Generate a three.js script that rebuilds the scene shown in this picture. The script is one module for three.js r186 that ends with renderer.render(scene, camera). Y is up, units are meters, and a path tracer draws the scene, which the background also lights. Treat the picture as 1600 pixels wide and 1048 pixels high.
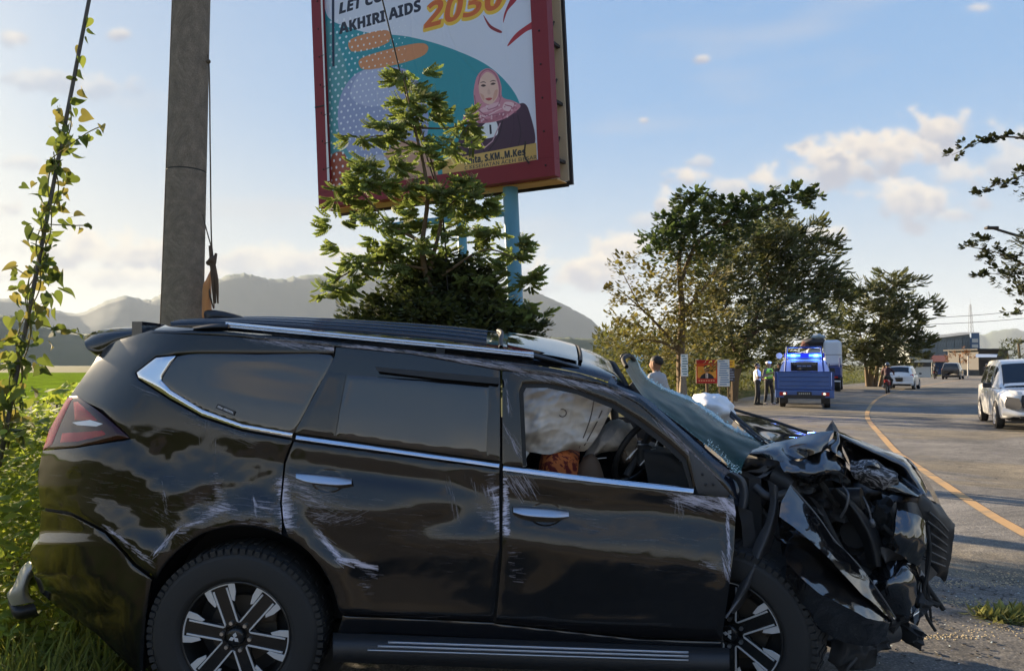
import * as THREE from 'three';
import { mergeGeometries, mergeVertices, toCreasedNormals } from 'three/addons/utils/BufferGeometryUtils.js';
import { ImprovedNoise } from 'three/addons/math/ImprovedNoise.js';
import { RoundedBoxGeometry } from 'three/addons/geometries/RoundedBoxGeometry.js';
import { MarchingCubes } from 'three/addons/objects/MarchingCubes.js';

// ------------------------------------------------------------------ camera
const V3 = THREE.Vector3, F = 1200, EYE = 1.58, PITCH = Math.atan(46 / 1200), R = Math.PI / 180;
const scene = new THREE.Scene();
const camera = new THREE.PerspectiveCamera(2 * Math.atan(524 / F) / R, 1600 / 1048, 0.05, 30000);
camera.position.set(0, EYE, 0); camera.rotation.x = PITCH;
// a direction through a place in the photograph; its distance always comes from what the thing touches
function ray(px, py) { const a = (px - 800) / F, b = (524 - py) / F, c = Math.cos(PITCH), s = Math.sin(PITCH); return [a, b * c + s, b * s - c]; }
function at(px, py, d) { const r = ray(px, py), k = d / -r[2]; return new V3(r[0] * k, EYE + r[1] * k, -d); }
function gnd(px, py, h = 0) { const r = ray(px, py), k = (h - EYE) / r[1]; return new V3(r[0] * k, h, r[2] * k); }

// ------------------------------------------------------------------ sun, sky, exposure
const renderer = new THREE.WebGLRenderer({ antialias: true });
renderer.toneMapping = THREE.LinearToneMapping; renderer.toneMappingExposure = 4.0;
renderer.shadowMap.enabled = true;
const SUN_AZ = 49 * R, SUN_EL = 14 * R;
const sunDir = new V3(-Math.sin(SUN_AZ) * Math.cos(SUN_EL), Math.sin(SUN_EL), -Math.cos(SUN_AZ) * Math.cos(SUN_EL));
const sun = new THREE.DirectionalLight(new THREE.Color(1.0, 0.80, 0.55), 4.8);
sun.position.copy(sunDir).multiplyScalar(150); sun.castShadow = true; sun.shadow.radius = 1.5;
Object.assign(sun.shadow.camera, { left: -70, right: 70, top: 50, bottom: -50, near: 1, far: 400 });
sun.shadow.mapSize.set(2048, 2048); scene.add(sun, sun.target);

function mulberry(a) { return () => { a |= 0; a = a + 0x6D2B79F5 | 0; let t = Math.imul(a ^ a >>> 15, 1 | a); t = t + Math.imul(t ^ t >>> 7, 61 | t) ^ t; return ((t ^ t >>> 14) >>> 0) / 4294967296; }; }
const rnd = mulberry(20231), rr = (a, b) => a + (b - a) * rnd();
const PN = new ImprovedNoise();
function fbm(x, y, z, o = 5) { let s = 0, a = 0.5; for (let i = 0; i < o; i++) { s += a * PN.noise(x, y, z); x *= 2.03; y *= 2.03; z *= 2.03; a *= 0.5; } return s; }
const sstep = (a, b, x) => { const t = Math.min(1, Math.max(0, (x - a) / (b - a))); return t * t * (3 - 2 * t); };
const mix = (a, b, t) => a + (b - a) * t;
const lin = (c) => { c /= 255; return c <= 0.04045 ? c / 12.92 : ((c + 0.055) / 1.055) ** 2.4; };
const C = (r, g, b) => new THREE.Color().setRGB(r, g, b);                 // linear
const S = (r, g, b) => new THREE.Color().setRGB(lin(r), lin(g), lin(b));   // sRGB bytes

{ // sky: clear late-afternoon air with a few cumulus banks
  const W = 2048, H = 1024, data = new Float32Array(W * H * 4), EXP = 1 / renderer.toneMappingExposure;
  const zen = [92, 138, 202].map(lin), mid = [138, 178, 220].map(lin), hor = [206, 214, 218].map(lin), glow = [255, 246, 224].map(lin), cw = [246, 232, 214].map(lin), cs = [178, 180, 192].map(lin);
  const clouds = [[1475, 200, 42, 26, 1], [1400, 235, 110, 34, 1], [1320, 255, 70, 34, 1], [1270, 272, 40, 20, .8], [1430, 312, 92, 34, .9], [1500, 270, 60, 25, .7], [1490, 335, 30, 14, .7], [1590, 250, 50, 40, .6],
    [1082, 274, 30, 14, 1], [1200, 282, 34, 22, 1], [1150, 292, 34, 18, .8], [1040, 318, 22, 20, .9], [1030, 345, 60, 16, .5], [900, 425, 80, 34, 1], [955, 400, 50, 30, .9], [990, 380, 40, 16, .7], [1290, 365, 40, 14, .8],
    [1105, 85, 12, 6, .9], [1007, 184, 10, 6, .9], [1100, 252, 26, 8, .6], [175, 47, 16, 9, .8], [15, 52, 26, 16, .7], [70, 118, 60, 16, .5], [130, 130, 60, 18, .45], [20, 250, 40, 10, .4], [180, 395, 120, 30, .8], [60, 385, 70, 18, .6],
    [420, 410, 150, 22, .7], [250, 430, 200, 18, .6], [510, 400, 60, 16, .7], [1545, 4, 30, 8, .7], [1700, 250, 130, 50, .7], [1850, 330, 120, 40, .7], [-150, 330, 130, 26, .6], [-350, 250, 160, 30, .5]];
  for (let j = 0; j < H; j++) {
    const el = ((j + 0.5) / H - 0.5) * Math.PI, y = Math.sin(el), ce = Math.cos(el);
    for (let i = 0; i < W; i++) {
      const az = ((i + 0.5) / W - 0.5) * 2 * Math.PI, x = Math.cos(az) * ce, z = Math.sin(az) * ce, k = (j * W + i) * 4;
      const yy = Math.max(0, y);
      const dot = x * sunDir.x + y * sunDir.y + z * sunDir.z, ang = Math.acos(Math.min(1, Math.max(-1, dot))) / R;
      let t1 = sstep(0, 0.34, yy), t2 = sstep(0.2, 0.9, yy);
      const daz = Math.atan2(x * sunDir.z - z * sunDir.x, x * sunDir.x + z * sunDir.z) / R, low = Math.exp(-Math.max(0, el / R) / 9); const g = Math.exp(-((ang / 10) ** 2)) * 0.7 + Math.exp(-((ang / 30) ** 2)) * 0.36 + low * Math.exp(-((daz / 46) ** 2)) * 0.8;
      let c = [0, 1, 2].map((q) => mix(mix(hor[q], mid[q], t1), zen[q], t2));
      c = c.map((v, q) => mix(v, glow[q], Math.min(1, g)) * (1 + 0.25 * Math.exp(-((ang / 14) ** 2))));
      let cov = 0, shade = 0.5;
      if (y > 0.01) {
        if (z < -0.25) {
          const px = 800 + F * x / -z, py = 570 - F * y / -z;
          const w1 = fbm(px / 70, py / 50, 3.1, 5), w2 = fbm(px / 22, py / 18, 9.7, 4);
          for (const [cx, cy, rx0, ry0, o] of clouds) { const rx = rx0 * 1.22, ry = ry0 * 1.25;
            if (Math.abs(px - cx) > rx * 2.2 || Math.abs(py - cy) > ry * 2.4) continue;
            const dx = (px - cx) / rx, dy = (py - cy) / ry, q = 1 - Math.sqrt(dx * dx + dy * dy) + w1 * 1.5 + w2 * 0.75;
            const a = sstep(0.0, 0.55, q) * o; if (a > cov) { cov = a; shade = sstep(0.75, -0.75, dy + w2 * 1.1 + w1 * 0.8); }
          }
        } else {
          const s = 1 / (y + 0.18), n = fbm(x * s * 2.2, 5.5, z * s * 2.2, 5);
          cov = sstep(0.12, 0.4, n) * 0.7 * sstep(0.02, 0.1, y); shade = 0.5 + fbm(x * 9, y * 9, z * 9, 3);
        }
        const n = fbm(x * 3 + 7, y * 14, z * 3, 4); cov = Math.max(cov, sstep(0.1, 0.5, n) * 0.28);
      }
      cov *= 0.9;
      for (let q = 0; q < 3; q++) data[k + q] = (mix(c[q], mix(cs[q], mix(cw[q], glow[q], Math.min(1, g) * .6), shade), cov)) * EXP * 1.1;
      data[k + 3] = 1;
    }
  }
  const t = new THREE.DataTexture(data, W, H, THREE.RGBAFormat, THREE.FloatType);
  t.mapping = THREE.EquirectangularReflectionMapping; t.magFilter = t.minFilter = THREE.LinearFilter; t.needsUpdate = true;
  scene.background = t; scene.environment = t;
}

// ------------------------------------------------------------------ helpers
const taken = {};
function numbered(n) { const k = taken[n] = (taken[n] ?? -1) + 1; return k ? n + '_' + String(k).padStart(3, '0') : n; }
function tag(o, label, category, group, kind) { if (label) o.userData.label = label; if (category) o.userData.category = category; if (group) o.userData.group = group; if (kind) o.userData.kind = kind; return o; }
function thing(name, label, category, pos = [0, 0, 0], group, turn = 0) {
  const o = new THREE.Group(); o.name = numbered(name); o.position.set(pos.x ?? pos[0], pos.y ?? pos[1], pos.z ?? pos[2]); o.rotation.y = turn;
  tag(o, label, category, group); scene.add(o); return o;
}
function shadow(m) { m.castShadow = m.receiveShadow = true; return m; }
// a part given in the thing's own space
function part(name, geo, mat, parent) { const m = shadow(new THREE.Mesh(geo, mat)); m.name = name; parent.add(m); return m; }
// a part given in world space, moved into its (unturned) parent's space
function wpart(name, geo, mat, parent) {
  const p = new V3(); for (let q = parent; q && q !== scene; q = q.parent) p.add(q.position);
  geo.translate(-p.x, -p.y, -p.z); return part(name, geo, mat, parent);
}
function structure(name, geo, mat) { const m = shadow(new THREE.Mesh(geo, mat)); m.name = numbered(name); m.userData.kind = 'structure'; scene.add(m); return m; }
const std = (color, roughness = 0.8, o = {}) => new THREE.MeshStandardMaterial({ color, roughness, side: THREE.DoubleSide, ...o });
const phys = (color, roughness = 0.8, o = {}) => new THREE.MeshPhysicalMaterial({ color, roughness, side: THREE.DoubleSide, ...o });
const merge = (a) => { const g = a.map((q) => { const n = q.index ? q.toNonIndexed() : q; for (const k of Object.keys(n.attributes)) if (!['position', 'normal', 'uv'].includes(k)) n.deleteAttribute(k); if (!n.attributes.uv) n.setAttribute('uv', new THREE.BufferAttribute(new Float32Array(n.attributes.position.count * 2), 2)); return n; }); return mergeGeometries(g); };
function box(w, h, d, x = 0, y = 0, z = 0, r = 0) { const g = r ? new RoundedBoxGeometry(w, h, d, 2, Math.min(r, w / 2.1, h / 2.1, d / 2.1)) : new THREE.BoxGeometry(w, h, d); return g.translate(x, y, z); }
function tube(pts, r, seg = 6, n = 0, closed = false) { return new THREE.TubeGeometry(new THREE.CatmullRomCurve3(pts.map((p) => p.isVector3 ? p : new V3(...p)), closed, 'centripetal'), n || Math.max(4, pts.length * 4), r, seg, closed); }
function rod(a, b, r0, r1 = r0, seg = 10) { a = a.isVector3 ? a : new V3(...a); b = b.isVector3 ? b : new V3(...b); const d = b.clone().sub(a), L = d.length(), g = new THREE.CylinderGeometry(r1, r0, L, seg, 1); g.translate(0, L / 2, 0); g.applyQuaternion(new THREE.Quaternion().setFromUnitVectors(new V3(0, 1, 0), d.normalize())); return g.translate(a.x, a.y, a.z); }
// tapered bent limb through points with radii
function limb(pts, radii, seg = 8) {
  const c = new THREE.CatmullRomCurve3(pts, false, 'centripetal'), n = pts.length * 4, fr = c.computeFrenetFrames(n), pos = [], idx = [];
  for (let i = 0; i <= n; i++) { const p = c.getPoint(i / n), f = i / n * (radii.length - 1), k = Math.min(radii.length - 2, Math.floor(f)), r = mix(radii[k], radii[k + 1], f - k);
    for (let j = 0; j <= seg; j++) { const a = j / seg * Math.PI * 2; const q = p.clone().addScaledVector(fr.normals[i], Math.cos(a) * r).addScaledVector(fr.binormals[i], Math.sin(a) * r); pos.push(q.x, q.y, q.z); } }
  for (let i = 0; i < n; i++) for (let j = 0; j < seg; j++) { const a = i * (seg + 1) + j, b = a + seg + 1; idx.push(a, b, a + 1, b, b + 1, a + 1); }
  const g = new THREE.BufferGeometry(); g.setAttribute('position', new THREE.Float32BufferAttribute(pos, 3)); g.setIndex(idx); g.computeVertexNormals(); return g;
}
const cr = (p0, p1, p2, p3, t) => 0.5 * (2 * p1 + (p2 - p0) * t + (2 * p0 - 5 * p1 + 4 * p2 - p3) * t * t + (3 * p1 - p0 - 3 * p2 + p3) * t * t * t);
function crv(pts, u) { const n = pts.length - 1, f = Math.min(n - 1e-6, Math.max(0, u * n)), k = Math.floor(f), t = f - k, P = (i) => pts[Math.max(0, Math.min(n, i))]; const a = P(k - 1), b = P(k), c = P(k + 1), d = P(k + 2); return new V3(cr(a.x, b.x, c.x, d.x, t), cr(a.y, b.y, c.y, d.y, t), cr(a.z, b.z, c.z, d.z, t)); }
// surface through rows of points; sharp = true keeps the rows as creases
function loft(rows, nu = 24, nv = 4, { sharp = false, noise = 0, freq = 8, uv } = {}) {
  const R0 = rows.map((r) => r.map((p) => p.isVector3 ? p : at(...p)));
  const M = (R0.length - 1) * nv, grid = [];
  for (let j = 0; j <= M; j++) { const row = [];
    for (let i = 0; i <= nu; i++) { const col = R0.map((r) => crv(r, i / nu)); const f = j / nv, k = Math.min(R0.length - 2, Math.floor(f)); let p = sharp ? col[k].clone().lerp(col[k + 1], f - k) : crv(col, j / M);
      if (noise) { const n = fbm(p.x * freq, p.y * freq, p.z * freq, 3), m = fbm(p.x * freq + 9, p.y * freq + 4, p.z * freq, 3); p.y += n * noise; p.z += m * noise; } row.push(p); } grid.push(row); }
  const pos = [], uvs = [], idx = [];
  grid.forEach((r, j) => r.forEach((p, i) => { pos.push(p.x, p.y, p.z); uvs.push(i / nu, j / M); }));
  for (let j = 0; j < M; j++) for (let i = 0; i < nu; i++) { const a = j * (nu + 1) + i, b = a + nu + 1; idx.push(a, b, a + 1, b, b + 1, a + 1); }
  let g = new THREE.BufferGeometry(); g.setAttribute('position', new THREE.Float32BufferAttribute(pos, 3)); g.setAttribute('uv', new THREE.Float32BufferAttribute(uvs, 2)); g.setIndex(idx);
  if (sharp) g = toCreasedNormals(g, 0.6); else g.computeVertexNormals(); return g;
}
function canvas(w, h, draw) { const c = document.createElement('canvas'); c.width = w; c.height = h; draw(c.getContext('2d'), w, h); const t = new THREE.CanvasTexture(c); t.colorSpace = THREE.SRGBColorSpace; t.wrapS = t.wrapT = THREE.RepeatWrapping; return t; }
function dataTex(n, f, srgb = true) { const d = new Uint8Array(n * n * 4); for (let j = 0; j < n; j++) for (let i = 0; i < n; i++) { const c = f(i / n, j / n, i, j), k = (j * n + i) * 4; d[k] = c[0]; d[k + 1] = c[1]; d[k + 2] = c[2]; d[k + 3] = 255; } const t = new THREE.DataTexture(d, n, n); t.wrapS = t.wrapT = THREE.RepeatWrapping; t.magFilter = THREE.LinearFilter; t.minFilter = THREE.LinearMipmapLinearFilter; t.generateMipmaps = true; if (srgb) t.colorSpace = THREE.SRGBColorSpace; t.needsUpdate = true; return t; }
// periodic noise on the unit square
function tfbm(u, v, f, s = 0, o = 4) { let r = 0, a = 0.5; for (let i = 0; i < o; i++) { const A = u * Math.PI * 2, B = v * Math.PI * 2, k = f / 6.283; r += a * PN.noise(Math.cos(A) * k + s, Math.sin(A) * k + Math.cos(B) * k * 1.3, Math.sin(B) * k * 1.3 + s * 2); f *= 2; a *= 0.55; } return r; }
const smoothPoly = (pts, n = 6, closed = true) => { const c = new THREE.CatmullRomCurve3(pts.map((p) => new V3(p[0], p[1], 0)), closed, 'centripetal'); return c.getPoints(pts.length * n).slice(0, closed ? -1 : undefined).map((p) => [p.x, p.y]); };
// ------------------------------------------------------------------ ground, road, field, hills
const dirtTex = dataTex(512, (u, v) => { const n = tfbm(u, v, 8, 1, 5), m = tfbm(u, v, 60, 4, 3), g = sstep(-0.12, 0.12, n + m * 0.4); const q = 1 + m * 0.5; return [mix(92, 74, g) * q, mix(84, 84, g) * q, mix(60, 40, g) * q]; });
const asphaltTex = dataTex(1024, (u, v) => { const n = tfbm(u, v, 5, 2, 4), m = tfbm(u, v, 34, 7, 4), s = rnd(); const cr = Math.abs(tfbm(u, v, 4, 11, 5)) < 0.004 ? -46 : 0, d = sstep(0.05, 0.25, tfbm(u, v, 3, 17, 5)); const q = 104 + n * 44 + m * 34 + (s - 0.5) * 60 + (s > 0.985 ? 50 : 0) + cr; return [q * mix(1.02, 1.12, d), q * mix(1, 1.05, d), q * mix(0.96, 0.9, d)]; });
const asphaltBump = dataTex(512, (u, v) => { const q = 128 + tfbm(u, v, 60, 3, 3) * 130 + (rnd() - 0.5) * 110; return [q, q, q]; }, false);
const groundMat = phys(C(1, 1, 1), 1, { map: dirtTex, specularIntensity: 0.1 }), roadMat = std(C(1, 0.98, 0.96), 0.82, { map: asphaltTex, bumpMap: asphaltBump, bumpScale: 0.006, vertexColors: true });
{
  const g = new THREE.PlaneGeometry(17000, 17000, 1, 1).rotateX(-Math.PI / 2); const uv = g.attributes.uv; for (let i = 0; i < uv.count; i++) uv.setXY(i, uv.getX(i) * 5600, uv.getY(i) * 5600);
  structure('ground', g, groundMat).position.y = -0.012;
}
// centre line of the road, metres on the ground (x, z)
const CL = [[-22, 95], [-12, 60], [-5, 32], [-0.2, 14], [2.2, 4], [3.75, -2.4], [4.77, -7.15], [5.4, -9.25], [5.95, -10.9], [6.8, -13.5], [8.25, -17.2], [10.8, -23.4], [14.5, -31], [18, -37.6], [22, -44.4], [27, -52], [49.5, -84], [77, -120], [112, -160], [165, -215], [260, -300]].map(([x, z]) => new V3(x, 0, z));
const CLc = new THREE.CatmullRomCurve3(CL, false, 'centripetal'), CLn = 420, CLp = CLc.getSpacedPoints(CLn);
const CLt = CLp.map((p, i) => CLp[Math.min(CLn, i + 1)].clone().sub(CLp[Math.max(0, i - 1)]).normalize());
function roadStrip(a, b, y, nx, col, i0 = 0, i1 = CLn, wob = 0) {
  const pos = [], uv = [], cols = [], idx = []; let s = 0;
  for (let i = i0; i <= i1; i++) { const p = CLp[i], t = CLt[i]; if (i > i0) s += p.distanceTo(CLp[i - 1]);
    for (let j = 0; j <= nx; j++) { let w = mix(a, b, j / nx); if (wob && (j === 0 || j === nx)) w += wob * fbm(s * 0.9, j, 2, 4) * 2; const x = p.x - t.z * w, z = p.z + t.x * w; pos.push(x, y, z); uv.push(w / 7, s / 7); const c = col(w, s, x, z); cols.push(c, c * 0.985, c * 0.955); } }
  const n = nx + 1; for (let i = 0; i < i1 - i0; i++) for (let j = 0; j < nx; j++) { const k = i * n + j; idx.push(k, k + 1, k + n, k + 1, k + n + 1, k + n); }
  const g = new THREE.BufferGeometry(); g.setAttribute('position', new THREE.Float32BufferAttribute(pos, 3)); g.setAttribute('uv', new THREE.Float32BufferAttribute(uv, 2)); g.setAttribute('color', new THREE.Float32BufferAttribute(cols, 3)); g.setIndex(idx); g.computeVertexNormals(); return g;
}
structure('road', roadStrip(-5.7, 6.4, 0.0, 26, (w, s) => { const wheel = Math.exp(-(((Math.abs(w) - 1.6) / 0.5) ** 2)) + Math.exp(-(((Math.abs(w) - 3.3) / 0.5) ** 2)); return 0.86 + fbm(w * 0.5, s * 0.12, 1, 4) * 0.5 - wheel * 0.09; }, 0, CLn, 0.35), roadMat);
const paintTex = dataTex(256, (u, v) => { const n = tfbm(u, v, 20, 3, 4) + tfbm(u, v, 5, 8, 3) * 0.6, w = sstep(-0.5, -0.1, n); return [mix(132, 184, w), mix(120, 148, w), mix(100, 100, w)]; });
structure('centre_line_marking', roadStrip(-0.065, 0.065, 0.005, 2, () => 1, 0, CLn, 0.012), std(C(0.95, 0.95, 0.95), 0.75, { map: paintTex, vertexColors: true }));
// sandy dust drifted over the seam of the lane in front of the wreck
{
  const g = [], put = (px, py, n, sx, sz, s) => { const p = gnd(px, py); for (let i = 0; i < n; i++) { const b = new THREE.DodecahedronGeometry(s * rr(0.4, 1.2), 0); b.scale(1, 0.5, 1).rotateY(rr(0, 6)); b.translate(p.x + (rnd() + rnd() - 1) * sx, s * 0.2, p.z + (rnd() + rnd() - 1) * sz); g.push(b); } };
  put(1510, 912, 260, 0.5, 0.12, 0.006); put(1500, 940, 320, 0.6, 0.1, 0.006); put(1450, 995, 200, 0.4, 0.06, 0.006); put(1560, 900, 160, 0.5, 0.4, 0.007); put(1590, 985, 160, 0.5, 0.2, 0.006);
  const o = shadow(new THREE.Mesh(merge(g), std(S(176, 160, 128), 1))); o.name = 'gravel'; tag(o, 'loose sandy gravel scattered on the asphalt by the wreck', 'gravel', null, 'stuff'); scene.add(o);
}
{ // rice field behind the verge
  const g = new THREE.PlaneGeometry(190, 130, 1, 1).rotateX(-Math.PI / 2).translate(-115, 0.06, -88);
  const t = dataTex(256, (u, v) => { const n = tfbm(u, v, 10, 5, 4), m = tfbm(u, v, 70, 2, 2); const q = 1 + n * 0.5 + m * 0.5; return [104 * q, 124 * q, 36 * q]; }); t.repeat.set(12, 8);
  structure('rice_field', g, phys(C(1, 1, 1), 1, { map: t, specularIntensity: 0 }));
}
function ridge(name, pts, dist, depthF, colour, rough, bumps) {
  const c = pts.map(([x, y]) => at(x, y, dist)), nu = 260, nv = 14, pos = [], idx = [];
  for (let i = 0; i <= nu; i++) { const p = crv(c, i / nu);
    for (let j = 0; j <= nv; j++) { const t = j / nv, s = j <= 10 ? j / 10 : 1 - (j - 10) / 4; const k = j <= 10 ? mix(1 - depthF, 1, t / (10 / nv)) : mix(1, 1 + depthF * 0.5, (j - 10) / 4);
      const env = Math.sin(Math.min(1, s) * Math.PI), hgt = p.y * s ** 0.8 + env * bumps * p.y * fbm(p.x / dist * 9, s * 3, 2, 4) + (s > 0.9 ? fbm(p.x / dist * 130, s * 9, 5, 4) * rough * p.y : 0);
      pos.push(p.x * k, Math.max(-6, hgt), p.z * k); } }
  const n = nv + 1; for (let i = 0; i < nu; i++) for (let j = 0; j < nv; j++) { const a = i * n + j; idx.push(a, a + n, a + 1, a + 1, a + n, a + n + 1); }
  const g = new THREE.BufferGeometry(); g.setAttribute('position', new THREE.Float32BufferAttribute(pos, 3)); g.setIndex(idx); g.computeVertexNormals(); return structure(name, g, std(colour, 1));
}
ridge('mountains', [[-900, 500], [-500, 470], [-200, 474], [0, 466], [60, 478], [120, 489], [165, 470], [195, 462], [225, 468], [255, 459], [300, 446], [345, 433], [375, 427], [410, 433], [440, 436], [470, 430], [520, 427], [570, 423], [620, 431], [680, 436], [740, 439], [800, 447], [840, 458], [880, 475], [920, 497], [950, 521], [1000, 543], [1080, 556], [1250, 562]], 5200, 0.15, C(0.045, 0.07, 0.06), 0.06, 0.1);
ridge('hills', [[1180, 560], [1300, 548], [1400, 545], [1440, 533], [1470, 531], [1490, 527], [1507, 519], [1522, 522], [1536, 523], [1550, 518], [1568, 515], [1588, 513], [1606, 518], [1650, 512], [1720, 522], [1800, 520], [1950, 540], [2100, 562]], 6800, 0.12, C(0.06, 0.085, 0.05), 0.05, 0.2);
ridge('wooded_hill', [[-700, 520], [-400, 500], [-150, 492], [0, 492], [30, 500], [70, 512], [120, 520], [200, 524], [300, 527], [420, 530], [560, 532], [700, 532], [800, 530], [870, 527], [930, 530], [990, 536], [1060, 545], [1150, 556], [1250, 566]], 1500, 0.1, C(0.05, 0.075, 0.035), 0.12, 0.25);
// ------------------------------------------------------------------ utility pole with rope and rag
const concreteTex = dataTex(512, (u, v) => { const n = tfbm(u, v, 7, 3, 5), m = tfbm(u, v, 70, 6, 3), q0 = 0; const q = 140 + n * 34 + m * 40; return [q * 0.96, q * 0.87, q * 0.76]; });
const concreteBump = dataTex(256, (u, v) => { const q = 128 + tfbm(u, v, 40, 5, 4) * 160; return [q, q, q]; }, false);
concreteTex.repeat.set(2, 6); concreteBump.repeat.set(2, 6);
const concrete = std(C(0.92, 0.92, 0.92), 0.95, { map: concreteTex, bumpMap: concreteBump, bumpScale: 0.006 });
const poleD = 6.4, pole0 = at(283.5, 520, poleD), pole1 = at(299, -10, poleD);
{
  const dir = pole1.clone().sub(pole0).normalize(), b = pole0.clone().addScaledVector(dir, -pole0.y / dir.y), t = b.clone().addScaledVector(dir, 9.2);
  const p = thing('utility_pole', 'tall tapered concrete utility pole behind the black suv roof', 'pole', [b.x, 0, b.z]);
  const seg = (a, c, r0, r1, name) => wpart(name, (() => { const g = rod(a, c, r0, r1, 40); return g; })(), concrete, p);
  const joint = at(290, 268, poleD), k = (joint.y) / dir.y; const J = b.clone().addScaledVector(dir, k);
  seg(b, J.clone().addScaledVector(dir, -0.006), 0.180, 0.158, 'shaft'); seg(J.clone().addScaledVector(dir, 0.006), t, 0.158, 0.125, 'shaft'); wpart('joint_band', rod(J.clone().addScaledVector(dir, -0.007), J.clone().addScaledVector(dir, 0.007), 0.154, 0.154, 32), std(C(0.05, 0.05, 0.05), 0.8), p);
  wpart('mould_seam', tube([b, J, t].map((q, i) => q.clone().add(new V3(-[0.15, 0.13, 0.1][i], 0, [0.105, 0.095, 0.08][i]))), 0.004, 5, 20), concrete, p);
  const ropeM = std(S(92, 80, 66), 0.9);
  const r = thing('rope', 'thin grey rope hanging beside the concrete pole', 'rope', at(327, 90, 6.3)); wpart('strand', tube([at(324, 86, 6.36), at(326, 100, 6.3), at(328, 240, 6.28), at(330.5, 385, 6.28), at(333, 405, 6.28)], 0.006, 6, 40), ropeM, r); wpart('strand', tube([at(316, 335, 6.3), at(323, 362, 6.28), at(331, 390, 6.28)], 0.005, 6, 20), ropeM, r); wpart('knot', new THREE.IcosahedronGeometry(0.02, 1).translate(...at(325, 96, 6.3).toArray()), ropeM, r);
  const rag = thing('hanging_rag', 'bundle of dark sticks and rag tied on the rope', 'rag', at(333, 470, 6.28)); const rm = std(S(88, 72, 58), 0.95);
  for (const [x0, y0, x1, y1, w] of [[328, 384, 336, 474, 0.014], [332, 402, 340, 474, 0.012], [324, 412, 335, 400, 0.02], [326, 408, 338, 425, 0.014], [330, 420, 334, 482, 0.008], [337, 396, 333, 424, 0.012], [325, 444, 333, 482, 0.006]]) wpart('stick', limb([at(x0, y0, 6.28), at((x0 + x1) / 2 + rr(-2, 2), (y0 + y1) / 2, 6.26), at(x1, y1, 6.28)], [w, w * 1.4, w * 0.5], 6), rm, rag);
  const cl = thing('orange_cloth', 'strip of orange cloth caught between the concrete pole and rope', 'cloth', at(322, 490, 6.34)); wpart('fold', loft([[[329, 420, 6.33], [322, 436, 6.32], [316, 450, 6.3], [315, 500, 6.3]], [[330, 424, 6.28], [326, 444, 6.26], [324, 466, 6.25], [322, 500, 6.25]], [[331, 428, 6.34], [330, 450, 6.33], [330, 480, 6.33], [331, 500, 6.33]]], 20, 5, { noise: 0.02 }), phys(S(214, 150, 92), 0.9, { transmission: 0.35, thickness: 0 }), cl);
}
// ------------------------------------------------------------------ creeper on the guy wire
const leafShape = (() => { const s = new THREE.Shape(); s.moveTo(0, 0); s.bezierCurveTo(0.2, -0.22, 0.62, -0.16, 0.56, 0.25); s.bezierCurveTo(0.5, 0.6, 0.2, 0.8, 0, 1.08); s.bezierCurveTo(-0.2, 0.8, -0.5, 0.6, -0.56, 0.25); s.bezierCurveTo(-0.62, -0.16, -0.2, -0.22, 0, 0); const g = new THREE.ShapeGeometry(s, 4); const p = g.attributes.position; for (let i = 0; i < p.count; i++) { const x = p.getX(i), y = p.getY(i); p.setZ(i, Math.abs(x) * 0.35 - y * y * 0.22 + (y > 0.9 ? -0.05 : 0)); } g.computeVertexNormals(); return g; })();
const leafMats = [[0.20, 0.24, 0.04], [0.13, 0.17, 0.03], [0.09, 0.12, 0.026], [0.24, 0.21, 0.05]].map((c) => phys(C(...c), 0.85, { transmission: 0.5, thickness: 0, specularIntensity: 0.4 }));
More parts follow.
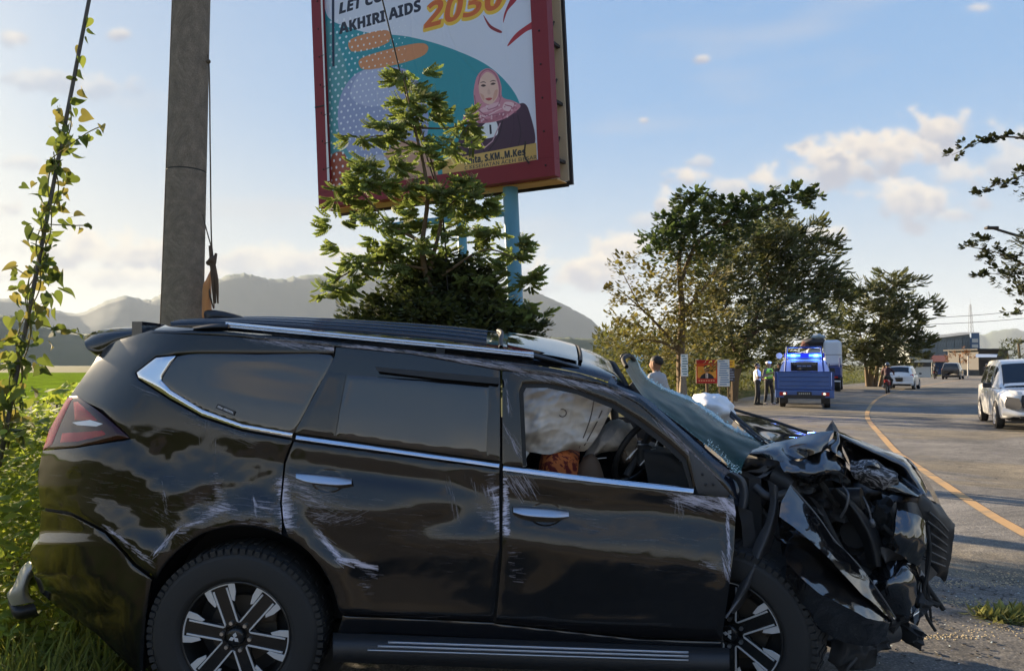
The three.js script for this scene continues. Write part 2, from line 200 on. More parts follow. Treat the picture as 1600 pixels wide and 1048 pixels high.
{
  const wb = at(5, 690, 4.7), wt = at(150, -60, 5.3), b = gnd(-20, 860).setY(0); b.copy(wb.clone().add(wb.clone().sub(wt).multiplyScalar(wb.y / (wt.y - wb.y)))); b.y = 0;
  const v = thing('climbing_vine', 'leafy vine climbing a slanting guy wire beside the suv tailgate', 'vine', b);
  wpart('guy_wire', rod(b, wt.clone().add(wt.clone().sub(wb).multiplyScalar(0.4)), 0.014, 0.012, 8), std(S(84, 78, 70), 0.7), v);
  const onWire = (py) => { const t = (py - 690) / (-60 - 690); return wb.clone().lerp(wt, t); };
  const stem = std(S(110, 104, 50), 0.9); for (let k = 0; k < 4; k++) wpart('stem', tube(Array.from({ length: 16 }, (_, i) => { const p = onWire(700 - i * (34 - k * 5)); return p.add(new V3(Math.cos(i * 1.3 + k * 1.7) * 0.035, 0, Math.sin(i * 1.3 + k * 1.7) * 0.035)); }), 0.004, 5, 60), stem, v);
  for (const [pts] of [[[[76, 250], [110, 225], [140, 205], [158, 197]]], [[[70, 350], [105, 352], [142, 352]]], [[[45, 500], [80, 512], [110, 518], [130, 524]]], [[[40, 430], [25, 420], [16, 415]]]]) wpart('stem', tube(pts.map(([x, y]) => at(x, y, 4.85)), 0.0035, 5, 20), stem, v);
  const leaf = (p, s, rz, i) => { const m = shadow(new THREE.Mesh(leafShape, leafMats[i % 4])); m.name = 'leaf'; m.position.copy(p).sub(v.position); m.scale.set(s * rr(0.7, 1.05), s * rr(0.8, 1.3), s * rr(0.6, 1.6)); m.rotation.set(rr(-1.0, 1.0), rr(-1.4, 1.4), rz, 'ZYX'); v.add(m); };
  let n = 0; const spread = (py) => py < 180 ? 0.015 : py < 300 ? 0.07 : py < 480 ? 0.10 : 0.13;
  for (let py = 40; py < 200; py += 17) leaf(onWire(py).add(new V3(rr(0, 0.05), 0, rr(-0.03, 0.03))), rr(0.05, 0.075), rr(2.2, 4.0), n++);
  for (let i = 0; i < 268; i++) { const py = 190 + 500 * rnd() ** 0.85, s = spread(py); leaf(onWire(py).add(new V3((rnd() + rnd() - 1) * s * 1.5, rr(-0.05, 0.05), (rnd() + rnd() - 1) * s * 1.5)), 0.042 + 0.045 * rnd() ** 1.2, rr(1.7, 4.6), n++); }
  for (const [x, y] of [[150, 205], [158, 196], [140, 212], [128, 214], [118, 222], [108, 228], [136, 219], [142, 352], [134, 349], [124, 356], [112, 352], [100, 348], [90, 512], [104, 514], [116, 519], [128, 523], [122, 514], [18, 418], [26, 424], [88, 155], [92, 168], [95, 182]]) leaf(at(x, y, 4.85), rr(0.035, 0.06), rr(1.6, 4.6), n++);
}
// ------------------------------------------------------------------ billboard
{
  const BL = at(502, 326, 12.1), BR = at(870.5, 275, 10.0), e1 = BR.clone().sub(BL), W = e1.length(); e1.normalize();
  const e2 = at(490, 0, 12.1).sub(BL).normalize(), nrm = e1.clone().cross(e2).normalize(), Hh = 6.4, dep = 0.42;
  const P = (a, b, c = 0) => BL.clone().addScaledVector(e1, a).addScaledVector(e2, b).addScaledVector(nrm, c);
  const inv = (px, py) => { const r = ray(px, py), d = new V3(...r), o = new V3(0, EYE, 0); const t = BL.clone().sub(o).dot(nrm) / d.dot(nrm), q = o.addScaledVector(d, t).sub(BL); const b = q.dot(e2.clone().sub(e1.clone().multiplyScalar(e1.dot(e2)))) / (1 - e1.dot(e2) ** 2); return [q.dot(e1) - b * e1.dot(e2), b]; };
  const foot = at(786, 510, 10.8); foot.y = 0;
  const bb = thing('billboard', 'tall red framed billboard with woman in pink headscarf above the tree', 'billboard', foot);
  const bar = (name, a0, a1, b0, b1, c0, c1, mat, parent = bb) => { const v = [[a0, b0, c0], [a1, b0, c0], [a1, b1, c0], [a0, b1, c0], [a0, b0, c1], [a1, b0, c1], [a1, b1, c1], [a0, b1, c1]].map((q) => P(...q)); const f = [[0, 1, 2, 3], [5, 4, 7, 6], [4, 0, 3, 7], [1, 5, 6, 2], [3, 2, 6, 7], [4, 5, 1, 0]], pos = []; for (const [a, b, c, d] of f) for (const k of [a, b, c, a, c, d]) pos.push(v[k].x, v[k].y, v[k].z); const g = new THREE.BufferGeometry(); g.setAttribute('position', new THREE.Float32BufferAttribute(pos, 3)); g.computeVertexNormals(); return wpart(name, g, mat, parent); };
  const redTex = dataTex(256, (u, v) => { const q = 1 + tfbm(u, v, 8, 3, 4) * 0.5 + tfbm(u, v, 60, 3, 2) * 0.2; return [124 * q, 26 * q, 36 * q]; });
  const red = std(S(128, 26, 38), 0.6), steel = std(S(46, 40, 38), 0.7), back = std(S(196, 178, 150), 0.8), blue = std(S(92, 150, 176), 0.5);
  const fw = 0.24, ih = 6.4;
  bar('frame_bottom', 0, W, 0, fw, -0.1, 0.06, red); bar('frame_top', 0, W, Hh - fw, Hh, -0.1, 0.06, red); bar('frame_side', 0, fw, fw + 0.002, Hh - fw - 0.002, -0.1, 0.06, red); bar('frame_side', W - fw, W, fw + 0.002, Hh - fw - 0.002, -0.1, 0.06, red);
  for (const [a, b] of [[0.12, 1.6], [W - 0.12, 2.6], [0.12, 3.4]]) bar('frame_plate', a - 0.122, a + 0.122, b, b + 0.02, 0.061, 0.066, steel);
  for (let i = 0; i < 9; i++) for (const a of [0.13, W - 0.13]) wpart('rivet', new THREE.SphereGeometry(0.014, 6, 4).translate(...P(a, 0.15 + i * 0.45, 0.062).toArray()), steel, bb);
  // back face and open side trusses
  bar('rear_panel', 0.02, W - 0.02, 0.02, Hh - 0.02, -dep, -dep + 0.03, back); bar('rear_edge', W - 0.05, W + 0.02, -0.03, Hh, -dep - 0.05, -dep - 0.002, steel); bar('rear_edge', -0.02, W - 0.052, -0.05, 0.018, -dep - 0.05, -dep - 0.002, steel);
  for (let i = 0; i < 8; i++) { bar('truss_bar', W - 0.1, W - 0.05, 0.25 + i * 0.8, 0.29 + i * 0.8, -dep + 0.03, -0.102, steel); wpart('truss_brace', rod(P(W - 0.11, 0.3 + i * 0.8, -0.14), P(W - 0.11, 0.62 + i * 0.8, -dep + 0.06), 0.014), steel, bb); }
  for (let i = 0; i < 6; i++) { bar('truss_bar', 0.4 + i * 0.66, 0.44 + i * 0.66, 0.02, 0.06, -dep + 0.03, -0.102, steel); }
  bar('print_backing', fw + 0.002, W - fw - 0.002, fw + 0.002, Hh - fw - 0.002, -0.02, -0.005, back);
  bar('side_sheet', W - 0.17, W - 0.15, 0.0, Hh, -dep + 0.032, -0.104, back); bar('bottom_sheet', 0.05, W - 0.052, -0.02, -0.004, -dep + 0.032, -0.104, std(S(206, 164, 108), 0.8));
  // print
  const pw = W - 2 * fw + 0.03, ph = Hh - 2 * fw, CW = 1024, CH = Math.round(CW * ph / pw), sc = CW / pw;
  const cx = (px, py) => { const [a, b] = inv(px, py); return [(a - fw + 0.015) * sc, CH - (b - fw) * sc]; };
  const tex = canvas(CW, CH, (c) => {
    const poly = (pts, fill) => { c.fillStyle = fill; c.beginPath(); pts.forEach((p, i) => { const [x, y] = cx(...p); i ? c.lineTo(x, y) : c.moveTo(x, y); }); c.closePath(); c.fill(); };
    const blob = (pts, fill) => poly(smoothPoly(pts, 8), fill);
    c.fillStyle = '#dde3f3'; c.fillRect(0, 0, CW, CH);
    blob([[505, -60], [512, 22], [560, 48], [640, 58], [710, 78], [770, 108], [806, 150], [815, 200], [812, 300], [700, 340], [505, 360]], '#2f98a6');
    blob([[515, 30], [540, 100], [560, 250], [520, 320], [505, 200]], '#5aa0a8');
    blob([[534, 150], [556, 116], [600, 104], [640, 112], [664, 150], [668, 210], [640, 250], [570, 256], [536, 220]], '#9aa6cf'); blob([[548, 150], [566, 112], [608, 106], [622, 140], [600, 164], [566, 164]], '#b4bee0');
    poly([[548, 62], [606, 49], [609, 66], [549, 81]], '#d79060'); blob([[545, 66], [552, 60], [606, 48], [611, 56], [606, 67], [552, 81], [546, 76]], '#d79060'); blob([[561, 96], [568, 90], [662, 68], [670, 74], [664, 86], [570, 109], [563, 105]], '#d79060');
    blob([[520, 242], [536, 236], [546, 252], [546, 280], [520, 292]], '#a4553f'); blob([[600, 240], [640, 218], [676, 240], [680, 300], [590, 300]], '#c79b86'); blob([[548, 262], [600, 240], [620, 290], [550, 300]], '#b9bfd8');
    c.fillStyle = 'rgba(240,246,255,0.9)'; for (let i = 0; i < 13; i++) for (let j = 0; j < 30; j++) { const x = 520 + i * 9.2 - j * 0.2 + (j % 2) * 4, y = 34 + j * 9 - i * 1.7; if (x > 516 && x < 640 - j * 2.2 + 24) { const [a, b] = cx(x, y); c.beginPath(); c.arc(a, b, 6.2 - i * 0.3, 0, 7); c.fill(); } }
    // creases in the vinyl are relief, see the bump map; here only ink
    const txt = (s, px, py, h, col, style = 'bold', skew = 0, maxw, outline) => { const [x, y] = cx(px, py); c.save(); c.translate(x, y); c.transform(1, 0, skew, 1, 0, 0); c.font = `${style} ${h}px sans-serif`; c.textAlign = 'left'; if (maxw) { const m = c.measureText(s).width; c.scale(maxw / m, 1); } c.strokeStyle = col; c.lineWidth = style === 'bold' ? h * 0.055 : 0.5; c.lineJoin = 'round'; c.strokeText(s, 0, 0); if (outline) { c.strokeStyle = outline; c.lineWidth = h * 0.12; c.strokeText(s, h * 0.04, h * 0.05); } c.fillStyle = col; c.fillText(s, 0, 0); c.restore(); };
    const wd = (x0, y0, x1, y1) => { const a = cx(x0, y0), b = cx(x1, y1); return Math.hypot(a[0] - b[0], a[1] - b[1]); };
    txt('LET COM', 530, 22, 62, '#1c2136', 'bold', -0.18, wd(530, 22, 620, 7)); txt('AKHIRI AIDS', 532, 53, 62, '#1c2136', 'bold', 0, wd(532, 53, 659, 30));
    txt('2030', 661, 46, 138, '#d86a2a', 'bold', -0.28, wd(661, 46, 786, 22), '#f0c23a');
    poly([[521, -40], [524.5, -40], [525.5, 103], [522, 104]], '#1d2b48');
    blob([[787, 36], [793, 18], [806, 0], [812, -20], [806, -20], [796, 2], [788, 24]], '#a32430'); blob([[793, 73], [806, 52], [838, 30], [846, 27], [846, 40], [820, 50]], '#b02733'); blob([[756, 24], [768, 40], [785, 50], [784, 52], [766, 44]], '#8e2028');
    // portrait: a woman in a pink headscarf and dark jacket
    blob([[716, 238], [722, 205], [742, 188], [766, 192], [796, 172], [816, 162], [826, 180], [832, 220], [800, 232], [750, 245]], '#46263c'); blob([[752, 200], [762, 190], [775, 188], [778, 206], [766, 212], [756, 212]], '#eceef4'); poly([[765, 194], [768, 194], [769, 206], [766, 207]], '#20222e');
    blob([[724, 184], [740, 172], [741, 140], [748, 116], [762, 107], [776, 114], [784, 134], [786, 152], [802, 158], [812, 166], [798, 180], [780, 188], [752, 192], [732, 190]], '#d28d9c'); blob([[728, 180], [760, 186], [806, 166], [792, 180], [768, 190], [738, 190]], '#b86f80'); blob([[744, 176], [760, 166], [782, 160], [772, 172]], '#e7b9c2'); blob([[790, 160], [803, 162], [796, 174], [786, 170]], '#e9c6cb');
    blob([[749, 142], [751, 124], [761, 113], [772, 118], [779, 134], [778, 152], [768, 163], [757, 160]], '#e9c1b0'); blob([[750.5, 130], [756, 127.5], [760.5, 130], [756, 129]], '#5a3c38'); blob([[766, 128.5], [771, 125.5], [776, 127.5], [771, 127]], '#5a3c38'); blob([[751, 146], [757, 150], [757, 158], [753, 152]], '#dba592'); blob([[774, 142], [778, 140], [777, 151], [771, 158]], '#dba592'); blob([[752, 134], [756, 132], [760, 134], [756, 136]], '#4a3030'); blob([[767, 132], [771, 129.5], [775, 131], [771, 133]], '#4a3030'); blob([[759, 155], [765, 153], [770, 154], [765, 157.5]], '#b8484e'); blob([[763, 140], [764.5, 139], [767, 147], [763, 148]], '#dcb0a0');
    const line = (pts, col, w) => { c.strokeStyle = col; c.lineWidth = w; c.lineCap = 'round'; c.beginPath(); smoothPoly(pts, 6, false).forEach((p, i) => { const [x, y] = cx(...p); i ? c.lineTo(x, y) : c.moveTo(x, y); }); c.stroke(); };
    line([[748, 132], [752, 116], [762, 109], [774, 116], [781, 134], [781, 152]], '#b06a7c', 5); line([[742, 150], [746, 168], [760, 180], [790, 176]], '#a9647a', 5); line([[738, 176], [756, 182], [784, 170]], '#efccd2', 4); line([[784, 150], [778, 166], [764, 172]], '#b87488', 5); line([[728, 184], [746, 180], [762, 188]], '#9d566c', 4); line([[790, 164], [800, 168], [794, 178]], '#b5667c', 4); for (let i = 0; i < 46; i++) { const x = rr(734, 806), y = rr(164, 188), [a, b] = cx(x, y - (x - 770) * 0.15); c.fillStyle = rnd() < 0.5 ? 'rgba(240,214,216,0.7)' : 'rgba(150,74,98,0.6)'; c.beginPath(); c.arc(a, b, rr(2, 5), 0, 7); c.fill(); }
    line([[744, 200], [752, 220], [758, 234]], '#2c1626', 4); line([[786, 188], [780, 208], [762, 232]], '#2c1626', 4); line([[808, 180], [812, 204], [808, 226]], '#331a2c', 4); line([[728, 206], [732, 224], [730, 240]], '#331a2c', 4);
    c.strokeStyle = '#c39aa8'; c.lineWidth = 5; c.beginPath(); [[744, 196], [750, 214], [757, 226], [770, 216], [782, 192]].forEach((p, i) => { const [x, y] = cx(...p); i ? c.lineTo(x, y) : c.moveTo(x, y); }); c.stroke();
    poly([[690, 245], [835.5, 217.5], [837, 249], [692, 274]], '#d9b062'); txt('Anita, S.KM.,M.Kes', 726, 252, 37, '#22262e', 'bold', 0, wd(726, 249, 819, 231)); txt('C KESEHATAN ACEH BESAR', 726, 264, 27, '#2c2e34', 'normal', 0, wd(726, 260, 836, 240));
  });
  tex.wrapS = tex.wrapT = THREE.ClampToEdgeWrapping;
  const creases = canvas(512, 900, (c, w, h) => { c.fillStyle = '#808080'; c.fillRect(0, 0, w, h); for (let i = 0; i < 34; i++) { const x = rnd() * w, y = rnd() * h, a = rr(1.2, 1.9), L = rr(60, 300); c.strokeStyle = rnd() < 0.5 ? 'rgba(220,220,220,0.5)' : 'rgba(60,60,60,0.5)'; c.lineWidth = rr(1.5, 5); c.beginPath(); c.moveTo(x, y); c.quadraticCurveTo(x + Math.cos(a) * L * 0.5 + rr(-8, 8), y + Math.sin(a) * L * 0.5, x - Math.cos(a) * L, y + Math.sin(a) * L); c.stroke(); } }); creases.colorSpace = THREE.NoColorSpace; creases.wrapS = creases.wrapT = THREE.ClampToEdgeWrapping;
  const rows = []; for (let j = 0; j <= 8; j++) rows.push(Array.from({ length: 9 }, (_, i) => { const a = mix(fw - 0.015, W - fw + 0.015, i / 8), b = mix(fw, Hh - fw, j / 8); return P(a, b, 0.012 + 0.012 * fbm(a * 2, b * 2, 3, 2) + (i === 0 || i === 8 || j === 0 || j === 8 ? -0.004 : 0)); }));
  wpart('print', loft(rows, 40, 5), std(C(0.95, 0.95, 0.95), 0.5, { map: tex, bumpMap: creases, bumpScale: 0.02 }), bb);
  wpart('loose_edge', loft([[P(fw - 0.03, 0.4, 0.07), P(fw - 0.02, 2, 0.075), P(fw - 0.03, 4.5, 0.07)], [P(fw + 0.03, 0.4, 0.08), P(fw + 0.02, 2, 0.085), P(fw + 0.03, 4.5, 0.08)]], 30, 3), std(C(0.75, 0.76, 0.8), 0.6), bb);
  for (const i of [0.6, 1.0, 1.45, 1.9, 2.4]) wpart('lashing', rod(P(fw - 0.06, i, 0.072), P(fw + 0.06, i + 0.01, 0.08), 0.006), steel, bb);
  // posts
  const top = P(W * 0.79, 0, -dep / 2), post = (a, r, name) => { const t = P(a, 0.3, -dep / 2), bt = P(a, -2, -dep / 2), d = bt.clone().sub(t).normalize(), b = t.clone().addScaledVector(d, t.y / -d.y); b.y = -0.1; return wpart(name, rod(b, t, r, r * 0.96, 24), blue, bb); };
  post(W * 0.80, 0.11, 'post'); post(W * 0.60, 0.07, 'rear_post');
  wpart('cross_bar', rod(P(W * 0.30, -0.36, -dep / 2), P(W * 0.80, -0.36, -dep / 2), 0.05, 0.05, 14), blue, bb); wpart('hanger', rod(P(W * 0.08, 0.05, -0.35), P(W * 0.08, -0.25, -0.35), 0.06, 0.05, 6), steel, bb);
  wpart('hook_wire', tube([P(W - 0.36, 0.2, 0.09), P(W - 0.42, 0.3, 0.09), P(W - 0.40, 0.5, 0.09)], 0.012, 6), steel, bb);
}
{ const w = shadow(new THREE.Mesh(tube([at(590, -30, 9.4), at(612, 60, 9.4), at(640, 170, 9.3), at(668, 250, 9.2), at(690, 330, 9.1), at(700, 460, 9.0)], 0.011, 6, 40), std(S(36, 32, 28), 0.8))); w.name = numbered('cable'); tag(w, 'thin dark cable hanging down in front of the billboard', 'cable'); scene.add(w); }
// ------------------------------------------------------------------ trees, bushes, weeds
const leafGeo = (() => { const s = new THREE.Shape(); s.moveTo(0, 0); s.quadraticCurveTo(0.34, 0.4, 0, 1); s.quadraticCurveTo(-0.34, 0.4, 0, 0); const g = new THREE.ShapeGeometry(s, 2), p = g.attributes.position; for (let i = 0; i < p.count; i++) p.setZ(i, Math.abs(p.getX(i)) * 0.5 - p.getY(i) ** 2 * 0.25); g.computeVertexNormals(); return g; })();
const broadGeo = (() => { const s = new THREE.Shape(); s.moveTo(0, 0); s.bezierCurveTo(0.25, 0.2, 0.5, 0.9, 0, 1); s.bezierCurveTo(-0.5, 0.9, -0.25, 0.2, 0, 0); const g = new THREE.ShapeGeometry(s, 3), p = g.attributes.position; for (let i = 0; i < p.count; i++) p.setZ(i, Math.abs(p.getX(i)) * 0.3 - p.getY(i) ** 2 * 0.2); g.computeVertexNormals(); return g; })();
// a pinnate spray: leaflets in two ranks along a drooping midrib
const sprayGeo = (() => { const a = []; for (let i = 0; i < 9; i++) for (const s of [-1, 1]) { const t = 0.12 + i * 0.1, l = leafGeo.clone(); l.scale(0.46, 0.34 * (1 - 0.35 * Math.abs(t - 0.5)), 0.3).rotateZ(-s * 0.95).rotateX(0.35).rotateY(s * 0.5).translate(0, t, -t * t * 0.35); a.push(l); } return merge(a); })();
const droopGeo = (() => { const a = []; for (let i = 0; i < 6; i++) for (const s of [-1, 1]) { const t = 0.1 + i * 0.16, l = leafGeo.clone(); l.scale(0.66, 0.42 * (1 - 0.3 * Math.abs(t - 0.5)), 0.4).rotateZ(-s * 0.8).rotateX(0.5).rotateY(s * 0.6).translate(0, t, -t * t * 0.4); a.push(l); } return merge(a); })();
const leafMat = (c, tr = 0.42) => phys(C(...c), 0.85, { transmission: tr, thickness: 0, specularIntensity: 0.35 });
const white = C(1, 1, 1);
function leaves(name, geo, mat, parent, spots, hue = 0.3, droop = 0) { // spots: [Vector3, size, outward dir]
  const m = new THREE.InstancedMesh(geo, mat, spots.length), o = new THREE.Object3D(), org = parent ? parent.position : new V3(); m.name = name; shadow(m); m.userData.kind = 'stuff';
  spots.forEach(([p, s, d], i) => { o.position.copy(p).sub(org); const az = d ? Math.atan2(d.x, d.z) + rr(-1, 1) : rr(0, 6.28); o.rotation.set(d ? rr(0.9, 2.2) + droop : rr(0, 3.1), az, rr(-0.5, 0.5), 'YXZ'); o.scale.setScalar(s * rr(0.7, 1.25)); o.updateMatrix(); m.setMatrixAt(i, o.matrix); const k = rr(1 - hue, 1 + hue), y = rr(0, 0.35); m.setColorAt(i, C(k * (1 + y * 0.7), k * (1 + y * 0.25), k)); });
  (parent || scene).add(m); return m;
}
// leaf places inside ragged clumps; a clump is [px, py, depth, radius in photo px]
function clumpSpots(clumps, per, size, ragged = 0.5, flat = 0.75) {
  const out = []; for (const [px, py, d, r, f = 1] of clumps) { const c = at(px, py, d), rad = r * d / F, n = Math.round(per * f * (r / 40) ** 1.6); const twigs = Math.max(4, Math.round(n / 14));
    for (let t = 0; t < twigs; t++) { const v = new V3(rr(-1, 1), rr(-1, 1), rr(-1, 1)); if (v.length() > 1) { t--; continue; } const k = (v.length() ** 0.4) / v.length() * rr(0.75, 1 + ragged * 0.35); v.multiplyScalar(v.length() < 1e-3 ? 1 : Math.min(k, 1.25 / v.length())); const dir = v.clone().normalize(); const q = new V3(c.x + v.x * rad, c.y + v.y * rad * flat, c.z + v.z * rad);
      for (let i = 0; i < n / twigs; i++) out.push([q.clone().add(new V3(rr(-1, 1), rr(-1, 0.7), rr(-1, 1)).multiplyScalar(rad * 0.24)), size, dir]); } } return out;
}
const barkTex = dataTex(256, (u, v) => { const q = 1 + tfbm(u, v * 0.3, 30, 2, 4) * 0.9 + tfbm(u, v, 8, 5, 3) * 0.5; return [104 * q, 88 * q, 68 * q]; }), bark = std(C(0.9, 0.9, 0.9), 0.95, { map: barkTex });
function tree(name, label, category, base, trunk, limbs, crownSets, group) {
  const t = thing(name, label, category, base, group); wpart('trunk', limb(trunk[0], trunk[1], 9), bark, t);
  for (const [p, r] of limbs) wpart('limb', limb(p, r, 6), bark, t);
  for (const [geo, mat, spots, hue, droop] of crownSets) leaves('crown', geo, mat, t, spots, hue, droop); return t;
}
const A = (list) => list.map((p) => at(...p));
{ // sapling with feathery leaves in front of the billboard, bush at its foot
  const b = at(690, 560, 9.2); b.y = 0;
  const D = 9.0, cl = [[640, 115, D, 26], [628, 145, D, 26, 1.2], [650, 165, D, 34], [680, 185, D, 30], [720, 195, D + .1, 26], [632, 185, D, 22, .8], [585, 208, D, 26], [562, 222, D - .1, 18], [605, 205, D, 16], [640, 225, D, 24, .6], [662, 240, D, 24, .6], [700, 235, D, 28, .7], [720, 225, D, 20, .7], [575, 260, D, 24], [610, 250, D, 22], [550, 288, D, 30, 1.1], [585, 300, D, 34, 1.1], [625, 285, D, 28, .8], [530, 300, D, 20], [525, 350, D, 18, .8], [560, 340, D, 20, .6], [600, 345, D, 34, 1.1], [620, 375, D, 34], [700, 295, D, 34], [740, 295, D, 30], [680, 320, D, 34], [720, 335, D, 34], [760, 320, D, 22], [690, 365, D, 36], [740, 375, D, 26, .7], [780, 370, D - .1, 26], [805, 385, D - .1, 24], [820, 425, D - .1, 22], [800, 425, D - .1, 20, .7], [560, 395, D, 30, .9], [540, 415, D, 26, .8], [520, 440, D, 24], [505, 455, D, 16], [585, 385, D, 24, .8], [600, 410, D, 26, .8], [640, 400, D, 30, .9], [760, 420, D, 22, .6], [740, 440, D, 30, .8], [830, 440, D, 12], [815, 480, D, 24], [838, 492, D, 16]];
  tree('feathery_sapling', 'slender feathery leaved sapling growing in front of the billboard', 'tree', b, [A([[700, 640, 9.2], [692, 520, 9.1], [660, 400, 9.05], [668, 300, D], [648, 200, D], [628, 110, D]]).map((p, i) => i ? p : p.setY(0)), [0.06, 0.05, 0.035, 0.025, 0.016, 0.006]],
    [[A([[672, 420, 9.05], [690, 330, D], [676, 260, D], [650, 180, D]]), [0.028, 0.02, 0.012, 0.006]], [A([[662, 380, 9], [610, 350, D], [560, 300, D], [535, 296, D]]), [0.024, 0.016, 0.01, 0.005]], [A([[690, 330, 9], [735, 300, D], [770, 320, D]]), [0.014, 0.01, 0.005]], [A([[690, 430, 9], [760, 390, D], [820, 410, D - .1]]), [0.02, 0.012, 0.005]], [A([[664, 420, 9], [590, 410, D], [520, 440, D], [505, 455, D]]), [0.018, 0.01, 0.004]], [A([[650, 230, D], [600, 212, D], [560, 218, D]]), [0.012, 0.008, 0.004]], [A([[655, 200, D], [700, 200, D], [725, 195, D]]), [0.012, 0.008, 0.004]]],
    [[droopGeo, leafMat([0.175, 0.235, 0.06], 0.55), clumpSpots(cl, 92, 0.15, 1), 0.4, 0.5]]);
  const bush = [[690, 470, 9.4, 60], [640, 480, 9.4, 50], [740, 480, 9.4, 50], [690, 430, 9.4, 46], [650, 440, 9.4, 36], [735, 440, 9.4, 40], [600, 495, 9.3, 40], [560, 505, 9.2, 30], [540, 515, 9.2, 24], [790, 500, 9.3, 40], [820, 505, 9.3, 30], [700, 520, 9.2, 60], [620, 530, 9.2, 50], [780, 530, 9.2, 50], [690, 450, 9.7, 50], [660, 500, 9.0, 50], [730, 510, 9.0, 50], [690, 560, 9.3, 70], [590, 560, 9.3, 60], [790, 560, 9.3, 60]];
  const s = thing('creeper_bush', 'dense dark green creeper bush at the foot of the sapling', 'bush', at(690, 600, 9.6).setY(0)); for (let i = 0; i < 6; i++) wpart('stem', limb([new V3(s.position.x + rr(-0.6, 0.6), 0, s.position.z + rr(-0.3, 0.3)), at(660 + i * 14, 540, 9.5), at(630 + i * 24, 480, 9.4)], [0.03, 0.02, 0.008], 6), bark, s);
  leaves('foliage', broadGeo, leafMat([0.075, 0.105, 0.03], 0.4), s, clumpSpots(bush, 900, 0.095, 0.5, 0.9), 0.4);
}
{ // roadside trees: broad-leaved tree with a long reaching bough, two dense ones behind
  const D = 26, b = at(1064, 640, D); b.y = 0;
  const lf = [[1085, 320, D, 30], [1075, 350, D, 34], [1060, 375, D, 34], [1030, 385, D, 36], [1110, 350, D, 36], [1100, 385, D, 40], [1140, 335, D, 30], [1170, 325, D, 26], [1200, 315, D, 24], [1230, 305, D, 22], [1255, 298, D, 18], [1270, 305, D, 14], [1150, 360, D, 30], [1185, 345, D, 24], [1075, 325, D, 16], [1068, 310, D, 12], [1225, 325, D, 16], [1130, 320, D, 22], [1045, 350, D, 20], [1265, 315, D, 12], [1040, 340, D, 12]];
  const lf2 = [[1000, 440, D, 46, .8], [975, 480, D, 34, .7], [960, 440, D, 20, .4], [1040, 450, D, 50], [1020, 500, D, 50], [985, 520, D, 34, .7], [1080, 470, D, 50], [1090, 420, D, 50], [1060, 520, D, 48], [1110, 500, D + 1, 50], [1000, 550, D, 34, .6], [1040, 560, D, 40, .7], [1090, 550, D + 1, 40], [965, 515, D, 20, .5], [980, 405, D, 22, .4], [1015, 415, D, 34, .7]];
  tree('almond_tree', 'broad leaved tree with a long bough reaching over the roadside posters', 'tree', b, [A([[1066, 640, D], [1064, 560, D], [1066, 480, D], [1062, 400, D], [1078, 345, D]]).map((p, i) => i ? p : p.setY(0)), [0.17, 0.14, 0.11, 0.07, 0.03]],
    [[A([[1064, 440, D], [1090, 380, D], [1140, 345, D], [1200, 322, D], [1255, 302, D]]), [0.08, 0.07, 0.05, 0.035, 0.015]], [A([[1060, 545, D], [1030, 510, D], [1000, 480, D], [965, 450, D]]), [0.07, 0.05, 0.03, 0.012]], [A([[1060, 550, D], [1035, 535, D], [1000, 530, D]]), [0.06, 0.04, 0.02]], [A([[1066, 490, D], [1100, 450, D], [1120, 420, D]]), [0.06, 0.04, 0.02]], [A([[1062, 410, D], [1040, 380, D], [1020, 370, D]]), [0.05, 0.03, 0.015]], [A([[1000, 480, D], [975, 430, D], [955, 395, D]]), [0.025, 0.012, 0.005]], [A([[1000, 480, D], [960, 470, D], [945, 478, D]]), [0.02, 0.01, 0.005]]],
    [[broadGeo, leafMat([0.085, 0.13, 0.04], 0.45), clumpSpots(lf, 420, 0.24, 0.5), 0.3], [broadGeo, leafMat([0.19, 0.18, 0.05], 0.5), clumpSpots(lf2, 270, 0.2, 0.8), 0.4]]);
  const D2 = 34, b2 = at(1158, 640, D2); b2.y = 0;
  const dk = [[1150, 420, D2, 60], [1200, 400, D2, 56], [1240, 380, D2, 40], [1270, 400, D2, 40], [1250, 430, D2, 56], [1285, 450, D2, 36], [1180, 460, D2, 64], [1230, 480, D2, 64], [1280, 500, D2, 44], [1140, 490, D2, 54], [1180, 520, D2, 54], [1240, 530, D2, 56], [1290, 530, D2, 36], [1130, 540, D2, 44], [1160, 380, D2, 46], [1210, 360, D2 - 1, 40], [1255, 350, D2, 34, .6], [1220, 560, D2 + 1, 40], [1180, 555, D2 + 1, 36], [1300, 470, D2, 22], [1285, 385, D2, 22, .5], [1120, 420, D2, 40]];
  tree('dense_tree', 'dense dark feathery tree with leaning trunk behind the traffic officer', 'tree', b2, [A([[1146, 640, D2], [1150, 590, D2], [1160, 555, D2], [1180, 500, D2], [1200, 430, D2]]).map((p, i) => i ? p : p.setY(0)), [0.2, 0.17, 0.15, 0.1, 0.04]],
    [[A([[1156, 570, D2], [1140, 520, D2], [1130, 450, D2]]), [0.1, 0.06, 0.03]], [A([[1170, 530, D2], [1220, 480, D2], [1270, 420, D2]]), [0.09, 0.06, 0.02]], [A([[1190, 470, D2], [1210, 400, D2], [1250, 345, D2]]), [0.06, 0.04, 0.01]], [A([[1180, 510, D2], [1230, 510, D2], [1290, 500, D2]]), [0.06, 0.04, 0.015]]],
    [[sprayGeo, leafMat([0.13, 0.15, 0.05], 0.5), clumpSpots(dk.map(([x, y, d, r, f]) => [x, y, y > 490 && x > 1195 ? 53 : d, r, f]), 250, 0.4, 0.8), 0.35]]);
  const D3 = 56, b3 = at(1385, 604, D3); b3.y = 0;
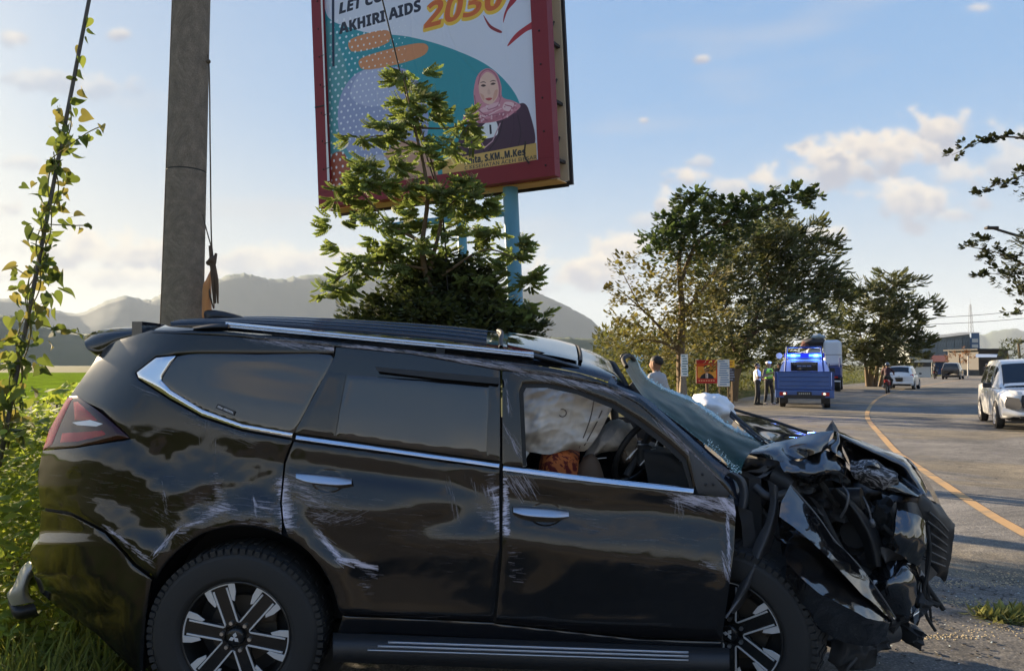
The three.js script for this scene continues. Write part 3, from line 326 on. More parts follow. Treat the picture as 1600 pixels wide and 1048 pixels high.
  const fr = [[1345, 470, D3, 34], [1380, 455, D3, 34], [1415, 460, D3, 30], [1360, 500, D3, 40], [1400, 500, D3, 40], [1435, 490, D3, 24], [1345, 530, D3, 34], [1385, 540, D3, 38], [1425, 530, D3, 28], [1335, 560, D3, 26], [1370, 570, D3, 24], [1410, 560, D3, 22], [1440, 515, D3, 18], [1330, 450, D3, 18], [1395, 435, D3, 18], [1325, 500, D3, 22], [1452, 470, D3, 8, .5], [1320, 540, D3, 26], [1435, 545, D3, 16]];
  tree('far_tree', 'round crowned tree with pale clustered trunks beyond the parked truck', 'tree', b3, [A([[1362, 604, D3], [1362, 570, D3], [1372, 520, D3], [1385, 460, D3]]).map((p, i) => i ? p : p.setY(0)), [0.2, 0.17, 0.12, 0.04]],
    [[A([[1368, 604, D3], [1374, 565, D3], [1400, 510, D3]]).map((p, i) => i ? p : p.setY(0)), [0.16, 0.12, 0.04]], [A([[1376, 604, D3], [1384, 570, D3], [1420, 520, D3]]).map((p, i) => i ? p : p.setY(0)), [0.16, 0.12, 0.04]], [A([[1356, 604, D3], [1352, 560, D3], [1340, 500, D3]]).map((p, i) => i ? p : p.setY(0)), [0.14, 0.1, 0.03]]],
    [[sprayGeo, leafMat([0.13, 0.15, 0.055], 0.5), clumpSpots(fr, 290, 0.6, 0.8), 0.35]]);
  // tree outside the frame whose branches reach in over the road
  const D4 = 11, b4 = new V3(9.6, 0, -11.5);
  const rb4 = [[1490, 240, D4, 9, 1.4], [1510, 225, D4, 9, 1.4], [1535, 218, D4, 10, 1.4], [1560, 216, D4, 10, 1.4], [1590, 215, D4, 12, 1.4], [1620, 215, D4, 20], [1535, 300, D4, 9, 1.4], [1555, 290, D4, 9, 1.4], [1575, 282, D4, 10, 1.4], [1598, 272, D4, 12, 1.4], [1625, 268, D4, 20], [1510, 383, D4, 8, 1.4], [1530, 375, D4, 12, 1.4], [1550, 390, D4, 12, 1.2], [1570, 398, D4, 16, 1], [1595, 402, D4, 20], [1540, 408, D4, 10, 1.3], [1560, 425, D4, 14, 1.2], [1585, 430, D4, 18], [1535, 427, D4, 9, 1.3], [1590, 455, D4, 14], [1600, 478, D4, 12], [1580, 490, D4, 7, .8], [1620, 440, D4, 40], [1660, 380, D4, 60], [1690, 280, D4, 60], [1720, 200, D4, 70], [1740, 420, D4, 60], [1570, 492, D4, 4, .8]];
  tree('overhanging_tree', 'small leaved tree reaching thin branches over the white minivan', 'tree', b4, [[b4, new V3(9.7, 2, -11.5), at(1740, 330, D4), at(1720, 200, D4)], [0.14, 0.12, 0.08, 0.03]],
    [[A([[1735, 320, D4], [1640, 230, D4], [1560, 214, D4], [1488, 242, D4]]), [0.05, 0.02, 0.01, 0.003]], [A([[1735, 350, D4], [1650, 270, D4], [1580, 280, D4], [1530, 302, D4]]), [0.04, 0.018, 0.008, 0.003]], [A([[1740, 420, D4], [1640, 430, D4], [1570, 398, D4], [1505, 383, D4]]), [0.05, 0.02, 0.01, 0.003]], [A([[1620, 430, D4], [1580, 428, D4], [1530, 427, D4]]), [0.012, 0.008, 0.003]], [A([[1640, 440, D4], [1605, 470, D4], [1580, 492, D4]]), [0.01, 0.006, 0.003]]],
    [[broadGeo, leafMat([0.05, 0.065, 0.025], 0.3), clumpSpots(rb4, 420, 0.08, 0.9), 0.35]]);
}
// verge: weeds and grass tufts
function scatter(n, area, f) { const out = []; for (let i = 0; i < n; i++) { const p = area(); if (p) f(out, p); } return out; }
const bladeGeo = (() => { const g = new THREE.PlaneGeometry(0.06, 1, 1, 4).translate(0, 0.5, 0), p = g.attributes.position; for (let i = 0; i < p.count; i++) { const y = p.getY(i); p.setX(i, p.getX(i) * (1 - y * 0.9)); p.setZ(i, y * y * 0.5); } g.computeVertexNormals(); return g; })();
const roadEdgeX = (z) => { let best = 0, bd = 1e9; for (let i = 0; i < CLn; i += 2) { const e = Math.abs(CLp[i].z - z); if (e < bd) { bd = e; best = i; } } const t = CLt[best]; return CLp[best].x - 5.7 / Math.max(0.3, Math.abs(t.z)); };
function field(name, label, category, geo, mat, spots, hue) { const m = leaves(numbered(name), geo, mat, null, spots, hue); tag(m, label, category, null, 'stuff'); return m; }
{
  const s = []; for (let i = 0; i < 46000; i++) { const z = -3.2 - 14 * rnd() ** 1.6, ex = roadEdgeX(z) - 0.1, x = ex - 7 * rnd() ** 1.2; if (fbm(x * 1.2, 0, z * 1.2, 3) < -0.12) continue; s.push([new V3(x, 0, z), rr(0.08, 0.26) * (1 + fbm(x, 3, z, 2)), null]); }
  const m = new THREE.InstancedMesh(bladeGeo, leafMat([0.2, 0.25, 0.045], 0.5), s.length), o = new THREE.Object3D(); s.forEach(([p, k], i) => { o.position.copy(p); o.rotation.set(rr(-0.3, 0.5), rr(0, 6.28), 0, 'YXZ'); o.scale.set(k * 1.3, k, k); o.updateMatrix(); m.setMatrixAt(i, o.matrix); const q = rr(0.6, 1.3), y = rr(0, 0.5); m.setColorAt(i, C(q * (1 + y), q * (1 + y * 0.3), q)); }); m.name = 'grass'; shadow(m); tag(m, 'rough green grass growing on the verge under the suv', 'grass', null, 'stuff'); scene.add(m);
  const w = []; for (let i = 0; i < 7500; i++) { const px = rr(-120, 300), d = rr(4.0, 7.5), top = mix(640, 900, sstep(-100, 330, px) ** 1.0); const p = at(px, 640, d); const hmax = Math.max(0.12, (1.15 - 0.35 * fbm(p.x * 1.5, 1, p.z * 1.5, 3) * 2) * sstep(-1.35, -2.35, p.x) * sstep(3.9, 4.5, d) + 0.14); const y = hmax * rnd() ** 0.7; if (p.z > -5.35 && p.x > -2.3 && y > 0.16) continue; w.push([new V3(p.x, y, p.z), rr(0.06, 0.11), new V3(rr(-1, 1), 0.3, rr(-1, 1))]); }
  field('weeds', 'broad leaved weeds and creepers heaped behind the suv tailgate', 'weeds', leafShape, leafMat([0.28, 0.36, 0.05], 0.62), w.map(([p, k, d]) => [p, k * rr(0.45, 0.9), d]), 0.4);
  // roadside undergrowth by the posters and under the far trees
  const u = []; for (let i = 0; i < 9000; i++) { const px = rr(930, 1230), d = rr(30, 42), p = at(px, 600, d); if (p.x > roadEdgeX(-d) - 0.6) continue; const h = rr(0, 1) ** 0.8 * (0.5 + 1.6 * sstep(31, 38, d)) * (1 + fbm(p.x, 0, p.z, 2)); u.push([new V3(p.x, h, p.z), rr(0.16, 0.3), new V3(rr(-1, 1), 0.2, 1)]); }
  for (let i = 0; i < 3000; i++) { const d = rr(48, 78), p = at(rr(1290, 1400), 600, d); const ex = roadEdgeX(-d); p.x = ex - 0.8 - rr(0, 6); u.push([new V3(p.x, rr(0, 1) ** 1.2 * 0.9, p.z), rr(0.18, 0.35), new V3(rr(-1, 1), 0.2, 1)]); }
  field('undergrowth', 'sunlit green undergrowth along the verge below the roadside trees', 'undergrowth', leafGeo, leafMat([0.16, 0.18, 0.04], 0.5), u, 0.4);
  // backdrop thicket between the trunks
  const th = []; for (let i = 0; i < 12000; i++) { const d = rr(38, 52), p = at(rr(930, 1320), 600, d); if (p.x > roadEdgeX(-d) - 2) continue; const h = rr(0, 1) * 3.6 * (1 + 0.5 * fbm(p.x * 0.4, 0, p.z * 0.4, 3)); th.push([new V3(p.x, h, p.z), rr(0.3, 0.55), new V3(rr(-1, 1), 0.2, 1)]); }
  field('thicket', 'yellow green thicket filling the gap behind the roadside trees', 'thicket', leafGeo, leafMat([0.13, 0.14, 0.04], 0.45), th, 0.45);
  // trees on the other side of the road, behind the photographer, that the dark paint mirrors
  const tr = []; for (let k = 0; k < 15; k++) { const x = -46 + k * 6.6 + rr(-2, 2), z = 46 + rr(0, 12), h = rr(2.2, 4.6); for (let i = 0; i < 420; i++) { const v = new V3(rr(-1, 1), rr(-1, 1), rr(-1, 1)); if (v.length() > 1) continue; tr.push([new V3(x + v.x * 2.8, h * 0.62 + v.y * h * 0.42, z + v.z * 2.6), rr(0.5, 0.9), v]); } }
  field('far_side_trees', 'row of trees across the road mirrored in the black doors', 'trees', leafGeo, leafMat([0.09, 0.1, 0.03], 0.3), tr, 0.4);
  // stray grass torn onto the asphalt
  const g2 = []; const c = gnd(1578, 965); for (let i = 0; i < 420; i++) g2.push([new V3(c.x + (rnd() + rnd() - 1) * 0.26, rr(0.004, 0.02), c.z + (rnd() + rnd() - 1) * 0.16), rr(0.05, 0.12), new V3(rr(-1, 1), 0, rr(-1, 1))]);
  field('torn_grass', 'small heap of torn yellow green grass on the asphalt', 'grass', leafGeo, leafMat([0.26, 0.27, 0.07], 0.4), g2, 0.4);
}
{ // crooked stakes of the field fence
  for (const [x, y0, y1] of [[73, 622, 648], [88, 618, 645], [98, 625, 648], [57, 626, 650], [104, 620, 646]]) { const d = 17 + rr(0, 1.5), b = at(x, y1, d); b.y = 0; const s = thing('fence_stake', 'thin crooked wooden stake at the edge of the rice field', 'stake', b, 'stakes along the rice field'); const t = at(x + rr(-2, 2), y0, d); wpart('stick', limb([b, b.clone().lerp(t, 0.5).add(new V3(0.02, 0, 0)), t], [0.03, 0.028, 0.02], 6), bark, s); }
}
// ------------------------------------------------------------------ the wrecked SUV
const carBase = at(700, 570, 4.35); carBase.y = 0;
const suv = thing('wrecked_suv', 'black suv with crushed front, scraped side and shattered windshield', 'car', carBase);
// side surface: depth of the near flank along the ray through a place, from the tilt of the panel at each height
const tiltKeys = [[-260, 20], [-190, 15], [-120, 10], [-60, 7], [-22, 5], [-10, 1], [2, 1], [14, 13], [45, 15], [66, 8], [90, -1], [130, -4], [170, -5], [300, -8], [380, -11]];
const sideTab = (() => { const tab = {}; let d = 0; const tl = (s) => { for (let i = 0; i < tiltKeys.length - 1; i++) if (s <= tiltKeys[i + 1][0]) { const a = tiltKeys[i], b = tiltKeys[i + 1]; return mix(a[1], b[1], sstep(0, 1, (s - a[0]) / (b[0] - a[0]))); } return tiltKeys.at(-1)[1]; };
  for (let s = 150; s >= -330; s--) { tab[s] = d; d += Math.tan(Math.max(-20, tl(s)) * R) * 0.00287; } d = 0; for (let s = 150; s <= 460; s++) { tab[s] = d; d -= Math.tan(tl(s) * R) * 0.00287; } return tab; })();
const shoulder = (px) => 681 + (px - 203) * 0.147 - sstep(900, 1200, px) * 6;
function rearEdge(py) { const k = [[505, 190], [540, 168], [560, 150], [600, 120], [640, 92], [700, 64], [760, 58], [830, 62], [850, 48], [900, 48], [925, 58], [960, 80], [1100, 90]]; for (let i = 0; i < k.length - 1; i++) if (py <= k[i + 1][0]) return mix(k[i][1], k[i + 1][1], Math.max(0, (py - k[i][0]) / (k[i + 1][0] - k[i][0]))); return 90; }
const WCX = 375, WCY = 988;
const dentScale = 0.8, dents = [ // px, py, rx, ry, turn (deg), metres (positive = pushed in)
  [165, 765, 60, 30, 20, 0.03], [255, 735, 34, 40, 60, 0.03], [205, 800, 44, 26, 30, 0.025], [300, 760, 50, 26, -20, -0.016], [330, 800, 40, 40, 0, 0.03], [395, 770, 36, 46, 10, 0.024], [125, 720, 50, 22, 10, -0.014],
  [260, 840, 36, 20, 40, 0.022], [215, 850, 30, 16, 30, -0.012], [430, 800, 24, 60, 0, 0.02], [480, 820, 50, 22, 30, 0.022], [560, 795, 60, 26, 8, -0.012], [640, 770, 120, 32, 8, -0.016], [735, 770, 26, 50, -10, 0.026], [700, 815, 80, 24, -8, 0.022], [600, 742, 90, 14, 8, 0.012],
  [515, 855, 34, 18, 30, 0.02], [560, 880, 26, 14, 10, -0.014], [590, 900, 60, 40, 0, 0.012], [770, 820, 18, 80, 0, 0.014], [840, 785, 50, 26, 10, 0.014], [920, 810, 110, 30, 8, 0.014], [850, 925, 34, 30, 0, -0.01], [820, 905, 40, 40, 0, 0.008], [1020, 790, 80, 24, 8, 0.02], [1110, 800, 40, 40, 0, 0.03], [1130, 860, 26, 60, 5, 0.022], [1000, 900, 140, 60, 0, 0.012],
  [440, 600, 120, 30, 8, 0.004], [650, 650, 90, 40, 8, 0.003], [690, 900, 90, 50, 0, 0.012], [640, 960, 120, 14, 2, -0.008], [950, 975, 160, 14, 2, -0.008],
];
const soft = (px, py) => {
  let d = 0; for (const [x, y, rx, ry, a, m] of dents) { const dx = px - x, dy = py - y; if (Math.abs(dx) > 3 * Math.max(rx, ry) || Math.abs(dy) > 3 * Math.max(rx, ry)) continue; const c = Math.cos(a * R), s = Math.sin(a * R), u = (dx * c + dy * s) / rx, v = (-dx * s + dy * c) / ry; d += dentScale * m * Math.exp(-(u * u + v * v)); }
  return d;
};
function sideDepth(px, py) {
  const s = py - shoulder(px), k = Math.max(-329, Math.min(459, s)), f = Math.floor(k);
  let d = 3.43 + mix(sideTab[f], sideTab[f + 1] ?? sideTab[f], k - f);
  const e = px - rearEdge(py), sc = 150; if (e < sc) d += 0.34 * (1 - Math.max(0, e) / sc) ** 2.6;
  const ra = Math.hypot((px - WCX) / 153, (py - WCY + 3) / 165); if (ra < 1.6) d -= 0.035 * sstep(1.38, 1.08, ra);
  d += soft(px, py);
  if (s > -30 && s < 220) { const w = sstep(-30, 10, s) * sstep(220, 150, s); const z = mix(0.8, 0.16, sstep(420, 560, px)) + 0.25 * sstep(1020, 1120, px); d += 0.5 * w * z * (0.016 * PN.noise(px / 46, py / 40, 2.2) + 0.007 * PN.noise(px / 17, py / 15, 5.1)); }
  return d;
}
const sideAt = (px, py, off = 0) => at(px, py, sideDepth(px, py) + off);
const inPoly = (p, x, y) => { let c = false; for (let i = 0, j = p.length - 1; i < p.length; j = i++) { const [xi, yi] = p[i], [xj, yj] = p[j]; if ((yi > y) !== (yj > y) && x < (xj - xi) * (y - yi) / (yj - yi) + xi) c = !c; } return c; };
function edgeDist(p, x, y) { let m = 1e9; for (let i = 0, j = p.length - 1; i < p.length; j = i++) { const [ax, ay] = p[j], [bx, by] = p[i], dx = bx - ax, dy = by - ay, t = Math.max(0, Math.min(1, ((x - ax) * dx + (y - ay) * dy) / (dx * dx + dy * dy || 1))); m = Math.min(m, Math.hypot(x - ax - dx * t, y - ay - dy * t)); } return m; }
function clipCell(poly, x0, y0, x1, y1) {
  let p = poly; const cut = (inside, inter) => { const o = []; for (let i = 0; i < p.length; i++) { const a = p[i], b = p[(i + 1) % p.length], ia = inside(a), ib = inside(b); if (ia) o.push(a); if (ia !== ib) o.push(inter(a, b)); } p = o; };
  const ix = (X) => (a, b) => [X, a[1] + (b[1] - a[1]) * (X - a[0]) / (b[0] - a[0])], iy = (Y) => (a, b) => [a[0] + (b[0] - a[0]) * (Y - a[1]) / (b[1] - a[1]), Y];
  cut((a) => a[0] >= x0, ix(x0)); if (p.length) cut((a) => a[0] <= x1, ix(x1)); if (p.length) cut((a) => a[1] >= y0, iy(y0)); if (p.length) cut((a) => a[1] <= y1, iy(y1)); return p;
}
// a sheet of metal or glass with the outline poly, its surface given by depthFn; with turned-in edges
function panel(poly, { depth = sideDepth, off = 0, cell = 5, bevel = 0.005, bw = 4, flange = 0.025 } = {}) {
  const xs = poly.map((p) => p[0]), ys = poly.map((p) => p[1]), X0 = Math.min(...xs), X1 = Math.max(...xs), Y0 = Math.min(...ys), Y1 = Math.max(...ys);
  const pos = [], uv = [], idx = [], map = new Map();
  const pt = (x, y) => { const e = bevel ? edgeDist(poly, x, y) : 99; return at(x, y, depth(x, y) + off + (e < bw ? bevel * (1 - e / bw) ** 2 : 0)); };
  const vid = (x, y) => { const k = x.toFixed(2) + ',' + y.toFixed(2); let i = map.get(k); if (i === undefined) { i = pos.length / 3; map.set(k, i); const p = pt(x, y); pos.push(p.x, p.y, p.z); uv.push((p.x + 2.5) / 4.4, (p.y + 0.2) / 2.2); } return i; };
  const segs = poly.map((p, i) => [p, poly[(i + 1) % poly.length]]);
  for (let x = Math.floor(X0 / cell) * cell; x < X1; x += cell) for (let y = Math.floor(Y0 / cell) * cell; y < Y1; y += cell) {
    const x1 = x + cell, y1 = y + cell;
    const near = segs.some(([a, b]) => !(Math.max(a[0], b[0]) < x || Math.min(a[0], b[0]) > x1 || Math.max(a[1], b[1]) < y || Math.min(a[1], b[1]) > y1));
    if (!near) { if (!inPoly(poly, x + cell / 2, y + cell / 2)) continue; const a = vid(x, y), b = vid(x1, y), c = vid(x1, y1), d = vid(x, y1); idx.push(a, d, b, b, d, c); continue; }
    const q = clipCell(poly, x, y, x1, y1).filter((p, i, A) => { const o = A[(i + 1) % A.length]; return Math.hypot(p[0] - o[0], p[1] - o[1]) > 0.01; }); if (q.length < 3) continue;
    let area = 0; q.forEach((p, i) => { const o = q[(i + 1) % q.length]; area += p[0] * o[1] - o[0] * p[1]; }); if (Math.abs(area) < 0.02) continue;
    for (const [a, b, c] of THREE.ShapeUtils.triangulateShape(q.map((p) => new THREE.Vector2(p[0], p[1])), [])) { const cr2 = (q[b][0] - q[a][0]) * (q[c][1] - q[a][1]) - (q[c][0] - q[a][0]) * (q[b][1] - q[a][1]); if (Math.abs(cr2) < 1e-3) continue; const A = vid(...q[a]), B = vid(...q[b]), D = vid(...q[c]); if (cr2 > 0) idx.push(A, D, B); else idx.push(A, B, D); }
  }
  const g = new THREE.BufferGeometry(); g.setAttribute('position', new THREE.Float32BufferAttribute(pos, 3)); g.setAttribute('uv', new THREE.Float32BufferAttribute(uv, 2)); g.setIndex(idx); g.computeVertexNormals();
  if (!flange) return g;
  const fp = [], fu = [], fi = []; let n = 0;
  for (const [a, b] of segs) { const L = Math.hypot(b[0] - a[0], b[1] - a[1]), m = Math.max(1, Math.ceil(L / 8)); for (let i = 0; i <= m; i++) { const x = mix(a[0], b[0], i / m), y = mix(a[1], b[1], i / m), p = pt(x, y), q = p.clone(); q.z -= flange; fp.push(p.x, p.y, p.z, q.x, q.y, q.z); fu.push(0.99, 0.99, 0.99, 0.99); if (i) fi.push(n - 2, n - 1, n, n, n - 1, n + 1); n += 2; } }
  const f = new THREE.BufferGeometry(); f.setAttribute('position', new THREE.Float32BufferAttribute(fp, 3)); f.setAttribute('uv', new THREE.Float32BufferAttribute(fu, 2)); f.setIndex(fi); f.computeVertexNormals();
  return merge([g, f]);
}
const arc = (cx, cy, rx, ry, a0, a1, n = 24) => Array.from({ length: n + 1 }, (_, i) => { const a = mix(a0, a1, i / n) * R; return [cx + Math.cos(a) * rx, cy - Math.sin(a) * ry]; });

// paint with scrape marks: bare primer and white scuffs where the photograph shows them
const scrapeStrokes = [];
const scr = (x0, y0, x1, y1, n, len, ang, spread, al = 0.5, wd = 1) => { for (let i = 0; i < n; i++) { const t = rnd(), x = mix(x0, x1, t) + (rnd() + rnd() - 1) * spread, y = mix(y0, y1, t) + (rnd() + rnd() - 1) * spread, a = (ang + rr(-10, 10)) * R, L = len * rr(0.3, 1.2); scrapeStrokes.push([x, y, x + Math.cos(a) * L, y + Math.sin(a) * L, al * rr(0.3, 1), wd * rr(0.5, 1.5)]); } };
scr(437, 748, 440, 832, 180, 16, -8, 8, 0.75, 1.2); scr(440, 750, 442, 835, 60, 6, 80, 3, 0.9, 1.6); scr(455, 750, 520, 800, 90, 26, 14, 22, 0.5); scr(390, 790, 440, 800, 60, 22, 5, 14, 0.55); scr(330, 745, 345, 800, 70, 12, 0, 10, 0.5); scr(310, 800, 350, 790, 60, 18, 10, 10, 0.6); scr(252, 750, 258, 800, 30, 10, 70, 4, 0.5);
scr(160, 820, 235, 880, 100, 14, 30, 6, 0.7, 1.3); scr(235, 870, 275, 830, 70, 14, -50, 5, 0.6, 1.3); scr(275, 830, 330, 800, 80, 16, -10, 8, 0.6); scr(395, 770, 400, 800, 30, 10, 80, 4, 0.6);
scr(490, 825, 525, 870, 90, 18, 40, 7, 0.7, 1.3); scr(522, 872, 575, 885, 60, 22, 12, 4, 0.85, 1.5); scr(560, 885, 580, 900, 30, 16, 10, 8, 0.5); scr(562, 905, 570, 925, 30, 14, -4, 8, 0.4); scr(480, 812, 560, 815, 60, 22, -20, 12, 0.4);
scr(700, 740, 712, 800, 24, 22, 80, 8, 0.4); scr(768, 760, 778, 835, 90, 16, -10, 6, 0.7); scr(755, 760, 780, 780, 30, 26, 70, 8, 0.55); scr(786, 745, 789, 838, 140, 7, 0, 3, 0.9, 1.8); scr(790, 745, 820, 750, 70, 30, 60, 14, 0.55); scr(740, 785, 770, 820, 50, 16, 5, 12, 0.45); scr(795, 850, 805, 910, 30, 14, 0, 8, 0.5); scr(730, 745, 765, 770, 30, 22, 80, 10, 0.35);
scr(1040, 770, 1150, 790, 150, 26, 16, 12, 0.6); scr(1120, 770, 1150, 800, 110, 22, 50, 10, 0.7, 1.4); scr(1136, 800, 1140, 890, 110, 10, 80, 3, 0.75, 1.2); scr(1128, 860, 1136, 900, 60, 14, 70, 6, 0.6); scr(1090, 880, 1130, 885, 30, 14, 10, 10, 0.45); scr(1150, 868, 1154, 895, 30, 10, 80, 3, 0.6); scr(1060, 775, 1065, 800, 40, 14, 85, 10, 0.4);
scr(380, 527, 560, 545, 130, 34, 12, 8, 0.4); scr(540, 540, 800, 572, 300, 30, 14, 9, 0.42); scr(505, 545, 535, 547, 40, 20, -4, 3, 0.7); scr(800, 578, 980, 612, 200, 28, 22, 6, 0.5); scr(790, 585, 794, 640, 24, 18, 80, 3, 0.6); scr(785, 660, 808, 700, 40, 26, 60, 8, 0.5); scr(1020, 650, 1110, 740, 120, 26, 42, 5, 0.45);
scr(180, 590, 230, 610, 16, 40, 18, 14, 0.22); scr(270, 640, 390, 690, 60, 26, 14, 14, 0.3); scr(320, 650, 330, 690, 24, 18, 85, 20, 0.3); scr(210, 670, 270, 672, 16, 30, 5, 6, 0.25); scr(600, 830, 720, 840, 14, 60, 8, 8, 0.16); scr(300, 840, 420, 850, 40, 30, 10, 30, 0.2); scr(900, 850, 1100, 900, 40, 30, 5, 40, 0.15); scr(560, 960, 900, 985, 40, 70, 2, 6, 0.2);
scr(70, 760, 430, 800, 420, 22, 6, 46, 0.26, 0.7); scr(100, 730, 430, 760, 120, 30, 4, 24, 0.14, 0.7); scr(455, 770, 775, 860, 360, 28, 6, 60, 0.2, 0.7); scr(790, 780, 1140, 880, 340, 28, 6, 60, 0.2, 0.7); scr(430, 750, 450, 830, 160, 14, 0, 8, 0.6, 1); scr(760, 745, 782, 840, 140, 14, -8, 8, 0.55, 1); scr(1050, 775, 1150, 795, 120, 24, 14, 10, 0.6, 1); scr(300, 780, 430, 830, 150, 14, 0, 18, 0.4, 1); scr(230, 790, 300, 850, 80, 12, 30, 20, 0.35, 1); scr(455, 745, 500, 820, 130, 18, 10, 20, 0.45, 1); scr(1040, 775, 1148, 800, 160, 20, 20, 14, 0.5, 1); scr(380, 528, 900, 585, 260, 36, 11, 7, 0.35, 1);
function scrapeCanvas(bg, ink) { return canvas(2048, 1024, (c, w, h) => { c.fillStyle = bg; c.fillRect(0, 0, w, h); c.lineCap = 'round'; for (const [x0, y0, x1, y1, a, wd] of scrapeStrokes) { const p = sideAt(x0, y0), q = sideAt(x1, y1); c.strokeStyle = ink.replace('A', a.toFixed(2)); c.lineWidth = wd; c.beginPath(); c.moveTo((p.x + 2.5) / 4.4 * w, h - (p.y + 0.2) / 2.2 * h); c.lineTo((q.x + 2.5) / 4.4 * w, h - (q.y + 0.2) / 2.2 * h); c.stroke(); } }); }
const scrapeMap = scrapeCanvas('#141211', 'rgba(214,208,222,A)'), scrapeRough = scrapeCanvas('rgb(0,22,0)', 'rgba(0,210,0,A)'); scrapeRough.colorSpace = THREE.NoColorSpace;
const paint = phys(C(1, 1, 1), 1, { map: scrapeMap, roughnessMap: scrapeRough, ior: 1.62 });
const paintPlain = phys(C(0.009, 0.008, 0.008), 0.07, { ior: 1.75 });
const blackGloss = phys(C(0.006, 0.006, 0.007), 0.03, { ior: 1.7 });
const tint = phys(C(0.010, 0.010, 0.012), 0.015, { ior: 1.9 });
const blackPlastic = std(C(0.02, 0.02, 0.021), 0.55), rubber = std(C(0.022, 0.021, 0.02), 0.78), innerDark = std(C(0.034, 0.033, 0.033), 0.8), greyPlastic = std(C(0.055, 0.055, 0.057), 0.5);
const chrome = std(C(0.78, 0.79, 0.81), 0.13, { metalness: 1 }), satin = std(C(0.62, 0.62, 0.63), 0.3, { metalness: 1 }), alloy = std(C(0.62, 0.61, 0.6), 0.4, { metalness: 0.25 });

// --- flank panels
const archQ = arc(WCX + 2, WCY - 3, 153, 165, 196, 21, 30);     // rear wheel arch from the bumper side over to the door
const quarter = [[236, 516], [300, 517], [352, 520], [440, 526], [523, 535], [521, 552], [276, 553], [243, 556], [210, 582], [216, 594], [266, 626], [315, 653], [378, 674], [456, 688], [443, 722], [437, 785], [440, 815], ...arc(WCX + 2, WCY - 3, 153, 165, 66, 150, 14), [212, 880], [165, 828], [110, 800], [62, 792], [58, 740], [66, 704], [118, 700], [204, 686], [160, 640], [110, 617], [150, 560], [168, 540], [188, 530]];
const qp = wpart('quarter_panel', panel(quarter), paint, suv);
const bumperPoly = [[63, 797], [110, 805], [163, 833], [208, 884], [236, 905], [228, 960], [224, 1020], [222, 1060], [150, 990], [85, 945], [62, 925], [49, 890], [46, 862], [60, 845]];
const rb = wpart('rear_bumper', panel(bumperPoly, { off: 0.004 }), paint, suv);
wpart('bumper_corner_cap', loft([[[62, 836, 3.85], [52, 846, 3.83], [46, 862, 3.84]], [[68, 840, 3.77], [62, 852, 3.74], [60, 872, 3.75]]], 8, 4), satin, rb);
const glassQ = smoothPoly([[277, 557], [400, 554], [516, 555], [520, 560], [488, 620], [459, 676], [452, 678], [378, 664], [315, 641], [262, 608], [252, 594]], 3);
const qg = wpart('quarter_window', panel(glassQ, { off: 0.004, bevel: 0.003 }), tint, suv);
{ const tx = canvas(256, 64, (c, w, h) => { c.fillStyle = '#16171a'; c.fillRect(0, 0, w, h); c.fillStyle = '#e4e4e6'; c.font = 'bold 44px sans-serif'; c.textAlign = 'center'; c.fillText('the VKOOL', 128, 46, 248); }), a = sideAt(338, 636, 0), b = sideAt(366, 648, 0), q = new THREE.PlaneGeometry(0.088, 0.02); q.rotateX(-0.1).rotateZ(Math.atan2(b.y - a.y, b.x - a.x)); const m = sideAt(352, 640, -0.004); q.translate(m.x, m.y, m.z); wpart('film_sticker', q, std(C(1, 1, 1), 0.5, { map: tx }), qg); }
const dRear = [[459, 690], [780, 733], [780, 860], [774, 930], [770, 970], [545, 960], [534, 958], ...arc(WCX + 2, WCY - 3, 155, 167, 12, 62, 14), [443, 816], [440, 786], [446, 724]];
const rd = wpart('rear_door', panel(dRear), paint, suv);
const dRearUp = [[526, 536], [640, 548], [781, 566], [781, 720], [461, 676], [464, 668], [523, 556]];
wpart('window_frame', panel(dRearUp, { off: 0.003, bevel: 0.002 }), blackGloss, rd);
wpart('window_glass', panel([[543, 586], [660, 593], [764, 602], [760, 714], [640, 698], [526, 682], [530, 640]], { off: -0.002, bevel: 0.004, flange: 0.008 }), tint, rd);
wpart('rain_visor', panel([[586, 573], [780, 590], [780, 600], [690, 592], [590, 580]], { off: -0.03, flange: 0.03, bevel: 0 }), blackPlastic, rd);
wpart('pillar_trim', panel([[766, 601], [779, 600], [779, 718], [761, 715]], { off: -0.004, bevel: 0.002, flange: 0.008 }), blackGloss, rd);
wpart('pillar_trim', panel([[513, 580], [540, 584], [523, 681], [466, 673]], { off: -0.003, bevel: 0.002, flange: 0.008 }), blackGloss, rd);
const dFront = [[786, 734], [900, 746], [1086, 773], [1146, 778], [1150, 800], [1147, 860], [1138, 930], [1128, 1000], [1000, 996], [775, 972], [779, 930], [785, 860]];
const fd = wpart('front_door', panel(dFront), paint, suv);
const winF = [[811, 612], [817, 599], [856, 599], [904, 609], [961, 631], [1004, 659], [1047, 693], [1072, 716], [1081, 745], [1085, 762], [950, 745], [817, 727]];
const frameOut = [[785, 572], [860, 580], [940, 594], [1000, 622], [1060, 672], [1110, 722], [1148, 772], [1120, 772], [1085, 768], [950, 750], [785, 731]];
const frameF = [...frameOut.slice(0, 7), [1120, 773], [1084, 764], [1081, 745], [1072, 716], [1047, 693], [1004, 659], [961, 631], [904, 609], [856, 599], [817, 599], [811, 612], [817, 730], [785, 730]];
wpart('window_frame', panel(frameF, { off: 0.002, cell: 4, bevel: 0.006, bw: 6, flange: 0.05 }), paint, fd);
wpart('window_seal', panel([[811, 612], [817, 599], [856, 599], [904, 609], [961, 631], [1004, 659], [1047, 693], [1072, 716], [1084, 764], [1078, 762], [1066, 722], [1043, 700], [1000, 667], [957, 638], [902, 616], [855, 606], [822, 606], [818, 614], [823, 728], [817, 728]], { off: 0.012, cell: 4, bevel: 0, flange: 0.02 }), rubber, fd);
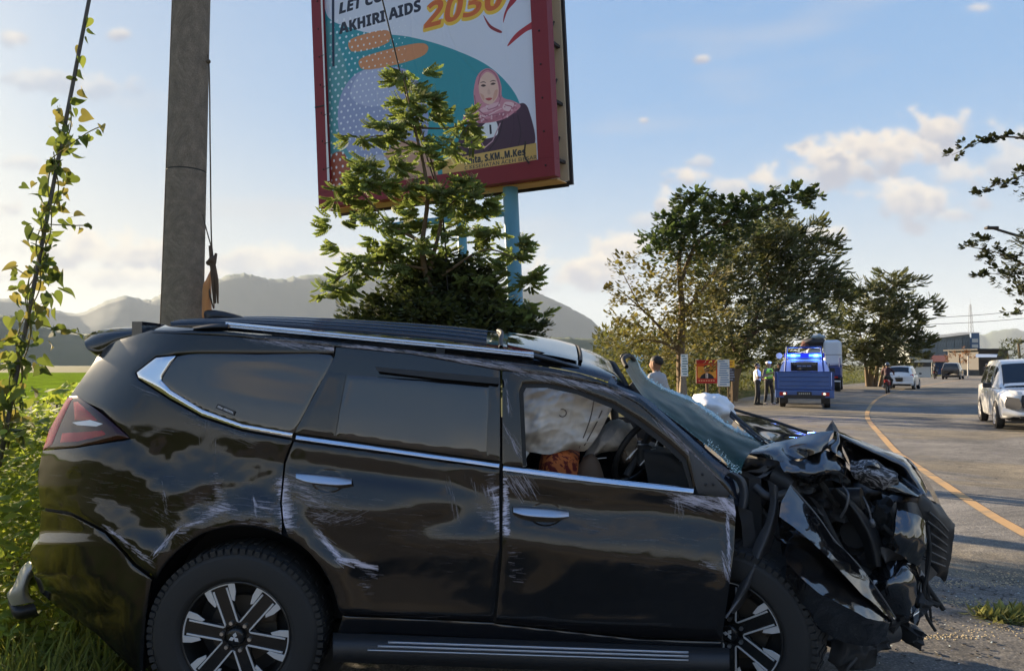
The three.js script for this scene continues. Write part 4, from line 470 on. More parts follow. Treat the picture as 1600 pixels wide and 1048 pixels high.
wpart('mirror_mount', panel([[1076, 704], [1092, 712], [1128, 752], [1142, 772], [1132, 777], [1090, 771], [1084, 745]], { off: -0.006, bevel: 0.006, flange: 0.03 }), greyPlastic, fd);
for (const [x, y] of [[1098, 741], [1103, 757], [1115, 757]]) wpart('screw', new THREE.SphereGeometry(0.007, 8, 6).translate(...sideAt(x, y, -0.006).toArray()), blackPlastic, fd);
// sill below the doors and the running board
wpart('sill', panel([[535, 962], [546, 963], [770, 973], [775, 975], [1000, 999], [1128, 1003], [1126, 1030], [900, 1024], [700, 1012], [524, 1004]], { off: 0.012 }), paintPlain, suv);
const board = part("running_board", new THREE.BufferGeometry(), blackPlastic, suv);
const lerpRow = (y0, y1, d, x0 = 520, x1 = 1140) => Array.from({ length: 6 }, (_, i) => [mix(x0, x1, i / 5), mix(y0, y1, i / 5), d]);
board.geometry = loft([lerpRow(988, 1012, 3.46), lerpRow(994, 1018, 3.33), lerpRow(1006, 1031, 3.28), lerpRow(1026, 1050, 3.28), lerpRow(1034, 1058, 3.36)], 20, 3).translate(-carBase.x, 0, -carBase.z);
for (const [y0, y1, xl] of [[1003, 1019, 606], [1009, 1025, 590], [1015.5, 1031.5, 574]]) wpart('tread_strip', loft([lerpRow(y0 - 2, y1 - 2, 3.275, xl, 1076), lerpRow(y0 - 0.5, y1 - 0.5, 3.264, xl, 1076), lerpRow(y0 + 1.8, y1 + 1.8, 3.268, xl, 1076)], 24, 2), satin, board);
// chrome
function ribbon(pts, w, off, nn = 30) { const c = smoothPoly(pts, nn, false), T = c.map((p, i) => { const a = c[Math.max(0, i - 1)], b = c[Math.min(c.length - 1, i + 1)], l = Math.hypot(b[0] - a[0], b[1] - a[1]); return [(b[0] - a[0]) / l, (b[1] - a[1]) / l]; });
  const step = Math.max(1, Math.floor(c.length / 60)), sel = c.map((p, i) => [p, T[i], i / (c.length - 1)]).filter((_, i) => i % step === 0 || i === c.length - 1);
  const row = (k, o) => sel.map(([p, t, u]) => { const ww = typeof w === 'function' ? w(u) : w; return sideAt(p[0] - t[1] * k * ww, p[1] + t[0] * k * ww, o); });
  return loft([row(-0.5, 0.002), row(-0.3, -off * 0.9), row(0.1, -off * 2), row(0.42, -off * 2.6), row(0.5, 0.002)], sel.length * 2, 2); }
const strip = (name, pts, w, parent) => wpart(name, ribbon(pts, w, 0.006), chrome, parent);
strip('chrome_strip', [[462, 683], [620, 705], [780, 727.5]], 8, rd); strip('chrome_strip', [[786, 731.5], [930, 750], [1084, 767]], 9, fd);
wpart('chrome_moulding', panel([[274, 556], [243, 559], [213, 582], [216, 590], [266, 622], [315, 649], [378, 670], [456, 684], [457, 677], [378, 663], [315, 640], [266, 610], [251, 594], [253, 588]], { off: -0.006, bevel: 0.008, bw: 5, cell: 3, flange: 0.014 }), chrome, qp);
function handle(x, y, dy, parent) { const row = (o, a) => [[x - 43, y + o * 0.6 - dy, a * 0.7], [x - 22, y + o, a], [x + 20, y + o + dy, a], [x + 44, y + o * 0.6 + dy + 1, a * 0.6]].map(([p, q, r]) => sideAt(p, q, r));
  const h = wpart('door_handle', loft([row(-8, 0.004), row(-7, -0.024), row(-1, -0.04), row(5, -0.05), row(7, -0.045), row(7.5, 0.0)], 20, 4), satin, parent);
  wpart('handle_recess', panel(arc(x + 8, y + 4, 27, 19, 0, 351, 26), { off: -0.0015, bevel: 0, flange: 0, depth: (a, b) => sideDepth(a, b) + 0.012 * Math.max(0, 1 - Math.hypot((a - x - 8) / 27, (b - y - 4) / 19)) }), paintPlain, h); return h; }
handle(505, 747, 4, rd); handle(845, 799, 3, fd);

// --- roof: from the drip rail across to the far side (the body leans toward the verge camera side)
const roofRows = [
  [[186, 533, 3.86], [240, 519, 3.80], [350, 517, 3.76], [520, 533, 3.75], [700, 553, 3.75], [835, 570, 3.74], [900, 581, 3.74], [960, 600, 3.75], [990, 618, 3.76]],
  [[200, 521, 3.95], [250, 511, 3.9], [352, 511, 3.84], [520, 522, 3.84], [700, 539, 3.83], [835, 556, 3.82], [900, 568, 3.82], [955, 584, 3.83], [983, 604, 3.84]],
  [[214, 514, 4.2], [262, 505, 4.2], [370, 502, 4.15], [520, 509, 4.15], [700, 523, 4.15], [835, 542, 4.12], [900, 556, 4.12], [950, 573, 4.12], [975, 592, 4.12]],
  [[232, 511, 4.7], [280, 503, 4.7], [390, 497, 4.8], [520, 500, 4.8], [700, 511, 4.8], [835, 527, 4.75], [895, 540, 4.7], [938, 555, 4.65], [962, 573, 4.65]],
  [[250, 516, 5.2], [300, 508, 5.3], [400, 501, 5.3], [520, 504, 5.3], [690, 514, 5.3], [820, 530, 5.25], [880, 543, 5.2], [922, 556, 5.15], [945, 570, 5.15]],
];
const roof = wpart('roof', loft(roofRows, 90, 8), paintPlain, suv);
const RR = roofRows.map((r) => r.map((p) => at(...p)));
const roofP = (u, v, up = 0) => { const p = crv(RR.map((r) => crv(r, u)), v); p.y += up; return p; };
const roofPatch = (u0, u1, v0, v1, up, nu = 30, nv = 10) => loft(Array.from({ length: nv }, (_, j) => Array.from({ length: nu }, (_, i) => roofP(mix(u0, u1, i / (nu - 1)), mix(v0, v1, j / (nv - 1)), up))), nu, 1);
wpart('sunroof', roofPatch(0.58, 0.755, 0.27, 0.84, 0.012), tint, roof);
wpart('sunroof_trim', tube([0.27, 0.45, 0.65, 0.84].map((v) => roofP(0.57, v, 0.016)), 0.012, 6, 20), blackPlastic, roof);
wpart('sunroof_trim', tube([0.27, 0.45, 0.65, 0.84].map((v) => roofP(0.765, v, 0.012)), 0.010, 6, 20), rubber, roof);
wpart('windshield_header', tube([0.1, 0.3, 0.5, 0.7, 0.95].map((v) => roofP(0.955, v, 0.006)), 0.014, 6, 24), rubber, roof);
for (const v of [0.4, 0.5, 0.6, 0.7]) wpart('roof_rib', loft([-0.012, -0.006, 0.006, 0.012].map((o, k) => Array.from({ length: 16 }, (_, i) => roofP(mix(0.14, 0.55, i / 15), v + o, k === 1 || k === 2 ? 0.012 : 0.001))), 30, 2), paintPlain, roof);
const railRow = (o, d) => [[352, 508, 3.80], [440, 516.5, 3.80], [520, 524, 3.79], [620, 533.5, 3.79], [720, 543, 3.78], [834, 555, 3.77]].map(([x, y, z]) => [x, y + o, z + d]);
wpart('roof_rail', loft([railRow(5.5, 0.02), railRow(4.5, -0.03), railRow(1.2, -0.034), railRow(0.4, -0.024), railRow(-0.4, -0.034), railRow(-3.6, -0.03), railRow(-5, 0.0)], 40, 2), chrome, roof);
wpart('roof_rail', loft([[[390, 499, 5.1], [520, 502, 5.1], [690, 511, 5.1], [820, 527, 5.05]], [[390, 496, 5.07], [520, 498.5, 5.07], [690, 508, 5.07], [820, 525, 5.02]], [[390, 497, 5.14], [520, 500, 5.14], [690, 509, 5.14], [820, 526, 5.1]]], 24, 3), satin, roof);
wpart('rail_end_cap', loft([[[300, 511, 3.8], [330, 506, 3.79], [356, 505, 3.77]], [[302, 514, 3.77], [330, 511, 3.755], [356, 511, 3.745]], [[304, 517, 3.8], [330, 516, 3.79], [356, 516.5, 3.77]]], 10, 4), blackPlastic, roof);
wpart('rail_end_cap', loft([[[834, 551, 3.77], [870, 561, 3.77], [905, 573, 3.78]], [[834, 556, 3.735], [870, 565, 3.745], [905, 575, 3.765]], [[834, 561, 3.77], [870, 569, 3.77], [905, 577, 3.78]]], 10, 4), blackPlastic, roof);
{ const fin = [[319, 486], [340, 485], [362, 490], [384, 497.5], [384, 500], [322, 502]]; wpart('antenna_fin', panel(smoothPoly(fin, 3), { depth: (x, y) => 4.42 - 0.03 * Math.min(1, edgeDist(fin, x, y) / 7), cell: 3, bevel: 0, flange: 0.06 }), blackPlastic, roof); }
// drip side under the rail: the scraped cant rail from the quarter to the front pillar
wpart('cant_rail', panel([[236, 519], [352, 518], [520, 534], [700, 554], [835, 570], [905, 583], [962, 602], [1010, 636], [1060, 680], [1112, 730], [1152, 780], [1146, 776], [1105, 732], [1056, 682], [1000, 632], [945, 601], [860, 586], [782, 578], [640, 552], [523, 541], [352, 524]], { off: -0.01, cell: 4, bevel: 0.006, bw: 5 }), paint, suv);
wpart('front_pillar', loft([[[955, 590, 3.76], [1010, 622, 3.77], [1060, 662, 3.75], [1110, 706, 3.7], [1150, 742, 3.64], [1163, 780, 3.6]], [[950, 598, 3.70], [1005, 632, 3.71], [1056, 674, 3.69], [1104, 718, 3.65], [1142, 755, 3.6], [1152, 790, 3.56]], [[952, 606, 3.7], [1003, 641, 3.7], [1052, 684, 3.68], [1100, 729, 3.63], [1136, 766, 3.58], [1144, 792, 3.54]]], 30, 4), phys(C(0.012, 0.014, 0.022), 0.12, { ior: 1.7 }), suv);
wpart('pillar_hinge', loft([[[1134, 742, 3.62], [1150, 752, 3.6], [1156, 770, 3.58], [1154, 792, 3.57]], [[1142, 738, 3.58], [1158, 748, 3.56], [1165, 770, 3.55], [1163, 794, 3.54]], [[1150, 738, 3.62], [1164, 748, 3.6], [1170, 770, 3.58], [1168, 792, 3.58]]], 12, 4), greyPlastic, suv);

// --- rear lamps, spoiler, tow step
const lampRed = phys(C(0.6, 0.02, 0.03), 0.12, { transmission: 0.5, thickness: 0, ior: 1.5 }), lampDark = phys(C(0.035, 0.006, 0.007), 0.08), lampClear = phys(C(0.75, 0.75, 0.76), 0.15);
const tl = wpart('tail_light', panel([[106, 620], [120, 618], [158, 646], [202, 684], [118, 698], [68, 703], [78, 675]], { off: -0.012, bevel: 0.012, bw: 6, cell: 4 }), lampDark, suv);
wpart('lamp_lens', panel([[105, 620], [112, 622], [92, 665], [80, 695], [66, 703], [76, 672]], { off: -0.02, bevel: 0.006, cell: 3 }), lampRed, tl);
wpart('lamp_lens', panel([[114, 628], [120, 627], [140, 645], [152, 657], [116, 656]], { off: -0.016, bevel: 0.003, cell: 3 }), lampRed, tl);
wpart('lamp_lens', panel([[112, 660], [140, 656], [160, 662], [150, 666], [120, 664]], { off: -0.016, bevel: 0.002, cell: 3, flange: 0.005 }), lampClear, tl);
wpart('lamp_lens', panel([[96, 676], [160, 672], [166, 680], [120, 690], [92, 692]], { off: -0.0135, bevel: 0.002, cell: 3, flange: 0.003 }), lampRed, tl);
wpart('tailgate_edge', loft([[[186, 530, 3.98], [168, 545, 3.98], [140, 577, 3.99], [112, 612, 4.0]], [[192, 532, 3.9], [174, 548, 3.9], [146, 580, 3.9], [116, 616, 3.9]]], 12, 3), satin, suv);
const spo = wpart('rear_spoiler', loft([
  [[131, 526, 4.0], [150, 517, 3.97], [185, 513, 3.93], [240, 511, 3.89]],
  [[131, 533, 3.9], [152, 526, 3.88], [186, 520, 3.87], [238, 516, 3.86]],
  [[134, 543, 3.87], [156, 544, 3.86], [184, 532, 3.86], [226, 520, 3.86]],
  [[141, 549, 3.92], [154, 556, 3.92], [178, 541, 3.9], [214, 526, 3.89]],
  [[143, 549, 4.4], [156, 552, 4.4], [182, 540, 4.4], [220, 526, 4.4]],
  [[150, 546, 5.0], [166, 548, 5.0], [196, 538, 5.0], [240, 524, 5.0]]], 20, 4), paintPlain, suv);
wpart('spoiler_top', loft([[[131, 526, 4.0], [150, 517, 3.97], [185, 513, 3.93], [240, 511, 3.89]], [[150, 524, 4.45], [170, 514, 4.45], [205, 510, 4.45], [250, 508, 4.45]], [[165, 527, 5.05], [185, 518, 5.05], [220, 513, 5.05], [262, 510, 5.05]]], 16, 5), paintPlain, spo);
const step = wpart('tow_step', loft([[[44, 876, 3.95], [32, 888, 3.93], [20, 915, 3.92], [10, 928, 3.93], [14, 944, 3.95]], [[50, 880, 3.85], [38, 894, 3.83], [28, 915, 3.82], [18, 930, 3.83], [20, 946, 3.85]], [[56, 886, 3.88], [46, 902, 3.87], [40, 922, 3.86], [44, 934, 3.87], [52, 940, 3.9]], [[60, 890, 4.3], [48, 905, 4.3], [44, 920, 4.3], [46, 932, 4.3], [54, 938, 4.3]]], 16, 4), std(C(0.34, 0.33, 0.31), 0.45, { metalness: 0.4 }), suv);
wpart('step_pad', loft([[[10, 930, 3.93], [22, 946, 3.86], [52, 942, 3.9]], [[14, 948, 3.93], [24, 966, 3.87], [60, 960, 3.92]], [[20, 950, 4.4], [34, 966, 4.4], [66, 960, 4.4]]], 10, 3), blackPlastic, step);

// --- inner body, floor, far side: closes the shell behind the gaps
wpart('inner_shell', panel([[190, 534], [350, 522], [520, 538], [700, 558], [782, 570], [784, 736], [1120, 782], [1130, 1010], [760, 1015], [535, 1010], ...arc(WCX + 2, WCY - 3, 166, 178, 8, 172, 24), [222, 985], [100, 940], [70, 910], [70, 780], [84, 700], [122, 612], [160, 565]], { off: 0.05, cell: 10, bevel: 0, flange: 0 }), innerDark, suv);
{ // wheel well liner
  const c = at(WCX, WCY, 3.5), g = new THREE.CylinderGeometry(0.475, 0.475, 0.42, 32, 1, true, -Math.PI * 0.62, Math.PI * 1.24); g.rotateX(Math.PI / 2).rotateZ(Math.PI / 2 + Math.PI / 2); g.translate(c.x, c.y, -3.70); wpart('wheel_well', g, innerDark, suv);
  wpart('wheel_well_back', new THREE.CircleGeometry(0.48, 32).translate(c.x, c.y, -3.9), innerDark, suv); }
const farZ = 5.22;
wpart('floor_pan', box(2.9, 0.16, 1.5, -0.35, 0.44, -4.5), innerDark, suv);
wpart('far_side', merge([box(3.4, 0.68, 0.05, -0.4, 0.86, -farZ), box(1.5, 0.62, 0.05, -1.35, 1.47, -farZ + 0.06).rotateX(0), box(0.10, 0.6, 0.05, 0.05, 1.45, -farZ + 0.06), box(0.05, 0.9, 1.55, -2.1, 0.95, -4.5), box(0.05, 0.75, 1.4, -1.86, 1.42, -4.5)]), paintPlain, suv);
wpart('rear_bulkhead', box(0.04, 0.95, 1.5, -0.35, 1.2, -4.5), innerDark, suv);
wpart('firewall', box(0.06, 0.62, 1.5, 1.18, 0.72, -4.5), innerDark, suv);
// chassis rails under the body
wpart('chassis', merge([box(3.2, 0.14, 0.1, -0.5, 0.36, -3.95), box(3.2, 0.14, 0.1, -0.5, 0.40, -4.9), rod([-1.24, 0.385, -3.6], [-1.24, 0.46, -5.1], 0.06)]), innerDark, suv);

// --- wheels
function makeWheel(name, parent) {
  const w = new THREE.Group(); w.name = name; parent.add(w); const Rt = 0.386, Wd = 0.13;
  const prof = [[0.236, -Wd * 0.75], [0.25, -Wd * 0.9], [0.3, -Wd * 1.04], [0.345, -Wd * 1.0], [0.372, -Wd * 0.86], [0.383, -Wd * 0.7], [Rt, -Wd * 0.4], [Rt, Wd * 0.4], [0.383, Wd * 0.7], [0.372, Wd * 0.86], [0.352, Wd * 0.985], [0.346, Wd * 0.985], [0.344, Wd * 1.0], [0.3, Wd * 1.05], [0.268, Wd * 1.0], [0.264, Wd * 1.015], [0.254, Wd * 0.95], [0.246, Wd * 0.86], [0.236, Wd * 0.78]].map(([r, y]) => new THREE.Vector2(r, y));
  part('tyre', new THREE.LatheGeometry(prof, 72).rotateX(Math.PI / 2), rubber, w);
  const lugs = []; for (let i = 0; i < 72; i++) { const a = i / 72 * Math.PI * 2; lugs.push(box(0.022, 0.024, 0.03, 0, 0.376, Wd * 0.83, 0).rotateZ(a), box(0.02, 0.009, 0.1, 0, Rt, 0.03 * (i % 2 ? 1 : -1)).rotateZ(a + 0.02)); }
  const tr = part('tread_blocks', merge(lugs), rubber, w); tr.userData.kind = 'stuff';
  part('rim_barrel', merge([new THREE.LatheGeometry([[0.243, Wd * 0.84], [0.238, Wd * 0.9], [0.232, Wd * 0.84], [0.222, Wd * 0.5], [0.215, -0.05], [0.2, -0.1]].map(([r, y]) => new THREE.Vector2(r, y)), 60).rotateX(Math.PI / 2)]), phys(C(0.02, 0.02, 0.02), 0.3), w);
  part('brake_disc', merge([new THREE.CylinderGeometry(0.15, 0.15, 0.02, 40).rotateX(Math.PI / 2).translate(0, 0, 0.0), box(0.09, 0.12, 0.06, 0.11, 0.09, 0.01, 0.02)]), std(C(0.09, 0.075, 0.06), 0.6, { metalness: 0.3 }), w);
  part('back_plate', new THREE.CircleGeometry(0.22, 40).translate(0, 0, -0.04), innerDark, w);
  const zf = Wd * 0.72, black = phys(C(0.012, 0.012, 0.012), 0.25), ext = (pts, d) => { const s = new THREE.Shape(pts.map(([x, y]) => new THREE.Vector2(x, y))); return new THREE.ExtrudeGeometry(s, { depth: d, bevelEnabled: true, bevelSize: 0.0015, bevelThickness: 0.0015, bevelSegments: 1 }); };
  for (let k = 0; k < 6; k++) { const a = (109 - 90 - 60 * k) * R;
    const sp = ext([[-0.031, 0.05], [0.031, 0.05], [0.034, 0.225], [0.062, 0.215], [0.058, 0.228], [0, 0.236], [-0.058, 0.228], [-0.062, 0.215], [-0.034, 0.225]], 0.022).translate(0, 0, zf - 0.012).rotateZ(a); part('spoke', merge([sp, ext([[-0.05, 0.03], [0.05, 0.03], [0.034, 0.09], [-0.034, 0.09]], 0.018).translate(0, 0, zf - 0.014).rotateZ(a)]), black, w);
    const e = []; for (const s of [-1, 1]) e.push(ext([[s * 0.026, 0.062], [s * 0.031, 0.055], [s * 0.033, 0.214], [s * 0.028, 0.214]], 0.004), ext([[s * 0.041, 0.225], [s * 0.037, 0.158], [s * 0.045, 0.150], [s * 0.062, 0.186], [s * 0.068, 0.221]], 0.004));
    e.push(ext([...Array.from({ length: 9 }, (_, i) => { const b = (90 + mix(-17, 17, i / 8)) * R; return [Math.cos(b) * 0.236, Math.sin(b) * 0.236]; }), ...Array.from({ length: 9 }, (_, i) => { const b = (90 + mix(17, -17, i / 8)) * R; return [Math.cos(b) * 0.230, Math.sin(b) * 0.230]; })], 0.004));
    part('machined_face', merge(e.map((g) => g.translate(0, 0, zf + 0.013).rotateZ(a))), alloy, w);
    const b = a + 0.52; part('lug_nut', new THREE.CylinderGeometry(0.009, 0.01, 0.02, 6).rotateX(Math.PI / 2).translate(Math.cos(b) * 0.062, Math.sin(b) * 0.062, zf + 0.014), satin, w); }
  part('hub_cap', new THREE.LatheGeometry([[0, 0.03], [0.03, 0.028], [0.038, 0.02], [0.042, 0]].map(([r, y]) => new THREE.Vector2(r, y)), 28).rotateX(Math.PI / 2).translate(0, 0, zf + 0.004), black, w);
  const em = []; for (let k = 0; k < 3; k++) em.push(ext([[0, 0.001], [0.0075, 0.012], [0, 0.023], [-0.0075, 0.012]], 0.002).rotateZ((k * 120 - 12) * R)); part('emblem', merge(em.map((g) => g.translate(0, 0, zf + 0.034))), alloy, w);
  return w;
}
const wr = makeWheel('rear_wheel', suv); { const p = at(WCX - 2, WCY, 3.47); wr.position.set(p.x - carBase.x, p.y, -3.54 - carBase.z); wr.rotation.x = 0.03; }
const wf = makeWheel('front_wheel', suv); { const p = at(1152, 976, 3.68); wf.position.set(p.x - carBase.x, p.y, p.z - carBase.z); wf.rotation.set(0.05, -34 * R, -0.36, 'YXZ'); }

// --- interior seen through the broken front window
const seatMat = std(S(92, 74, 60), 0.7), bagTex = dataTex(256, (u, v) => { const n = tfbm(u, v, 14, 2, 4), m = tfbm(u, v, 90, 5, 2); const q = 1 + n * 0.16 + m * 0.12; return [214 * q, 204 * q, 192 * q]; });
const bagMat = std(C(1, 1, 1), 0.85, { map: bagTex }), stitch = std(S(96, 84, 76), 0.9);
const bagPoly = smoothPoly([[809, 603], [828, 596], [856, 600], [894, 609], [929, 619], [957, 631], [949, 652], [930, 687], [913, 705], [890, 702], [858, 710], [836, 707], [815, 702], [813, 660]], 3);
const bagD = (x, y) => 3.70 + 0.06 * fbm(x / 40, y / 30, 1, 4) + 0.045 * Math.abs(PN.noise(x / 20 + y / 50, y / 30, 6)) + 0.026 * Math.abs(PN.noise(x / 34, y / 13 + x / 60, 2)) + 0.028 * Math.sin((x * 0.6 + y) / 11 + 3 * fbm(x / 50, y / 50, 4, 3)) * sstep(600, 660, y) * sstep(960, 880, x) - 0.05 * Math.sin((y - 600) / 110 * 3.1);
const bag = wpart('curtain_airbag', panel(bagPoly, { depth: bagD, cell: 3, bevel: 0.01, bw: 6, flange: 0.03 }), bagMat, suv);
for (const pts of [[[929, 622], [922, 655], [905, 700]], [[941, 641], [930, 665], [913, 696]]]) wpart('seam', tube(pts.map(([x, y]) => at(x, y, bagD(x, y) - 0.012)), 0.003, 5, 24), stitch, bag);
wpart('vent_port', new THREE.TorusGeometry(0.018, 0.0025, 6, 24).translate(...at(879, 645, bagD(879, 645) - 0.014).toArray()), stitch, bag);
wpart('steering_airbag', loft([[[908, 716, 4.1], [925, 690, 4.08], [945, 664, 4.1], [968, 655, 4.15], [990, 668, 4.2]], [[912, 716, 3.98], [930, 694, 3.94], [950, 672, 3.95], [972, 664, 4.0], [995, 680, 4.05]], [[918, 714, 3.95], [940, 704, 3.9], [960, 694, 3.9], [982, 690, 3.94], [996, 692, 4.0]], [[928, 706, 4.05], [948, 702, 4.02], [968, 700, 4.02], [978, 706, 4.02], [984, 714, 4.05]]], 20, 6, { noise: 0.05, freq: 12 }), bagMat, suv);
const seat = wpart('driver_seat', loft([[[842, 745, 3.95], [845, 715, 3.9], [858, 703, 3.88], [885, 700, 3.9], [903, 705, 3.95]], [[840, 748, 3.8], [846, 718, 3.76], [862, 704, 3.75], [888, 703, 3.77], [906, 708, 3.85]], [[850, 760, 3.76], [856, 735, 3.72], [868, 722, 3.71], [890, 722, 3.73], [903, 735, 3.78]], [[850, 800, 3.8], [858, 790, 3.76], [870, 780, 3.76], [890, 785, 3.78], [900, 800, 3.8]]], 16, 5, { noise: 0.02 }), std(C(1, 1, 1), 0.75, { map: dataTex(256, (u, v) => { const n = tfbm(u, v, 9, 3, 4) + 0.3 * tfbm(u, v, 40, 6, 2), w = sstep(0.0, 0.1, n); return [mix(196, 104, w), mix(110, 30, w), mix(58, 26, w)]; }) }), suv);
seat.userData.label = 'orange seat cover with dark red stains';
wpart('seat_backrest', loft([[[898, 740, 3.9], [915, 712, 3.85], [932, 714, 3.85], [948, 760, 3.9]], [[896, 745, 3.8], [914, 722, 3.76], [934, 724, 3.76], [950, 766, 3.8]], [[898, 800, 3.8], [914, 800, 3.76], [934, 800, 3.76], [956, 800, 3.8]]], 12, 5), seatMat, suv);
wpart('passenger_seat', merge([box(0.14, 0.75, 0.5, 0.28, 1.0, -4.75, 0.06).rotateZ(0.02), box(0.1, 0.2, 0.26, 0.27, 1.42, -4.75, 0.05), box(0.5, 0.16, 0.5, 0.5, 0.75, -4.75, 0.06)]), std(C(0.05, 0.035, 0.025), 0.7), suv);
wpart('seat_belt', tube([at(819, 728, 3.7), at(818, 715, 3.72), at(823, 706, 3.75)], 0.014, 6), std(C(0.7, 0.7, 0.7), 0.8), suv);
{ const w = new THREE.TorusGeometry(0.185, 0.016, 10, 48).rotateX(0.1).rotateY(0.9).rotateZ(-0.5); const p = at(1000, 705, 4.0); w.translate(p.x, p.y, p.z); const sw = wpart('steering_wheel', w, blackPlastic, suv);
  wpart('wheel_spoke', merge([rod(p.clone().add(new V3(-0.08, -0.12, 0.06)), p.clone().add(new V3(0.07, 0.1, -0.05)), 0.02), box(0.09, 0.12, 0.12, p.x + 0.02, p.y - 0.02, p.z, 0.03)]), greyPlastic, sw);
  for (const [x0, y0, x1, y1, d] of [[983, 716, 996, 700, 3.86], [979, 718, 992, 703, 3.86], [1000, 668, 1008, 660, 3.95], [1048, 728, 1063, 720, 3.8], [1062, 737, 1074, 731, 3.8], [1017, 702, 1025, 701, 3.9], [1000, 727, 1013, 713, 3.85], [1024, 697, 1030, 682, 3.95], [926, 717, 948, 715, 3.85]]) wpart('broken_trim', rod(at(x0, y0, d), at(x1, y1, d), 0.0035, 0.0025, 6), satin, sw); }
wpart('dashboard', loft([[[985, 690, 4.9], [1040, 702, 4.95], [1100, 730, 4.95]], [[1000, 690, 4.3], [1050, 702, 4.25], [1110, 735, 4.2]], [[1005, 700, 3.9], [1060, 716, 3.82], [1120, 760, 3.75]], [[1010, 740, 3.85], [1060, 760, 3.78], [1115, 800, 3.7]], [[1030, 830, 3.9], [1070, 850, 3.8], [1110, 880, 3.75]]], 14, 6, { noise: 0.05, freq: 7 }), innerDark, suv);
wpart('far_window_pillar', merge([rod(at(955, 610, 5.1), at(965, 690, 5.2), 0.03), rod(at(985, 600, 5.05), at(1075, 690, 5.0), 0.035), box(1.5, 0.14, 0.04, 0.6, 1.16, -5.2)]), innerDark, suv);
wpart('headliner', loft([[[786, 586, 3.84], [870, 592, 3.84], [950, 612, 3.84]], [[786, 580, 4.5], [870, 588, 4.5], [950, 606, 4.5]], [[786, 572, 5.15], [870, 580, 5.15], [940, 596, 5.1]]], 10, 3), std(C(0.25, 0.23, 0.2), 0.9), suv);
// ------------------------------------------------------------------ shattered windshield and crushed nose of the SUV
const crackTex = canvas(1024, 512, (c, w, h) => { c.fillStyle = 'rgb(24,50,40)'; c.fillRect(0, 0, w, h); c.lineWidth = 1.8;
  for (let i = 0; i < 9000; i++) { const t = rnd() ** 2.2, x = rnd() * w, y = rnd() < 0.72 ? h - t * h * 0.4 : t * h * 0.25, L = rr(4, 22), a = rr(0, 6.28); const al = 0.5 * (1 - t) + 0.1; c.strokeStyle = `rgba(${150 + rnd() * 60 | 0},${196 + rnd() * 40 | 0},${200 + rnd() * 40 | 0},${al.toFixed(2)})`; c.beginPath(); c.moveTo(x, y); c.lineTo(x + Math.cos(a) * L, y + Math.sin(a) * L * 0.6); c.stroke(); } });
const shardMat = phys(C(0.9, 0.9, 0.9), 0.3, { map: crackTex, ior: 1.4, specularIntensity: 0.45 });
const ws = wpart('windshield', loft([
  [[992, 556, 4.35], [1010, 590, 4.3], [1041, 609, 4.3], [1083, 627, 4.28], [1126, 658, 4.2], [1157, 675, 4.15], [1200, 692, 4.1]],
  [[986, 560, 4.15], [1004, 592, 4.1], [1036, 613, 4.08], [1080, 634, 4.05], [1124, 664, 4.0], [1156, 682, 3.96], [1194, 696, 3.95]],
  [[981, 566, 3.98], [1000, 598, 3.92], [1036, 624, 3.9], [1078, 650, 3.88], [1118, 676, 3.86], [1148, 694, 3.84], [1178, 704, 3.84]],
  [[979, 573, 3.86], [1003, 610, 3.82], [1042, 640, 3.8], [1084, 670, 3.77], [1118, 696, 3.74], [1145, 715, 3.72], [1166, 716, 3.72]],
  [[978, 580, 3.79], [1004, 617, 3.77], [1046, 650, 3.75], [1090, 684, 3.72], [1122, 710, 3.68], [1146, 736, 3.64], [1158, 738, 3.64]]], 60, 8, { noise: 0.014, freq: 5 }), shardMat, suv);
{ const g = []; const edge = [[992, 556, 4.35], [1010, 590, 4.3], [1041, 609, 4.3], [1083, 627, 4.28], [1126, 658, 4.2], [1157, 675, 4.15], [1200, 692, 4.1]].map((p) => at(...p));
  for (let i = 0; i < 420; i++) { const p = crv(edge, rnd()); const b = new THREE.TetrahedronGeometry(rr(0.003, 0.008)); b.scale(1, 0.5, 1).rotateY(rr(0, 6)).rotateX(rr(0, 6)); b.translate(p.x + rr(-0.03, 0.02), p.y + rr(-0.02, 0.012), p.z + rr(0, 0.14)); g.push(b); }
  const low = [[1100, 690, 3.70], [1122, 708, 3.67], [1140, 726, 3.64], [1148, 738, 3.62]].map((p) => at(...p)); for (let i = 0; i < 110; i++) { const p = crv(low, rnd()); const b = new THREE.TetrahedronGeometry(rr(0.002, 0.005)); b.rotateY(rr(0, 6)).rotateX(rr(0, 6)); b.translate(p.x + rr(-0.02, 0.03), p.y + rr(-0.02, 0.02), p.z + rr(-0.02, 0.06)); g.push(b); }
  const o = wpart('glass_crumbs', merge(g), phys(C(0.62, 0.8, 0.82), 0.1, { ior: 1.5 }), ws); o.userData.kind = 'stuff'; }
wpart('laminate_edge', loft([[[991, 552, 4.36], [1011, 587, 4.32], [1042, 606, 4.32], [1084, 624, 4.3], [1127, 655, 4.22], [1158, 672, 4.17], [1202, 689, 4.12]], [[994, 560, 4.3], [1008, 592, 4.26], [1038, 612, 4.26], [1082, 630, 4.24], [1124, 661, 4.16], [1156, 678, 4.12], [1198, 693, 4.08]]], 60, 3, { noise: 0.03, freq: 22 }), phys(C(0.42, 0.55, 0.57), 0.3), ws);
wpart('windshield_edge', tube([[979, 573, 3.84], [974, 562, 3.9], [984, 556, 4.1], [991, 562, 4.2]].map((p) => at(...p)), 0.012, 6, 20), rubber, ws);
wpart('mirror_stalk', tube([[974, 566, 4.4], [972, 557, 4.4], [980, 554, 4.4], [990, 558, 4.4]].map((p) => at(...p)), 0.012, 6, 16), blackPlastic, ws);
const wipe = (pts, r, name = 'wiper_arm') => wpart(name, tube(pts.map((p) => at(...p)), r, 6, 20), blackPlastic, suv);
